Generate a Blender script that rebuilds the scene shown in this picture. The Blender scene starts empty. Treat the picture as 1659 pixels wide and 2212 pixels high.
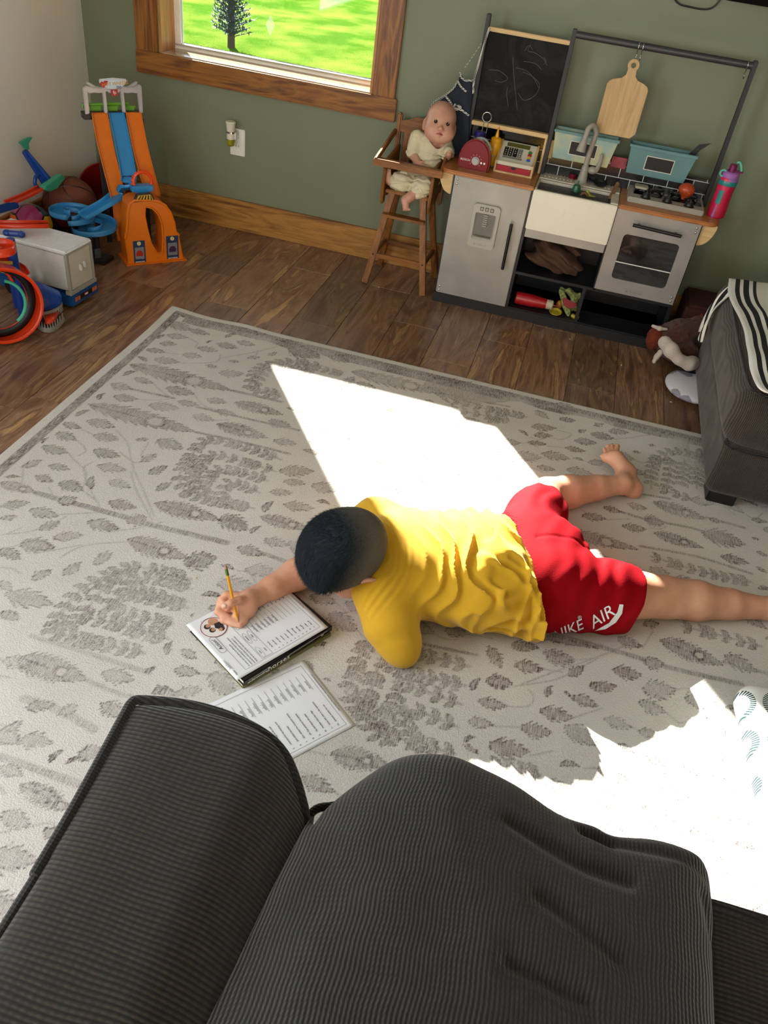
import bpy, bmesh, math, random
import numpy as np
from mathutils import Vector, Matrix, noise as mnoise
import openvdb
R_ = math.radians; PI = math.pi
SC = bpy.context.scene; COL = SC.collection
# ---------------------------------------------------------------- the camera, and pixel -> place on a known plane
PP = (829.5, 1106.0); FPX = 1734.43
CR = np.array([0.95871571, 0.25865194, 0.11816664]); CU = np.array([-0.25314292, 0.58696516, 0.76901922]); CF = np.array([-0.12954861, 0.76718386, -0.62820863])
CC = np.array([0, 0, 1.4986])
def ray(px, py): return CF + (px - PP[0]) / FPX * CR - (py - PP[1]) / FPX * CU
def fl(px, py, z=0.0):
    d = ray(px, py); return Vector(CC + d * ((z - CC[2]) / d[2]))
def wy(px, py, y):
    d = ray(px, py); return Vector(CC + d * (y / d[1]))
def wx(px, py, x):
    d = ray(px, py); return Vector(CC + d * (x / d[0]))
# ---------------------------------------------------------------- materials
class NT:
    def __init__(s, name):
        s.m = bpy.data.materials.new(name); s.m.use_nodes = True; s.t = s.m.node_tree; s.n = s.t.nodes
        s.b = s.n['Principled BSDF']; s._tc = None
    def N(s, typ, ins=None, **kw):
        n = s.n.new(typ)
        for k, v in kw.items(): setattr(n, k, v)
        for k, v in (ins or {}).items(): s.set(n.inputs[k], v)
        return n
    def set(s, i, v):
        if isinstance(v, bpy.types.NodeSocket): s.t.links.new(v, i)
        elif isinstance(v, bpy.types.Node): s.t.links.new(v.outputs[0], i)
        elif isinstance(v, tuple) and len(v) == 3 and i.type == 'RGBA': i.default_value = (*v, 1)
        else: i.default_value = v
    def co(s, scale=(1, 1, 1), rot=(0, 0, 0), src='Object'):
        if not s._tc: s._tc = s.N('ShaderNodeTexCoord')
        return s.N('ShaderNodeMapping', {0: s._tc.outputs[src], 'Scale': scale, 'Rotation': rot}).outputs[0]
    def noise(s, sc=5, det=4, rough=.55, vec=None, dist=0, **k):
        return s.N('ShaderNodeTexNoise', {'Vector': vec if vec is not None else s.co(), 'Scale': float(sc), 'Detail': float(det), 'Roughness': rough, 'Distortion': float(dist)}, **k).outputs[0]
    def ramp(s, fac, *st, interp='LINEAR'):
        r = s.N('ShaderNodeValToRGB', {0: fac}); cr = r.color_ramp; cr.interpolation = interp
        while len(cr.elements) < len(st): cr.elements.new(.5)
        for e, (p, c) in zip(cr.elements, st): e.position = p; e.color = (*c, 1) if isinstance(c, tuple) else (c, c, c, 1)
        return r.outputs[0]
    def mix(s, f, a, b, mode='MIX'):
        m = s.N('ShaderNodeMix', data_type='RGBA', blend_type=mode)
        s.set(m.inputs[0], f); s.set(m.inputs[6], a); s.set(m.inputs[7], b); return m.outputs[2]
    def math(s, op, a, b=0.0, clamp=False):
        m = s.N('ShaderNodeMath', {0: a, 1: b}, operation=op); m.use_clamp = clamp; return m.outputs[0]
    def attr(s, name): return s.N('ShaderNodeAttribute', attribute_name=name)
    def bump(s, h, st=.3, dist=.002):
        s.set(s.b.inputs['Normal'], s.N('ShaderNodeBump', {'Height': h, 'Strength': st, 'Distance': dist}))
    def P(s, **k):
        al = dict(col='Base Color', rough='Roughness', metal='Metallic', trans='Transmission Weight', ior='IOR', coat='Coat Weight', sss='Subsurface Weight', spec='Specular IOR Level', sheen='Sheen Weight', alpha='Alpha', emis='Emission Color', emis_s='Emission Strength')
        for a, v in k.items(): s.set(s.b.inputs[al[a]], v)
        return s.m
MATS = {}
def hx(h): # sRGB hex -> linear
    c = [int(h[i:i + 2], 16) / 255 for i in (0, 2, 4)]
    return tuple(x / 12.92 if x <= .04045 else ((x + .055) / 1.055) ** 2.4 for x in c)
def plain(name, col, rough=.5, var=.12, sc=30, bump=0, **k):
    if name in MATS: return MATS[name]
    if isinstance(col, str): col = hx(col)
    t = NT(name)
    c = t.mix(t.ramp(t.noise(sc, 3), (.35, 0.0), (.7, 1.0)), tuple(x * (1 - var) for x in col), tuple(min(1, x * (1 + var)) for x in col)) if var else col
    if bump: t.bump(t.noise(sc * 6, 3), bump, .001)
    MATS[name] = t.P(col=c, rough=rough, **k); return MATS[name]
def wood(name, cols, axis=1, sc=1.0, rough=.45, streak=.5, bump=.1, src='Object'):
    if name in MATS: return MATS[name]
    t = NT(name); s = [9.0 * sc] * 3; s[axis] = 1.0 * sc; f = [110.0 * sc] * 3; f[axis] = 4.0 * sc
    n = t.noise(1.6, 4, .55, t.co(tuple(s), src=src), 1.6)
    k = len(cols); c = t.ramp(n, *[(.28 + .46 * i / (k - 1), cc) for i, cc in enumerate(cols)])
    g = t.noise(1.0, 5, .6, t.co(tuple(f), src=src))
    c = t.mix(streak, c, t.ramp(g, (.3, .35), (.65, 1.0)), 'MULTIPLY')
    t.bump(g, bump, .0008)
    MATS[name] = t.P(col=c, rough=rough); return MATS[name]
# ---------------------------------------------------------------- mesh builder (world coordinates, or through a matrix)
def rotm(rx=0, ry=0, rz=0): return Matrix.Rotation(rz, 4, 'Z') @ Matrix.Rotation(ry, 4, 'Y') @ Matrix.Rotation(rx, 4, 'X')
def TR(x, y, z, rz=0, rx=0, ry=0): return Matrix.Translation((x, y, z)) @ rotm(rx, ry, rz)
def frame(o, xd, yd):  # matrix with the given x axis and (about) y axis
    x = Vector(xd).normalized(); y = Vector(yd); y = (y - x * y.dot(x)).normalized(); z = x.cross(y)
    m = Matrix((x, y, z)).transposed().to_4x4(); m.translation = Vector(o); return m
ORG = {}
class B:
    def __init__(s, T=None): s.v = []; s.f = []; s.T = T or Matrix()
    def add(s, vs, fs, T=None):
        k = len(s.v); M = s.T @ T if T is not None else s.T
        s.v += [tuple(M @ Vector(v)) for v in vs]; s.f += [tuple(i + k for i in f) for f in fs]; return s
    def box(s, x0, x1, y0, y1, z0, z1, T=None):
        return s.add([(x, y, z) for z in (z0, z1) for y in (y0, y1) for x in (x0, x1)], [(0, 2, 3, 1), (4, 5, 7, 6), (0, 1, 5, 4), (2, 6, 7, 3), (0, 4, 6, 2), (1, 3, 7, 5)], T)
    def bar(s, p, q, w, h, up=(0, 0, 1), w2=None, h2=None):  # rectangular bar from p to q
        p = Vector(p); q = Vector(q); d = (q - p).normalized(); sd = d.cross(Vector(up)).normalized(); u = sd.cross(d)
        w2 = w2 or w; h2 = h2 or h; vs = []
        for c, a, b in ((p, w, h), (q, w2, h2)): vs += [c + sd * (i * a / 2) + u * (j * b / 2) for i, j in ((-1, -1), (1, -1), (1, 1), (-1, 1))]
        return s.add(vs, [(0, 1, 2, 3), (7, 6, 5, 4)] + [(i, i + 4, (i + 1) % 4 + 4, (i + 1) % 4) for i in range(4)])
    def tube(s, pts, r, n=10, closed=False, cap=True, flat=1.0):
        pts = [Vector(p) for p in pts]; k = len(pts); rs = r if isinstance(r, (list, tuple)) else [r] * k
        b = len(s.v); vs = []; ref = None
        for i, p in enumerate(pts):
            a = pts[(i - 1) % k] if (closed or i) else p; c = pts[(i + 1) % k] if (closed or i < k - 1) else p
            d = (c - a).normalized()
            if ref is None: ref = d.orthogonal().normalized()
            ref = (ref - d * ref.dot(d)).normalized(); bn = d.cross(ref)
            vs += [p + ref * (rs[i] * math.cos(2 * PI * j / n)) + bn * (rs[i] * flat * math.sin(2 * PI * j / n)) for j in range(n)]
        fs = [(i * n + j, i * n + (j + 1) % n, ((i + 1) % k) * n + (j + 1) % n, ((i + 1) % k) * n + j) for i in range(k if closed else k - 1) for j in range(n)]
        if cap and not closed: fs += [tuple(range(n - 1, -1, -1)), tuple((k - 1) * n + j for j in range(n))]
        return s.add(vs, fs)
    def lathe(s, prof, T=None, n=32, a0=0, a1=2 * PI, sx=1, sy=1):  # prof: (r, z) list, about z
        full = abs(a1 - a0 - 2 * PI) < 1e-6; m = n if full else n + 1; vs = []
        for r, z in prof: vs += [(sx * r * math.cos(a0 + (a1 - a0) * j / n), sy * r * math.sin(a0 + (a1 - a0) * j / n), z) for j in range(m)]
        fs = [(i * m + j, i * m + (j + 1) % m, (i + 1) * m + (j + 1) % m, (i + 1) * m + j) for i in range(len(prof) - 1) for j in range(n)]
        return s.add(vs, fs, T)
    def prism(s, poly, z0, z1, T=None):  # polygon in xy extruded in z
        k = len(poly); vs = [(x, y, z0) for x, y in poly] + [(x, y, z1) for x, y in poly]
        return s.add(vs, [tuple(range(k - 1, -1, -1)), tuple(range(k, 2 * k))] + [(i, (i + 1) % k, (i + 1) % k + k, i + k) for i in range(k)], T)
    def ell(s, c, r, T=None, n=20, m=12):
        c = Vector(c); vs = []
        for i in range(m + 1):
            t = PI * i / m; vs += [(c.x + r[0] * math.sin(t) * math.cos(2 * PI * j / n), c.y + r[1] * math.sin(t) * math.sin(2 * PI * j / n), c.z + r[2] * math.cos(t)) for j in range(n)]
        return s.add(vs, [(i * n + j, (i + 1) * n + j, (i + 1) * n + (j + 1) % n, i * n + (j + 1) % n) for i in range(m) for j in range(n)], T)
    def strip(s, secs, closed=False, T=None):  # list of equal-length cross sections
        n = len(secs[0]); k = len(secs); vs = [p for q in secs for p in q]
        fs = [(i * n + j, i * n + j + 1, ((i + 1) % k) * n + j + 1, ((i + 1) % k) * n + j) for i in range(k if closed else k - 1) for j in range(n - 1)]
        return s.add(vs, fs, T)
    def text(s, txt, size, T, align='CENTER', ext=.0003, shear=0, sx=1.0):
        cu = bpy.data.curves.new('t', 'FONT'); cu.body = txt; cu.size = size; cu.align_x = align; cu.align_y = 'CENTER'; cu.extrude = ext; cu.shear = shear; cu.resolution_u = 2
        ob = bpy.data.objects.new('t', cu); COL.objects.link(ob)
        me = bpy.data.meshes.new_from_object(ob.evaluated_get(bpy.context.evaluated_depsgraph_get()))
        s.add([(v.co.x * sx, v.co.y, v.co.z) for v in me.vertices], [tuple(p.vertices) for p in me.polygons], T)
        bpy.data.objects.remove(ob); bpy.data.curves.remove(cu); bpy.data.meshes.remove(me); return s
    def build(s, name, mat, parent=None, bev=0, seg=2, ang=35, smooth=True, sub=0, solid=0):
        org = ORG.get(parent.name, Vector()) if parent else None
        if org is None:
            a = np.array(s.v); org = Vector(((a[:, 0].min() + a[:, 0].max()) / 2, (a[:, 1].min() + a[:, 1].max()) / 2, a[:, 2].min()))
        me = bpy.data.meshes.new(name); me.from_pydata([Vector(v) - org for v in s.v], [], s.f); me.validate()
        bm = bmesh.new(); bm.from_mesh(me); bmesh.ops.remove_doubles(bm, verts=bm.verts, dist=1e-6); bmesh.ops.recalc_face_normals(bm, faces=bm.faces)
        if bev:
            ed = [e for e in bm.edges if len(e.link_faces) == 2 and e.calc_face_angle(0) > R_(30)]
            bmesh.ops.bevel(bm, geom=ed, offset=bev, segments=seg, affect='EDGES', clamp_overlap=True)
        if smooth:
            for f in bm.faces: f.smooth = True
            for e in bm.edges: e.smooth = not (len(e.link_faces) == 2 and e.calc_face_angle(0) > R_(ang))
        bm.to_mesh(me); bm.free(); o = link(name, me, mat, parent, org)
        if solid: m = o.modifiers.new('s', 'SOLIDIFY'); m.thickness = solid; m.offset = 0
        if sub: m = o.modifiers.new('u', 'SUBSURF'); m.levels = m.render_levels = sub
        return o
def link(name, me, mat, parent, org):
    o = bpy.data.objects.new(name, me); COL.objects.link(o)
    if mat: me.materials.append(mat)
    if parent: o.parent = parent
    else: o.location = org
    ORG[o.name] = Vector(org); return o
def tag(o, label, cat, group=None, kind=None):
    if label: o['label'] = label
    if cat: o['category'] = cat
    if group: o['group'] = group
    if kind: o['kind'] = kind
    return o
def thing(name, loc, label, cat, group=None, kind=None):
    o = bpy.data.objects.new(name, None); COL.objects.link(o); o.location = loc; o.empty_display_size = .05
    ORG[o.name] = Vector(loc); return tag(o, label, cat, group, kind)
def struct(o): o['kind'] = 'structure'; return o
def lab(o, l): o['label'] = l; return o
# ---------------------------------------------------------------- smooth solids from distance fields
def smin(a, b, k):
    if k <= 0: return np.minimum(a, b)
    h = np.clip(.5 + .5 * (b - a) / k, 0, 1); return b + (a - b) * h - k * h * (1 - h)
def smax(a, b, k): return -smin(-a, -b, k)
class F:  # field on a grid
    def __init__(s, lo, hi, h):
        s.lo = np.array(lo, float); s.h = h; n = np.ceil((np.array(hi) - s.lo) / h).astype(int) + 1
        g = [s.lo[i] + h * np.arange(n[i]) for i in range(3)]
        s.X, s.Y, s.Z = np.meshgrid(*g, indexing='ij'); s.d = np.full(s.X.shape, 1.0)
    def sl(s, lo, hi, m):
        i0 = np.maximum(0, np.floor((np.array(lo) - m - s.lo) / s.h).astype(int)); i1 = np.minimum(s.d.shape, np.ceil((np.array(hi) + m - s.lo) / s.h).astype(int) + 2)
        return tuple(slice(int(a), int(max(a, b))) for a, b in zip(i0, i1))
    def put(s, S, d, k, sub): s.d[S] = smax(s.d[S], -d, k) if sub else smin(s.d[S], d, k); return s
    def cap(s, p, q, r1, r2=None, k=.01, sub=False, get=False, flat=None):
        p = np.array(p, float); q = np.array(q, float); r2 = r1 if r2 is None else r2; v = q - p; L2 = max(1e-12, v @ v)
        S = (slice(None),) * 3 if get else s.sl(np.minimum(p, q), np.maximum(p, q), max(r1, r2) * (1 if flat is None else max(1, flat[1])) + 2 * k + 4 * s.h)
        x, y, z = s.X[S] - p[0], s.Y[S] - p[1], s.Z[S] - p[2]
        t = np.clip((x * v[0] + y * v[1] + z * v[2]) / L2, 0, 1)
        ex, ey, ez = x - t * v[0], y - t * v[1], z - t * v[2]
        d = np.sqrt(ex * ex + ey * ey + ez * ez)
        if flat is not None:
            a = np.array(flat[0], float); a /= np.linalg.norm(a); w = ex * a[0] + ey * a[1] + ez * a[2]
            d = np.sqrt(np.maximum(d * d - w * w, 0) + (w / flat[1]) ** 2)
        d = d - (r1 + (r2 - r1) * t)
        return d if get else s.put(S, d, k, sub)
    def chain(s, pts, k=.01, **kw):  # (x,y,z,r) list
        for a, b in zip(pts, pts[1:]): s.cap(a[:3], b[:3], a[3], b[3], k, **kw)
        return s
    def ell(s, c, r, M=None, k=.01, sub=False, get=False):
        c = np.array(c, float); R = max(r); S = (slice(None),) * 3 if get else s.sl(c - R, c + R, 2 * k + 4 * s.h)
        x, y, z = s.X[S] - c[0], s.Y[S] - c[1], s.Z[S] - c[2]
        if M is not None:
            A = np.array(M.to_3x3()).T; x, y, z = (A[i][0] * x + A[i][1] * y + A[i][2] * z for i in range(3))
        k0 = np.sqrt((x / r[0]) ** 2 + (y / r[1]) ** 2 + (z / r[2]) ** 2); k1 = np.sqrt((x / r[0] ** 2) ** 2 + (y / r[1] ** 2) ** 2 + (z / r[2] ** 2) ** 2)
        d = k0 * (k0 - 1) / np.maximum(k1, 1e-6)
        return d if get else s.put(S, d, k, sub)
    def rbox(s, c, hs, r, M=None, k=.01, get=False, sub=False):
        c = np.array(c, float); R = math.sqrt(sum(a * a for a in hs)); S = (slice(None),) * 3 if get else s.sl(c - R, c + R, 2 * k + 4 * s.h)
        x, y, z = s.X[S] - c[0], s.Y[S] - c[1], s.Z[S] - c[2]
        if M is not None:
            A = np.array(M.to_3x3()).T; x, y, z = (A[i][0] * x + A[i][1] * y + A[i][2] * z for i in range(3))
        q = [np.abs(a) - (b - r) for a, b in zip((x, y, z), hs)]
        d = np.sqrt(sum(np.maximum(a, 0) ** 2 for a in q)) + np.minimum(np.maximum(np.maximum(q[0], q[1]), q[2]), 0) - r
        return d if get else s.put(S, d, k, sub)
    def plane(s, p, n, k=.004):  # keep the side the normal points away from
        n = np.array(n, float); n /= np.linalg.norm(n)
        s.d = smax(s.d, (s.X - p[0]) * n[0] + (s.Y - p[1]) * n[1] + (s.Z - p[2]) * n[2], k); return s
    def mesh(s, name, mat, parent=None, iso=0.0, smooth=1):
        g = openvdb.FloatGrid(3.0 * s.h); g.transform = openvdb.createLinearTransform(voxelSize=1.0)
        g.copyFromArray(np.clip(s.d, -3 * s.h, 3 * s.h).astype(np.float32))
        v, q = g.convertToQuads(iso); v = v * s.h + s.lo
        org = np.array(ORG[parent.name]) if parent else np.array([(v[:, 0].min() + v[:, 0].max()) / 2, (v[:, 1].min() + v[:, 1].max()) / 2, v[:, 2].min()])
        me = bpy.data.meshes.new(name); me.vertices.add(len(v)); me.vertices.foreach_set('co', (v - org).astype(np.float32).ravel())
        me.loops.add(q.size); me.loops.foreach_set('vertex_index', q.astype(np.int32).ravel())
        me.polygons.add(len(q)); me.polygons.foreach_set('loop_start', np.arange(0, q.size, 4, dtype=np.int32)); me.polygons.foreach_set('loop_total', np.full(len(q), 4, np.int32))
        me.update(calc_edges=True); me.validate(); me.polygons.foreach_set('use_smooth', np.ones(len(me.polygons), bool)); me.update()
        o = link(name, me, mat, parent, Vector(org))
        if smooth: m = o.modifiers.new('sm', 'SMOOTH'); m.factor = .5; m.iterations = smooth
        return o
_rs = np.random.RandomState(7); _PERM = _rs.rand(64, 64, 64)
def vnoise(x, y, z):  # cheap smooth value noise on arrays, 0..1
    xi, yi, zi = np.floor(x).astype(int), np.floor(y).astype(int), np.floor(z).astype(int)
    fx, fy, fz = x - xi, y - yi, z - zi; fx = fx * fx * (3 - 2 * fx); fy = fy * fy * (3 - 2 * fy); fz = fz * fz * (3 - 2 * fz); r = 0
    for a in (0, 1):
        for b in (0, 1):
            for c in (0, 1): r = r + _PERM[(xi + a) & 63, (yi + b) & 63, (zi + c) & 63] * (fx if a else 1 - fx) * (fy if b else 1 - fy) * (fz if c else 1 - fz)
    return r
def arc(c, r, a0, a1, n, ax=(1, 0, 0), ay=(0, 1, 0)):
    c = Vector(c); ax = Vector(ax); ay = Vector(ay)
    return [c + ax * (r * math.cos(a0 + (a1 - a0) * i / n)) + ay * (r * math.sin(a0 + (a1 - a0) * i / n)) for i in range(n + 1)]
def cr(pts, n=8, closed=False):  # catmull-rom
    P = [Vector(p) for p in pts]; out = []; k = len(P)
    for i in range(k if closed else k - 1):
        g = lambda j: P[j % k] if closed else P[min(max(j, 0), k - 1)]
        a, b, c, d = g(i - 1), g(i), g(i + 1), g(i + 2)
        for j in range(n):
            t = j / n; out.append(.5 * ((2 * b) + (c - a) * t + (2 * a - 5 * b + 4 * c - d) * t * t + (3 * b - a - 3 * c + d) * t ** 3))
    if not closed: out.append(P[-1])
    return out
def rrect(x0, x1, y0, y1, r, n=5):
    out = []
    for cx, cy, a in ((x1 - r, y1 - r, 0), (x0 + r, y1 - r, PI / 2), (x0 + r, y0 + r, PI), (x1 - r, y0 + r, 1.5 * PI)):
        out += [(cx + r * math.cos(a + PI / 2 * i / n), cy + r * math.sin(a + PI / 2 * i / n)) for i in range(n + 1)]
    return out
# common materials
BLACK = plain('black_plastic', '121214', .35, .1); WHITE = plain('white_plastic', 'e8e6e0', .4, .04)
CHROME = plain('chrome', 'c8c8c8', .18, .05, metal=1.0)
# ================================================================ THE ROOM
WY = 3.675; WXL = -2.30; WXR = 3.0; WYF = -2.1; CH = 2.42
t = NT('sage_wall_paint'); n1 = t.noise(1.4, 4); t.bump(t.noise(350, 3), .25, .0008)
sage = t.P(col=t.mix(t.ramp(n1, (.35, 0.0), (.65, 1.0)), hx('717860'), hx('787f67')), rough=.55)
t = NT('warm_white_wall_paint'); t.bump(t.noise(300, 3), .25, .0008); offw = t.P(col=t.mix(t.noise(1.2, 3), hx('e2e0d8'), hx('e8e6e0')), rough=.6)
ceilm = plain('white_ceiling_paint', 'dcdad5', .8, .02, 2)
dk = (hx('4a2a12'), hx('7a4a22'), hx('9a6530'), hx('6a3d1a'))
stain = lambda ax: wood('stained_pine_' + 'xyz'[ax], (hx('4a270c'), hx('7d4818'), hx('a06824'), hx('5f3612'), hx('8c551e')), ax, 1.0, .38, .45)
# floor: one mesh of planks running towards the window wall, every plank with its own tone
def mk_floor():
    rs = random.Random(4); v = []; f = []; tone = []; W = .1885; x0 = -.0375; g = .0013
    known = {1: [2.888], -1: [3.10], -2: [2.828, 1.6], 0: [3.344], -5: [2.885], -4: [3.371], -8: [3.132], -7: [2.870], -9: [2.885], -8.5: []}
    k0 = int(math.floor((WXL - x0) / W)); k1 = int(math.ceil((WXR - x0) / W))
    for k in range(k0, k1):
        a = max(WXL, x0 + k * W); b = min(WXR, x0 + (k + 1) * W)
        js = known.get(k, [rs.uniform(2.6, 3.6)])
        if k == -9: js = [2.885, 1.859]
        ys = sorted(js); y = ys[0]
        while y > WYF: y -= rs.uniform(1.15, 1.25); ys.append(y)
        y = max(ys)
        while y < WY: y += 1.22; ys.append(y)
        ys = sorted(set(min(max(q, WYF), WY + .02) for q in ys))
        for c, d in zip(ys, ys[1:]):
            if d - c < .01: continue
            i = len(v); v += [(a + g, c + g, 0), (b - g, c + g, 0), (b - g, d - g, 0), (a + g, d - g, 0), (a, c, -.004), (b, c, -.004), (b, d, -.004), (a, d, -.004), (a, c, -.03), (b, c, -.03), (b, d, -.03), (a, d, -.03)]
            f += [(i, i + 1, i + 2, i + 3)] + [(i + 4 + j, i + 4 + (j + 1) % 4, i + (j + 1) % 4, i + j) for j in range(4)] + [(i + 8 + j, i + 8 + (j + 1) % 4, i + 4 + (j + 1) % 4, i + 4 + j) for j in range(4)]
            q = rs.random(); tone += [q] * 9
    me = bpy.data.meshes.new('floor'); me.from_pydata(v, [], f)
    at = me.attributes.new('plank', 'FLOAT', 'FACE'); at.data.foreach_set('value', tone)
    t = NT('walnut_laminate'); pl = t.attr('plank').outputs['Fac']
    tc = t.N('ShaderNodeTexCoord'); off = t.N('ShaderNodeCombineXYZ', {0: t.math('MULTIPLY', pl, 37.0), 1: t.math('MULTIPLY', pl, 91.0), 2: t.math('MULTIPLY', pl, 13.0)})
    vec = t.N('ShaderNodeVectorMath', {0: tc.outputs['Object'], 1: off.outputs[0]}, operation='ADD').outputs[0]
    mp = lambda s: t.N('ShaderNodeMapping', {0: vec, 'Scale': s}).outputs[0]
    big = t.noise(1.15, 5, .55, mp((7.5, 1.5, 1)), 2.2)
    c = t.ramp(big, (.27, hx('523828')), (.40, hx('775440')), (.50, hx('937053')), (.58, hx('6c4b36')), (.66, hx('b08a5c')), (.74, hx('7d5a42')), (.82, hx('9c784c')))
    fine = t.noise(1, 6, .65, mp((150, 5, 1))); c = t.mix(.6, c, t.ramp(fine, (.3, .45), (.65, 1.12)), 'MULTIPLY')
    c = t.mix(1.0, c, t.ramp(pl, (0, .72), (.5, 1.0), (1, 1.25)), 'MULTIPLY')
    t.bump(fine, .08, .0005); m = t.P(col=c, rough=t.ramp(fine, (.3, .34), (.7, .24)), spec=.5)
    struct(link('floor', me, m, None, Vector()))
mk_floor()
# walls (solid, with real openings)
def wall(name, segs, mat):
    b = B()
    for s in segs: b.box(*s)
    return struct(b.build(name, mat, smooth=False))
wx0, wx1, wz0, wz1 = -1.932, -.945, .710, 1.98
wall('wall_back', [(WXL - .15, wx0, WY, WY + .15, 0, CH), (wx1, WXR + .15, WY, WY + .15, 0, CH), (wx0, wx1, WY, WY + .15, 0, wz0), (wx0, wx1, WY, WY + .15, wz1, CH)], sage)
LW = (-1.7, 1.3, .5, 2.1)  # unseen side window added for fill light, behind the camera's left: y0, y1, z0, z1
wall('wall_left', [(WXL - .15, WXL, WYF, LW[0], 0, CH), (WXL - .15, WXL, LW[1], WY, 0, CH), (WXL - .15, WXL, LW[0], LW[1], 0, LW[2]), (WXL - .15, WXL, LW[0], LW[1], LW[3], CH)], offw)
wall('wall_right', [(WXR, WXR + .15, WYF, WY, 0, CH)], sage)
FW = (-1.6, 2.4, .2, 2.1)  # unseen rear window, added for fill light
wall('wall_front', [(WXL - .15, FW[0], WYF - .15, WYF, 0, CH), (FW[1], WXR + .15, WYF - .15, WYF, 0, CH), (FW[0], FW[1], WYF - .15, WYF, 0, FW[2]), (FW[0], FW[1], WYF - .15, WYF, FW[3], CH)], sage)
wall('ceiling', [(WXL - .15, WXR + .15, WYF - .15, WY + .15, CH, CH + .1)], ceilm)
# baseboards
b = B().box(WXL, WXR, WY - .02, WY, 0, .142); struct(b.build('baseboard_back', wood('knotty_pine', (hx('4a2c12'), hx('946430'), hx('ba8742'), hx('9c6c32'), hx('c49248')), 0, 1.1, .4, .5), bev=.003))
b = B().box(WXL, WXL + .02, WYF, WY - .02, 0, .142); struct(b.build('baseboard_left', stain(1), bev=.003))
b = B().box(WXR - .02, WXR, WYF, WY - .02, 0, .142); struct(b.build('baseboard_right', stain(1), bev=.003))
# the window
vinyl = plain('white_vinyl', 'e6e4dc', .35, .03)
t = NT('window_glass'); tr = t.N('ShaderNodeBsdfTransparent', {0: (.93, .95, .94)}); gl = t.N('ShaderNodeBsdfGlossy', {0: (1, 1, 1), 'Roughness': .02})
fr = t.N('ShaderNodeFresnel', {'IOR': 1.35}); ms = t.N('ShaderNodeMixShader', {0: fr.outputs[0]}); t.set(ms.inputs[1], tr.outputs[0]); t.set(ms.inputs[2], gl.outputs[0]); t.set(t.n['Material Output'].inputs[0], ms.outputs[0]); glassm = t.m
w = thing('window_1', (-1.44, WY, wz0), None, None, kind='structure')
ct = .022
b = B().box(-2.04, -.832, WY - ct, WY, .619, wz0); b.build('apron_casing', stain(0), w, bev=.003)
b = B().box(-2.036, wx0 - .004, WY - ct, WY, wz0 + .001, wz1); b.build('side_casing', stain(2), w, bev=.003)
b = B().box(wx1 + .004, -.842, WY - ct, WY, wz0 + .001, wz1); b.build('side_casing', stain(2), w, bev=.003)
b = B().box(-2.05, -.83, WY - ct, WY, wz1, wz1 + .1); b.build('head_casing', stain(0), w, bev=.003)
gy = 3.81
b = B().box(wx0 + .001, wx0 + .013, WY - .003, gy - .012, wz0, wz1); b.build('jamb', wood('light_pine_jamb', (hx('8a5a2c'), hx('c08a4e'), hx('a87240')), 2, 1, .35), w)
b = B().box(wx1 - .013, wx1 - .001, WY - .003, gy - .012, wz0, wz1); b.build('jamb', wood('light_pine_jamb', (hx('8a5a2c'), hx('c08a4e'), hx('a87240')), 2, 1, .35), w)
b = B().box(wx0 + .013, wx1 - .013, WY - .004, gy - .012, wz0, wz0 + .004); lab(b.build('sill', wood('pale_varnished_sill', (hx('a08060'), hx('c8b08c'), hx('b59a74')), 0, 1, .12, .3), w, bev=.001), 'glossy varnished sill board')
b = B()
fx0, fx1, fz0, fz1 = wx0 + .012, wx1 - .012, wz0 + .003, wz1 - .01
b.box(fx0, fx1, gy - .012, gy + .02, fz0, fz0 + .022); b.box(fx0, fx1, gy - .012, gy + .02, fz1 - .034, fz1); b.box(fx0, fx0 + .03, gy - .012, gy + .02, fz0 + .022, fz1 - .034); b.box(fx1 - .014, fx1, gy - .012, gy + .02, fz0 + .022, fz1 - .034)
b.build('sash', vinyl, w, bev=.002)
B().box(fx0 + .03, fx1 - .014, gy + .004, gy + .008, fz0 + .022, fz1 - .034).build('pane', glassm, w, smooth=False)
for nm, (a0, a1, z0, z1), ax in (('fill_window_left', LW, 1), ('fill_window_rear', FW, 0)):  # both windows are out of view, added to let fill light in
    w2 = thing(nm, ((WXL, (a0 + a1) / 2, z0) if ax else ((a0 + a1) / 2, WYF, z0)), None, None, kind='structure')
    T = Matrix() if not ax else Matrix.Rotation(PI / 2, 4, 'Z')
    def bx(bb, p0, p1, d0, d1, q0, q1):
        if ax: bb.box(WXL - d1, WXL - d0, p0, p1, q0, q1)
        else: bb.box(p0, p1, WYF - d1, WYF - d0, q0, q1)
    b = B(); bx(b, a0 - .1, a0, -.02, 0, z0 - .1, z1 + .1); bx(b, a1, a1 + .1, -.02, 0, z0 - .1, z1 + .1); bx(b, a0, a1, -.02, 0, z0 - .1, z0); bx(b, a0, a1, -.02, 0, z1, z1 + .1); b.build('casing', stain(2), w2)
    b = B(); bx(b, a0, a0 + .04, .03, .1, z0, z1); bx(b, a1 - .04, a1, .03, .1, z0, z1); bx(b, a0, a1, .03, .1, z0, z0 + .04); bx(b, a0, a1, .03, .1, z1 - .04, z1); b.build('sash', vinyl, w2)
    b = B(); bx(b, a0 + .04, a1 - .04, .06, .065, z0 + .04, z1 - .04); b.build('pane', glassm, w2, smooth=False)
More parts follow.
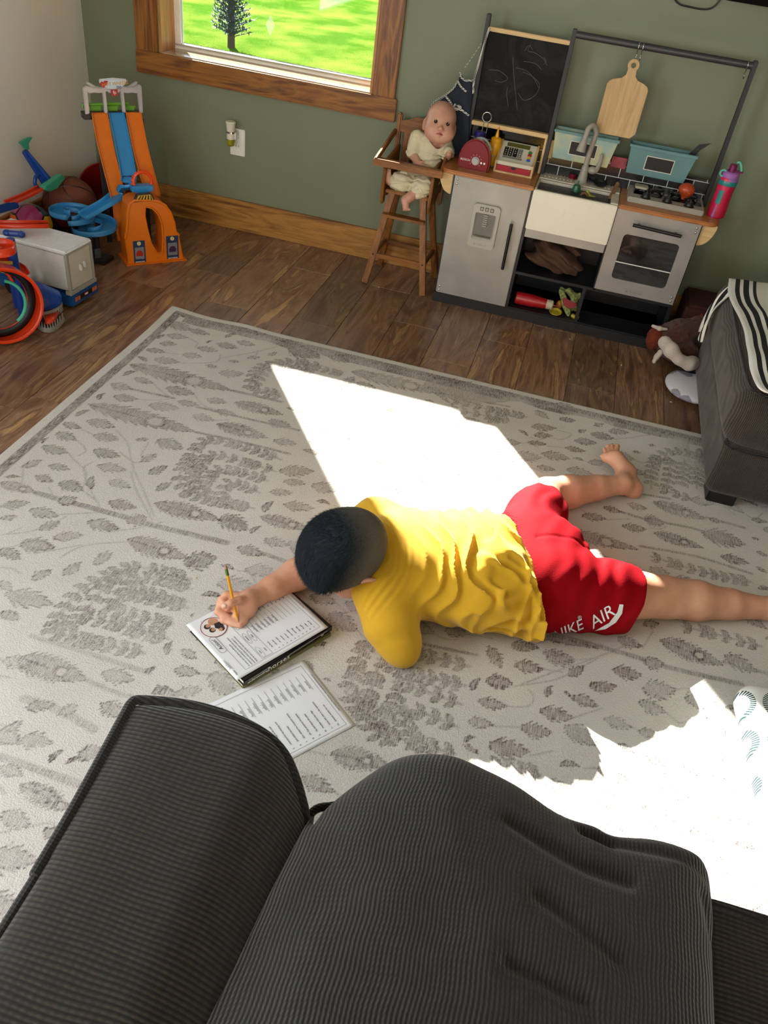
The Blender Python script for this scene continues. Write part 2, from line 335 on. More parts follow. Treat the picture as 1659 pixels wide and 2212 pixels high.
# thin translucent whitish diamond on the glass
t = NT('whitish_translucent'); m = t.P(col=(.9, .9, .9), rough=.4, alpha=.3)
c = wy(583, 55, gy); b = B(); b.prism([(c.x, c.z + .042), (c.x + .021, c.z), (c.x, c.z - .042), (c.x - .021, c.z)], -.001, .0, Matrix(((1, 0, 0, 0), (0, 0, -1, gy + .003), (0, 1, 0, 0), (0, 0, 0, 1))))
tag(b.build('window_diamond', m), 'small whitish translucent diamond shape on the window glass', 'window mark')
# outdoors
t = NT('sunlit_lawn'); n = t.noise(1.3, 3); n2 = t.noise(60, 5, .7)
c = t.mix(t.ramp(n, (.4, 0.0), (.65, 1.0)), hx('4e7a1c'), hx('86983a')); c = t.mix(.8, c, t.ramp(n2, (.3, .45), (.7, 1.5)), 'MULTIPLY'); c = t.mix(t.ramp(t.noise(230, 3, .7), (.62, 0.0), (.7, .5)), c, (.75, .8, .6)); t.bump(n2, 1.0, .05)  # pale specks paint sun highlights into the grass colour
lawnm = t.P(col=c, rough=1.0, spec=0.0)
v = []; f = []; n = 60
for i in range(n + 1):
    for j in range(n + 1):
        x = -22 + 40 * i / n; y = 3.95 + 30 * j / n; v.append((x, y, -.6 + .05 * mnoise.noise((x * .4, y * .4, 0))))
f = [(i * (n + 1) + j, (i + 1) * (n + 1) + j, (i + 1) * (n + 1) + j + 1, i * (n + 1) + j + 1) for i in range(n) for j in range(n)]
lawn = B(); lawn.v = v; lawn.f = f; o = lawn.build('lawn', lawnm); tag(o, 'bright sunlit green lawn outside the window', 'lawn', kind='stuff')
b = B(); b.box(-30, 40, 34, 60, -.61, -.59).box(-60, -22, -30, 60, -.61, -.59).box(-22, WXL - .3, -30, 3.95, -.61, -.59).box(-22, 40, -30, WYF - .3, -.61, -.59)
struct(b.build('outside_ground', lawnm, smooth=False))
b = B(); 
for i in range(16): b.add([(-8 + i * .8, 19.1 + .3 * math.sin(i * .9), -.56), (-8 + (i + 1) * .8, 19.1 + .3 * math.sin((i + 1) * .9), -.56), (-8 + (i + 1) * .8, 22.6, -.56), (-8 + i * .8, 22.6, -.56)], [(0, 1, 2, 3)])
struct(b.build('gravel_drive', plain('gravel', '46525e', .95, .3, 40, spec=0.0)))
# young spruce on the lawn
base = Vector((-4.66, 10.75, -.6)); sp = thing('spruce_tree', base, 'young blue-green spruce tree standing on the lawn outside', 'tree')
B().tube([base, base + Vector((0, 0, 2.6))], [.05, .008], 8).build('trunk', plain('bark', '4b3a2c', .9), sp)
rs = random.Random(2); b = B()
for k in range(420):
    h = .12 + 2.5 * (k / 420); L = (2.9 - h) * .10 * rs.uniform(.75, 1.1); a = k * 2.4
    p = base + Vector((0, 0, h)); d = Vector((math.cos(a), math.sin(a), .35)).normalized(); q = p + d * L
    b.tube([p, q], [.006, .002], 4)
    for j in range(34):
        u = rs.uniform(.15, 1); s_ = p + d * (L * u); e = Vector((rs.gauss(0, 1), rs.gauss(0, 1), rs.gauss(.2, .6))).normalized() * rs.uniform(.03, .06) + d * .03
        n_ = e.cross(Vector((0, 0, 1))).normalized() * .010; b.add([s_ - n_, s_ + n_, s_ + e], [(0, 1, 2)])
b.build('needle_branches', plain('spruce_needles', '2f4e4c', .8, .3, 8), sp, smooth=False)
# wall outlet, plug-in freshener, cable, tv
c = wy(514, 307, WY); o1 = thing('wall_outlet', (c.x, WY, c.z - .057), 'white duplex outlet cover on the green wall under the window', 'outlet')
B().box(c.x - .036, c.x + .036, WY - .006, WY + .001, c.z - .058, c.z + .058).build('cover_plate', WHITE, o1, bev=.0025)
for s in (-1, 1):
    T = Matrix.Translation((c.x, WY - .006, c.z + s * .0195)) @ Matrix.Rotation(PI / 2, 4, 'X')
    r_ = B().prism(rrect(-.0165, .0165, -.014, .014, .008), 0, .0015, T).build('receptacle', WHITE, o1)
    B().box(c.x - .0075, c.x - .0055, WY - .0082, WY - .0074, c.z + s * .0195, c.z + s * .0195 + .007).box(c.x + .0055, c.x + .0075, WY - .0082, WY - .0074, c.z + s * .0195, c.z + s * .0195 + .007).build('slot', BLACK, r_)
c2 = wy(499, 290, WY - .045); fy = WY - .048; fx = c2.x; fz = wy(499, 262, fy).z
a = thing('air_freshener', (fx, fy, fz - .08), 'white plug-in air freshener with yellow-green oil in the wall outlet', 'air freshener')
T = Matrix.Translation((fx, fy, fz - .11))
B().lathe([(0, .11), (.02, .11), (.0235, .106), (.022, .1), (.0185, .075), (.0185, .068), (0, .068)], T, 24).build('cap', plain('cream_plastic', 'dcd8c8', .4, .04), a)
B().lathe([(0, .0675), (.019, .067), (.0192, .06), (0, .06)], T, 24).build('chrome_band', CHROME, a)
B().lathe([(0, .06), (.0185, .06), (.0185, .036), (.016, .034), (0, .034)], T, 24).build('housing', plain('cream_plastic', 'dcd8c8', .4, .04), a)
t = NT('scented_oil'); m = t.P(col=hx('c9c63a'), rough=.05, trans=.7, ior=1.4)
B().lathe([(0, .034), (.014, .034), (.0185, .03), (.019, .02), (.016, .008), (.008, .003), (0, .003)], T, 24).build('oil_bottle', m, a)
B().box(fx + .004, fx + .024, fy - .002, WY - .0065, fz - .075, fz - .045).build('plug', WHITE, a, bev=.003)
pts = cr([wy(1440, -40, WY - .012), wy(1462, 4, WY - .012), wy(1490, 15, WY - .012), wy(1525, 20, WY - .012), wy(1545, 12, WY - .012), wy(1560, -8, WY - .012)], 6)
tag(B().tube(pts, .0032, 8).build('power_cable', BLACK), 'thin black cable hanging in a loop on the green wall', 'cable')
tv = thing('television', (1.0, WY, 1.246), 'black flat television mounted on the wall above the play kitchen, only its bottom edge showing', 'television')
B().box(.335, 1.75, WY - .075, WY - .045, 1.246, 2.04).build('screen_panel', plain('matte_black', '0a0a0b', .8, .05, spec=.1), tv, bev=.004)
B().box(.8, 1.3, WY - .045, WY, 1.4, 1.8).build('wall_mount', BLACK, tv)
# ================================================================ THE RUG: a distressed cypress-and-leaf print
RX0, RX1, RY0, RY1, RH = -1.44, 1.75, -.35, 2.733, .004
def mk_rug():
    rz = 0.006
    fr = {'A': (2.37, 0, 660), 'B': (2.37, 0, 1150), 'C': (2.44, 620, 1350), 'D': (2.304, 380, 640), 'E': (2.724, 1050, 850)}
    def P(k, u, v): s, ox, oy = fr[k]; q = fl(ox + u / s, oy + v / s, rz); return (q.x, q.y)
    nx = int((RX1 - RX0) / RH); ny = int((RY1 - RY0) / RH)
    xs = np.linspace(RX0, RX1, nx + 1); ys = np.linspace(RY0, RY1, ny + 1)
    pat = np.zeros((nx + 1, ny + 1), np.float32); hue = np.zeros_like(pat)
    rs = random.Random(11)
    def region(p, q, m):
        i0 = max(0, int((min(p[0], q[0]) - m - RX0) / RH)); i1 = min(nx + 1, int((max(p[0], q[0]) + m - RX0) / RH) + 2)
        j0 = max(0, int((min(p[1], q[1]) - m - RY0) / RH)); j1 = min(ny + 1, int((max(p[1], q[1]) + m - RY0) / RH) + 2)
        if i1 <= i0 or j1 <= j0: return None
        X, Y = np.meshgrid(xs[i0:i1], ys[j0:j1], indexing='ij'); return slice(i0, i1), slice(j0, j1), X, Y
    def put(sl, val, h=None):
        a = pat[sl[0], sl[1]]; mk = val > a; pat[sl[0], sl[1]] = np.maximum(a, val)
        if h is not None: b_ = hue[sl[0], sl[1]]; b_[mk] = h
    def motif(p, q, wr, teeth, dens, out, lobes=.28, curve=0.0, h=0.0, core=False):
        L = math.dist(p, q); r = region(p, q, L * wr + .01)
        if not r or L < .004: return
        i, j, X, Y = r; dx, dy = (q[0] - p[0]) / L, (q[1] - p[1]) / L
        u = ((X - p[0]) * dx + (Y - p[1]) * dy) / L; w = (-(X - p[0]) * dy + (Y - p[1]) * dx) / L
        w = w - curve * np.sin(np.clip(u, 0, 1) * PI); uc = np.clip(u, 0, 1)
        hw = wr * .5 * (np.sin(PI * uc ** .8) ** .8) * 1.1
        ph = uc * teeth - np.abs(w) * 2.2 * teeth * .25; saw = (ph % 1.0)
        hw = hw * (1 - lobes + lobes * 1.6 * saw)
        inside = (np.abs(w) < hw) & (u > 0) & (u < 1); e = (hw - np.abs(w)) * L
        val = np.where(inside, dens, 0.0); val = np.where(inside & (e < .0042), out, val)
        if core:
            cc = np.hypot((u - .62) * L, w * L); val = np.where(inside & (cc < L * .055), .12, val); val = np.where(inside & (abs(cc - L * .085) < .0035), out, val)
            val = np.where(inside & (np.abs(w) * L < .0025) & (u < .5), out, val)
        put((i, j), val.astype(np.float32), h)
    def line(pts, w0, w1, dens, h=0.0):
        for a, b in zip(pts, pts[1:]):
            L = math.dist(a, b); r = region(a, b, max(w0, w1) + .004)
            if not r or L < 1e-5: continue
            i, j, X, Y = r; t_ = np.clip(((X - a[0]) * (b[0] - a[0]) + (Y - a[1]) * (b[1] - a[1])) / L / L, 0, 1)
            d = np.hypot(X - a[0] - t_ * (b[0] - a[0]), Y - a[1] - t_ * (b[1] - a[1])); w = w0 / 2
            put((i, j), (np.clip((w - d) / .003 + .5, 0, 1) * dens).astype(np.float32), h)
    def curve(pts):
        return [(v.x, v.y) for v in cr([(a, b, 0) for a, b in pts], 6)]
    def branch(pts, s=.034, dens=.5, st=.8):  # stem with paired leaves
        c = curve(pts); line(c, .009, .009, dens * .8); acc = 0
        for a, b in zip(c, c[1:]):
            L = math.dist(a, b); acc += L
            if acc > s * .62:
                acc = 0; ang = math.atan2(b[1] - a[1], b[0] - a[0])
                for sd in (-1, 1):
                    t_ = ang + sd * .75 + PI; e = (b[0] + math.cos(t_) * s * 1.05, b[1] + math.sin(t_) * s * 1.05)
                    motif(e, b, .5, 2, dens, dens + .2, .3)
    def palm(k, u0, v0, u1, v1, d=.42, w=.5, core=False, h=0.0): motif(P(k, u0, v0), P(k, u1, v1), w * rs.uniform(.9, 1.1), rs.choice((4, 5)), d, min(1, d + .38), .38, rs.uniform(-.04, .04), h, core)
    def cyp(k, u0, v0, u1, v1, d=.5, w=.3, core=True, h=0.0): motif(P(k, u0, v0), P(k, u1, v1), w, 11, d, min(1, d + .28), .3, 0, h, core)
    def leaf(k, u0, v0, u1, v1, d=.6, cu=.12): motif(P(k, u0, v0), P(k, u1, v1), .34, 3, d, min(1, d + .3), .18, cu)
    def vine(k, *uv, d=.42, w=.0042): line(curve([P(k, a, b) for a, b in uv]), w, w, d)
    def stem(k, *uv, w=.014, d=.55): line(curve([P(k, a, b) for a, b in uv]), w, w, d)
    def br(k, *uv, s=.034, d=.48): branch([P(k, a, b) for a, b in uv], s, d)
    for a in [(865, 90, 980, 130), (970, 125, 1075, 150), (855, 150, 965, 165), (815, 195, 910, 200), (750, 225, 845, 240), (1010, 215, 1115, 235), (1110, 195, 1220, 220), (1210, 185, 1310, 205), (935, 250, 1035, 265), (1010, 95, 1070, 105),
              (785, 275, 925, 290), (1170, 285, 1230, 290), (1265, 270, 1330, 265), (1055, 305, 1115, 320), (1120, 345, 1250, 350), (1370, 255, 1420, 240), (690, 370, 785, 400), (565, 400, 680, 430), (850, 420, 1000, 455), (580, 465, 710, 480),
              (760, 510, 920, 530), (910, 490, 1020, 510), (1055, 480, 1165, 500), (985, 560, 1100, 590), (1110, 535, 1210, 565), (445, 590, 590, 625), (325, 600, 420, 630), (290, 650, 395, 690), (475, 665, 610, 690), (215, 720, 350, 755),
              (480, 740, 615, 775), (110, 830, 215, 790), (245, 820, 360, 840), (185, 870, 270, 905), (305, 905, 430, 950), (495, 820, 650, 845), (555, 895, 670, 935), (720, 800, 805, 760), (760, 865, 860, 820), (800, 690, 940, 735), (695, 690, 765, 685),
              (800, 950, 880, 905), (555, 1005, 700, 1035), (450, 1105, 610, 1145), (150, 1045, 300, 1080), (0, 1030, 155, 1005), (270, 1190, 430, 1175), (120, 1205, 285, 1240), (0, 1250, 105, 1300), (0, 1090, 90, 1080), (200, 1150, 310, 1105),
              (480, 1330, 575, 1265), (1430, 850, 1610, 850), (1450, 900, 1565, 915), (1380, 955, 1500, 960), (1450, 1020, 1610, 1040), (1350, 1200, 1480, 1230), (1215, 1240, 1350, 1280), (1370, 590, 1490, 620), (1400, 690, 1520, 710)]:
        palm('A', *a, d=rs.uniform(.34, .5), h=rs.choice((0, 0, .5)))
    for a in [(805, 172, 850, 150), (705, 260, 750, 290), (630, 360, 700, 335), (500, 485, 540, 448), (385, 570, 465, 535), (215, 705, 250, 675), (25, 880, 105, 878), (1350, 1060, 1405, 1000), (1280, 1170, 1335, 1130), (470, 940, 480, 870), (1150, 165, 1215, 150), (1055, 195, 1090, 180)]: leaf('A', *a)
    for a, w in (((660, 300, 1200, 440), .2), ((450, 505, 1010, 650), .2), ((1200, 495, 1450, 560), .32), ((1110, 605, 1370, 680), .34), ((790, 1010, 1130, 1100), .3), ((650, 1195, 960, 1295), .36), ((0, 905, 190, 960), .34), ((1330, 1080, 1600, 1150), .3)): cyp('A', *a, w=w, d=.48, h=.3)
    for a in ((1130, 1080, 1270, 1150), (940, 1320, 1110, 1290), (1480, 220, 1640, 260), (1010, 1335, 1050, 1260)): palm('A', *a, d=.55, w=.7)
    stem('A', (1200, 440), (1440, 495), w=.01); stem('A', (1010, 650), (1240, 700), (1480, 760), w=.012); stem('A', (190, 960), (350, 1005), (650, 1085), (760, 1120), (1160, 1215), w=.02); stem('A', (660, 425), (890, 475), w=.011); stem('A', (1010, 520), (1180, 560), (1530, 640), w=.011); stem('A', (1350, 1270), (1460, 1310), w=.014)
    palm('A', 300, 1010, 400, 985, .55, .8); palm('A', 650, 1110, 755, 1080, .5, .8, h=.6)
    vine('A', (785, 400), (840, 450), (890, 475)); vine('A', (990, 450), (1040, 510), (1120, 540)); vine('A', (700, 480), (800, 485), (890, 475)); vine('A', (595, 640), (650, 700), (670, 780), (690, 850), (740, 960), (790, 1080)); vine('A', (420, 635), (520, 680)); vine('A', (350, 755), (390, 800), (440, 850), (430, 920)); vine('A', (395, 690), (440, 740), (400, 770)); vine('A', (615, 750), (680, 800), (720, 800)); vine('A', (670, 850), (700, 950), (780, 1100))
    vine('A', (430, 950), (500, 1010), (505, 1060)); vine('A', (480, 800), (430, 830), (445, 900), (490, 1000)); vine('A', (120, 830), (115, 900)); vine('A', (250, 930), (280, 990)); vine('A', (300, 1070), (500, 1060)); vine('A', (40, 1170), (180, 1150), (340, 1080)); vine('A', (310, 1290), (430, 1230), (640, 1210)); vine('A', (180, 1270), (420, 1225)); vine('A', (930, 295), (1100, 290), (1130, 250)); vine('A', (960, 165), (1010, 190), (1000, 215)); vine('A', (1130, 270), (1300, 240), (1420, 210)); vine('A', (840, 240), (920, 250)); vine('A', (540, 1160), (700, 1140), (830, 1110)); vine('A', (720, 770), (760, 700)); vine('A', (1320, 230), (1310, 260)); vine('A', (1100, 590), (1170, 585))
    # nested chevrons of leafy branches
    for a in [((960, 970), (920, 870), (1000, 740), (1060, 690), (1200, 710), (1440, 790)), ((1010, 960), (985, 880), (1030, 820), (1090, 765), (1240, 800), (1410, 850)), ((1070, 975), (1040, 930), (1090, 860), (1140, 840), (1250, 860), (1370, 900)), ((1150, 1000), (1140, 960), (1180, 910), (1260, 930), (1330, 960)), ((950, 960), (1080, 1000), (1200, 1020), (1300, 1040)),
              ((1270, 430), (1300, 350), (1360, 305), (1500, 285), (1650, 310)), ((1290, 420), (1420, 450)), ((1400, 330), (1500, 310), (1600, 335))]: br('A', *a)
    for a in [((260, 520), (300, 430), (420, 290), (600, 200), (720, 180), (980, 240)), ((330, 500), (440, 400), (560, 250), (680, 220)), ((620, 330), (700, 240), (860, 250), (980, 290)), ((560, 370), (640, 320), (780, 340), (950, 380)), ((260, 510), (420, 550), (560, 580), (740, 620)), ((420, 430), (600, 470), (720, 510), (860, 545)), ((540, 380), (700, 430), (880, 470)), ((700, 300), (820, 330), (960, 390))]: br('B', *a, d=.42)
    for a in [(100, 60, 280, 80), (160, 240, 270, 190), (320, 220, 420, 150), (480, 160, 575, 110), (30, 310, 270, 370), (0, 250, 60, 300), (0, 410, 100, 450), (95, 1060, 270, 1080), (40, 1020, 120, 960), (740, 720, 800, 690), (860, 790, 770, 830), (520, 720, 690, 760), (900, 830, 1040, 800), (20, 650, 160, 690), (130, 900, 290, 880), (400, 880, 290, 940), (180, 1330, 320, 1380), (0, 1200, 120, 1250), (1255, 190, 1420, 210), (1110, 260, 1310, 270), (500, 130, 560, 90), (930, 600, 1010, 650)]: palm('B', *a, d=rs.uniform(.25, .4))
    for a in ((1030, 320, 1140, 330), (850, 630, 885, 555), (980, 440, 1000, 410), (250, 1180, 330, 1110), (330, 1190, 420, 1150)): leaf('B', *a)
    cyp('B', 90, 640, 450, 760, w=.36, d=.36); cyp('B', 100, 1290, 380, 1430, w=.3, d=.3); stem('B', (160, 530), (420, 610), (760, 720), w=.014, d=.3); stem('B', (0, 1150), (150, 1200), (400, 1290), w=.018, d=.36); stem('B', (450, 760), (620, 830), (720, 850), w=.012, d=.3); stem('B', (120, 850), (300, 910), (480, 1010), w=.02, d=.3)
    palm('B', 400, 1160, 520, 1100, .36, .7); palm('B', 0, 1010, 100, 1080, .3, .7); palm('B', 830, 800, 900, 870, .3, .6)
    for a in [(1185, 120, 1320, 110), (1350, 150, 1515, 180), (1195, 205, 1355, 235), (1045, 290, 1195, 310), (1005, 400, 1160, 430), (950, 510, 1095, 530), (1330, 450, 1510, 490), (1060, 630, 1280, 670), (1230, 540, 1400, 570), (1500, 380, 1640, 430), (1590, 320, 1659, 310), (930, 630, 1010, 680), (1480, 270, 1560, 215), (1060, 110, 1130, 200), (130, 105, 215, 90), (365, 130, 420, 80), (90, 190, 140, 240), (80, 800, 250, 880), (190, 280, 230, 300)]: palm('C', *a, d=rs.uniform(.46, .6), h=.5)
    for a in ((970, 350, 1025, 280), (1370, 385, 1400, 320), (1455, 350, 1500, 390), (925, 620, 995, 590)): leaf('C', *a)
    for a in [((320, 340), (360, 250), (380, 170), (430, 90)), ((310, 350), (400, 480), (480, 580), (600, 600), (880, 680)), ((420, 420), (450, 320), (480, 220)), ((410, 400), (470, 520), (500, 590)), ((520, 480), (560, 420), (600, 340)), ((560, 300), (700, 340), (920, 420)), ((480, 180), (600, 240), (760, 280), (940, 320)), ((640, 140), (760, 170), (960, 220)), ((600, 480), (700, 460), (900, 540)), ((630, 430), (620, 520), (700, 640)), ((500, 560), (560, 470)), ((1080, 740), (1200, 760), (1330, 790))]: br('C', *a, d=.5)
    cyp('C', 230, 680, 540, 740, w=.42, d=.5); cyp('C', 1240, 40, 1659, 130, w=.1, core=False); stem('C', (660, 90), (1000, 160), w=.01); vine('C', (1195, 325), (1300, 310), (1440, 280), (1640, 175)); vine('C', (1160, 430), (1270, 430), (1300, 380), (1270, 340)); vine('C', (1095, 535), (1230, 540)); vine('C', (1280, 690), (1400, 665)); vine('C', (1510, 490), (1659, 440)); vine('C', (1355, 235), (1450, 250)); vine('C', (1320, 100), (1420, 60)); vine('C', (250, 880), (330, 940))
    for a in [(550, 250, 720, 310), (760, 300, 870, 330), (890, 370, 1000, 400), (840, 440, 890, 400), (900, 430, 1000, 460), (1230, 440, 1659, 520)]: palm('D', *a, d=.4)
    cyp('D', 870, 375, 1350, 490, w=.2, d=.42); stem('D', (1350, 490), (1659, 550), w=.01); stem('D', (290, 470), (530, 525), w=.01)
    for a in [((380, 470), (420, 400), (480, 340), (580, 330), (720, 360), (830, 390)), ((380, 470), (520, 500)), ((1380, 520), (1659, 590)), ((1370, 560), (1659, 620)), ((620, 370), (700, 370))]: br('D', *a, d=.4)
    for a in [(290, 100, 370, 150), (430, 150, 530, 160), (265, 195, 415, 205), (280, 245, 390, 250), (245, 290, 355, 300), (325, 355, 495, 385), (465, 320, 585, 340), (520, 280, 655, 295), (615, 240, 755, 265), (720, 220, 840, 230), (635, 190, 695, 180), (545, 230, 590, 215), (860, 340, 910, 350), (950, 300, 1000, 310), (410, 60, 520, 80), (300, 430, 410, 450), (600, 410, 700, 400), (830, 440, 950, 480),
              (560, 720, 710, 740), (690, 670, 800, 700), (830, 650, 950, 680), (800, 780, 945, 800), (940, 740, 1050, 770), (1310, 740, 1400, 760), (1270, 820, 1530, 890), (1560, 740, 1659, 760), (1565, 850, 1610, 860), (1590, 930, 1659, 960), (1455, 990, 1490, 1000), (1380, 960, 1550, 1000), (1590, 1020, 1659, 1060), (1620, 1140, 1659, 1160),
              (150, 1470, 310, 1500), (345, 1560, 520, 1580), (165, 1600, 330, 1630), (0, 1700, 160, 1710), (480, 1660, 570, 1610), (770, 1440, 920, 1490), (740, 1630, 920, 1660), (605, 1730, 770, 1720), (350, 1750, 400, 1771), (920, 1360, 1020, 1350), (20, 1500, 90, 1620)]: palm('E', *a, d=rs.uniform(.46, .62), h=.5)
    for a, w in (((400, 800, 900, 920), .22), ((980, 640, 1300, 740), .34), ((985, 820, 1280, 910), .34), ((1020, 1450, 1400, 1600), .36)): cyp('E', *a, w=w, d=.5)
    palm('E', 930, 740, 1050, 760, .55, .8); palm('E', 930, 1590, 1050, 1590, .55, .8); palm('E', 1400, 1540, 1600, 1640, .5, .6)
    stem('E', (910, 900), (1240, 960), (1560, 1060), w=.011); stem('E', (800, 700), (940, 740), (1200, 790), (1400, 850), w=.012); stem('E', (230, 1400), (520, 1450), (940, 1570), (1100, 1620), (1500, 1710), w=.016); stem('E', (1300, 730), (1520, 790), w=.012); stem('E', (1400, 1580), (1659, 1650), w=.012); stem('E', (900, 590), (1080, 620), w=.01)
    vine('E', (415, 215), (500, 240), (450, 270), (390, 262)); vine('E', (360, 310), (470, 320)); vine('E', (755, 270), (850, 260), (980, 240)); vine('E', (710, 745), (840, 740)); vine('E', (160, 1731), (400, 1640), (660, 1550), (830, 1480)); vine('E', (520, 1570), (620, 1560)); vine('E', (920, 1500), (980, 1400)); vine('E', (960, 790), (1020, 800), (1060, 780))
    for a in [((970, 560), (990, 400), (1100, 340), (1250, 370)), ((1060, 560), (1080, 470), (1080, 380)), ((1150, 540), (1160, 460), (1170, 390)), ((1020, 560), (1200, 620)), ((1240, 560), (1240, 420)), ((970, 960), (1200, 1030), (1400, 1080), (1560, 1110)), ((0, 90), (120, 110), (240, 140)), ((0, 150), (100, 160)), ((1150, 1370), (1400, 1430), (1620, 1490))]: br('E', *a, d=.5)
    # unseen remainder gets the same kinds of motif
    for _ in range(60):
        x = rs.uniform(-1.3, 1.6); y = rs.choice((rs.uniform(-.3, .35), rs.uniform(-.3, 2.4))) if x > .95 else rs.uniform(-.3, .3)
        motif((x, y), (x + .08, y - .01), .5, 4, .42, .75, .35)
    rs2 = random.Random(21); y = RY0 + .12
    while y < RY1 - .12:
        x = RX0 + .12 + rs2.uniform(0, .05)
        while x < min(1.6, RX1):
            px_, py_ = x + rs2.uniform(-.015, .015), y + rs2.uniform(-.015, .015); i, j = int((px_ - RX0) / RH), int((py_ - RY0) / RH)
            if pat[max(0, i - 9):i + 10, max(0, j - 8):j + 9].mean() < .03:
                a_ = rs2.gauss(.08, .25) + (PI if px_ > 9 else 0); L_ = rs2.uniform(.055, .095); c0, s0 = math.cos(a_) * L_ / 2, math.sin(a_) * L_ / 2; k_ = rs2.random()
                if k_ < .75: motif((px_ - c0, py_ + s0), (px_ + c0, py_ - s0), rs2.uniform(.42, .62), rs2.choice((4, 5)), rs2.uniform(.3, .46), .8, .38, rs2.uniform(-.04, .04))
                else: motif((px_ - c0 * .7, py_ + s0), (px_ + c0 * .7, py_ - s0), .34, 3, .5, .85, .18, .12)
                line(curve([(px_ + c0, py_ - s0), (px_ + c0 + .03, py_ - s0 + rs2.uniform(-.02, .02)), (px_ + c0 + .06, py_ + rs2.uniform(-.03, .03))]), .0042, .0042, .4)
            x += rs2.uniform(.07, .10)
        y += .072
    # borders
    X, Y = np.meshgrid(xs, ys, indexing='ij')
    e = np.minimum(np.minimum(X - RX0, RX1 - X), np.minimum(RY1 - Y, Y - RY0)); bn = vnoise(X * 14, Y * 14, X * 0)
    band = ((e > .036) & (e < .066)) * (.5 + .4 * bn); far = (RY1 - Y > .04) & (RY1 - Y < .085 + .02 * bn)
    pat = np.maximum(pat, band.astype(np.float32)); pat = np.maximum(pat, (far * (.25 + .5 * bn) * (X > -1.35)).astype(np.float32))
    corner = np.exp(-((X - .75) ** 2 + (Y - 2.6) ** 2) / .012); pat = np.maximum(pat, (np.clip(corner * 2, 0, 1) * .8 * (vnoise(X * 40, Y * 9, X * 0) > .4)).astype(np.float32))
    Z = np.full(X.shape, rz) + .0012 * vnoise(X * 3, Y * 3, X * 0) - .005 * np.clip(1 - e / .006, 0, 1)
    Z += .010 * np.exp(-((X + 1.44) ** 2 / .01 + (Y - 2.73) ** 2 / .02)) + .006 * np.exp(-((X + 1.12) ** 2 / .006 + (Y - 2.73) ** 2 / .01))
    n = (nx + 1) * (ny + 1); co = np.stack([X, Y, Z], -1).reshape(-1, 3).astype(np.float32)
    idx = np.arange(n).reshape(nx + 1, ny + 1); q = np.stack([idx[:-1, :-1], idx[1:, :-1], idx[1:, 1:], idx[:-1, 1:]], -1).reshape(-1, 4)
    me = bpy.data.meshes.new('area_rug'); me.vertices.add(n); me.vertices.foreach_set('co', co.ravel()); me.loops.add(q.size); me.loops.foreach_set('vertex_index', q.astype(np.int32).ravel())
    me.polygons.add(len(q)); me.polygons.foreach_set('loop_start', np.arange(0, q.size, 4, dtype=np.int32)); me.update(calc_edges=True)
    for nm, arr in (('print_density', pat), ('print_hue', hue)): at = me.attributes.new(nm, 'FLOAT', 'POINT'); at.data.foreach_set('value', arr.astype(np.float32).ravel())
    me.polygons.foreach_set('use_smooth', np.ones(len(q), bool))
    t = NT('woven_rug'); d = t.attr('print_density').outputs['Fac']; hu = t.attr('print_hue').outputs['Fac']
    hatch = t.noise(1, 3, .6, t.co((420, 38, 1))); h2 = t.noise(1, 2, .5, t.co((40, 420, 1))); blot = t.noise(9, 4, .6)
    hh = t.math('MULTIPLY', t.ramp(hatch, (.36, .25), (.62, 1.0)), t.ramp(h2, (.3, .6), (.6, 1.0)))
    dd = t.math('MULTIPLY', d, t.math('MULTIPLY', hh, t.ramp(blot, (.3, .75), (.6, 1.25))), True)
    basec = t.mix(t.ramp(t.noise(2.2, 5, .6), (.35, 0.0), (.7, 1.0)), hx('c8c2ba'), hx('d6d1ca'))
    pile = t.noise(420, 2, .6); basec = t.mix(.5, basec, t.ramp(pile, (.3, .72), (.6, 1.06)), 'MULTIPLY')
    ink = t.mix(hu, hx('5b4e4b'), hx('6c5044'))
    c = t.mix(t.math('MULTIPLY', dd, 1.35, True), basec, ink)
    t.bump(t.noise(260, 3, .6), .7, .003)
    m = t.P(col=c, rough=.95, spec=.1, sheen=.1)
    o = link('area_rug', me, m, None, Vector()); tag(o, 'large off-white rug with faded grey-brown cypress and leaf print lying on the wood floor', 'rug')
mk_rug()
# ================================================================ PLAY KITCHEN
navy = plain('navy_black_laminate', '10141a', .4, .1, 20); silver = plain('silver_vinyl', '9a9893', .4, .08, 9, metal=.35)
t = NT('cream_laminate'); ws = t.ramp(t.noise(14, 5, .7, dist=1.5), (.55, 0.0), (.75, .35)); cream = t.P(col=t.mix(ws, hx('dedbc9'), hx('c3bfae')), rough=.35)
butcher = wood('orange_wood_counter', (hx('8a5028'), hx('b8783f'), hx('a06434'), hx('c88a50')), 0, 1.4, .35, .3)
palew = wood('pale_wood', (hx('b89660'), hx('d6b680'), hx('c9a76c')), 0, 1.6, .45, .3); palev = wood('pale_wood_upright', (hx('b89660'), hx('d6b680'), hx('c9a76c')), 2, 1.6, .45, .3)
greyp = plain('warm_grey_plastic', '9a948a', .45, .05); steelp = plain('beige_grey_sink', 'cbc4b2', .4, .06)
KX0, KX1, KF, KB, KT = -.497, .503, 3.36, 3.64, .545
k = thing('play_kitchen', (0, 3.5, 0), 'toy kitchen with silver fridge and oven doors, cream sink and wooden counter', 'toy kitchen')
b = B(); th = .016
b.box(KX0, KX0 + th, KF + .012, KB, .0, KT).box(KX1 - th, KX1, KF + .012, KB, 0, KT)
b.box(-.178, -.164, KF + .004, KB, .045, KT).box(.166, .18, KF + .004, KB, .2, KT).box(.128, .142, KF + .006, KB, .047, .2)
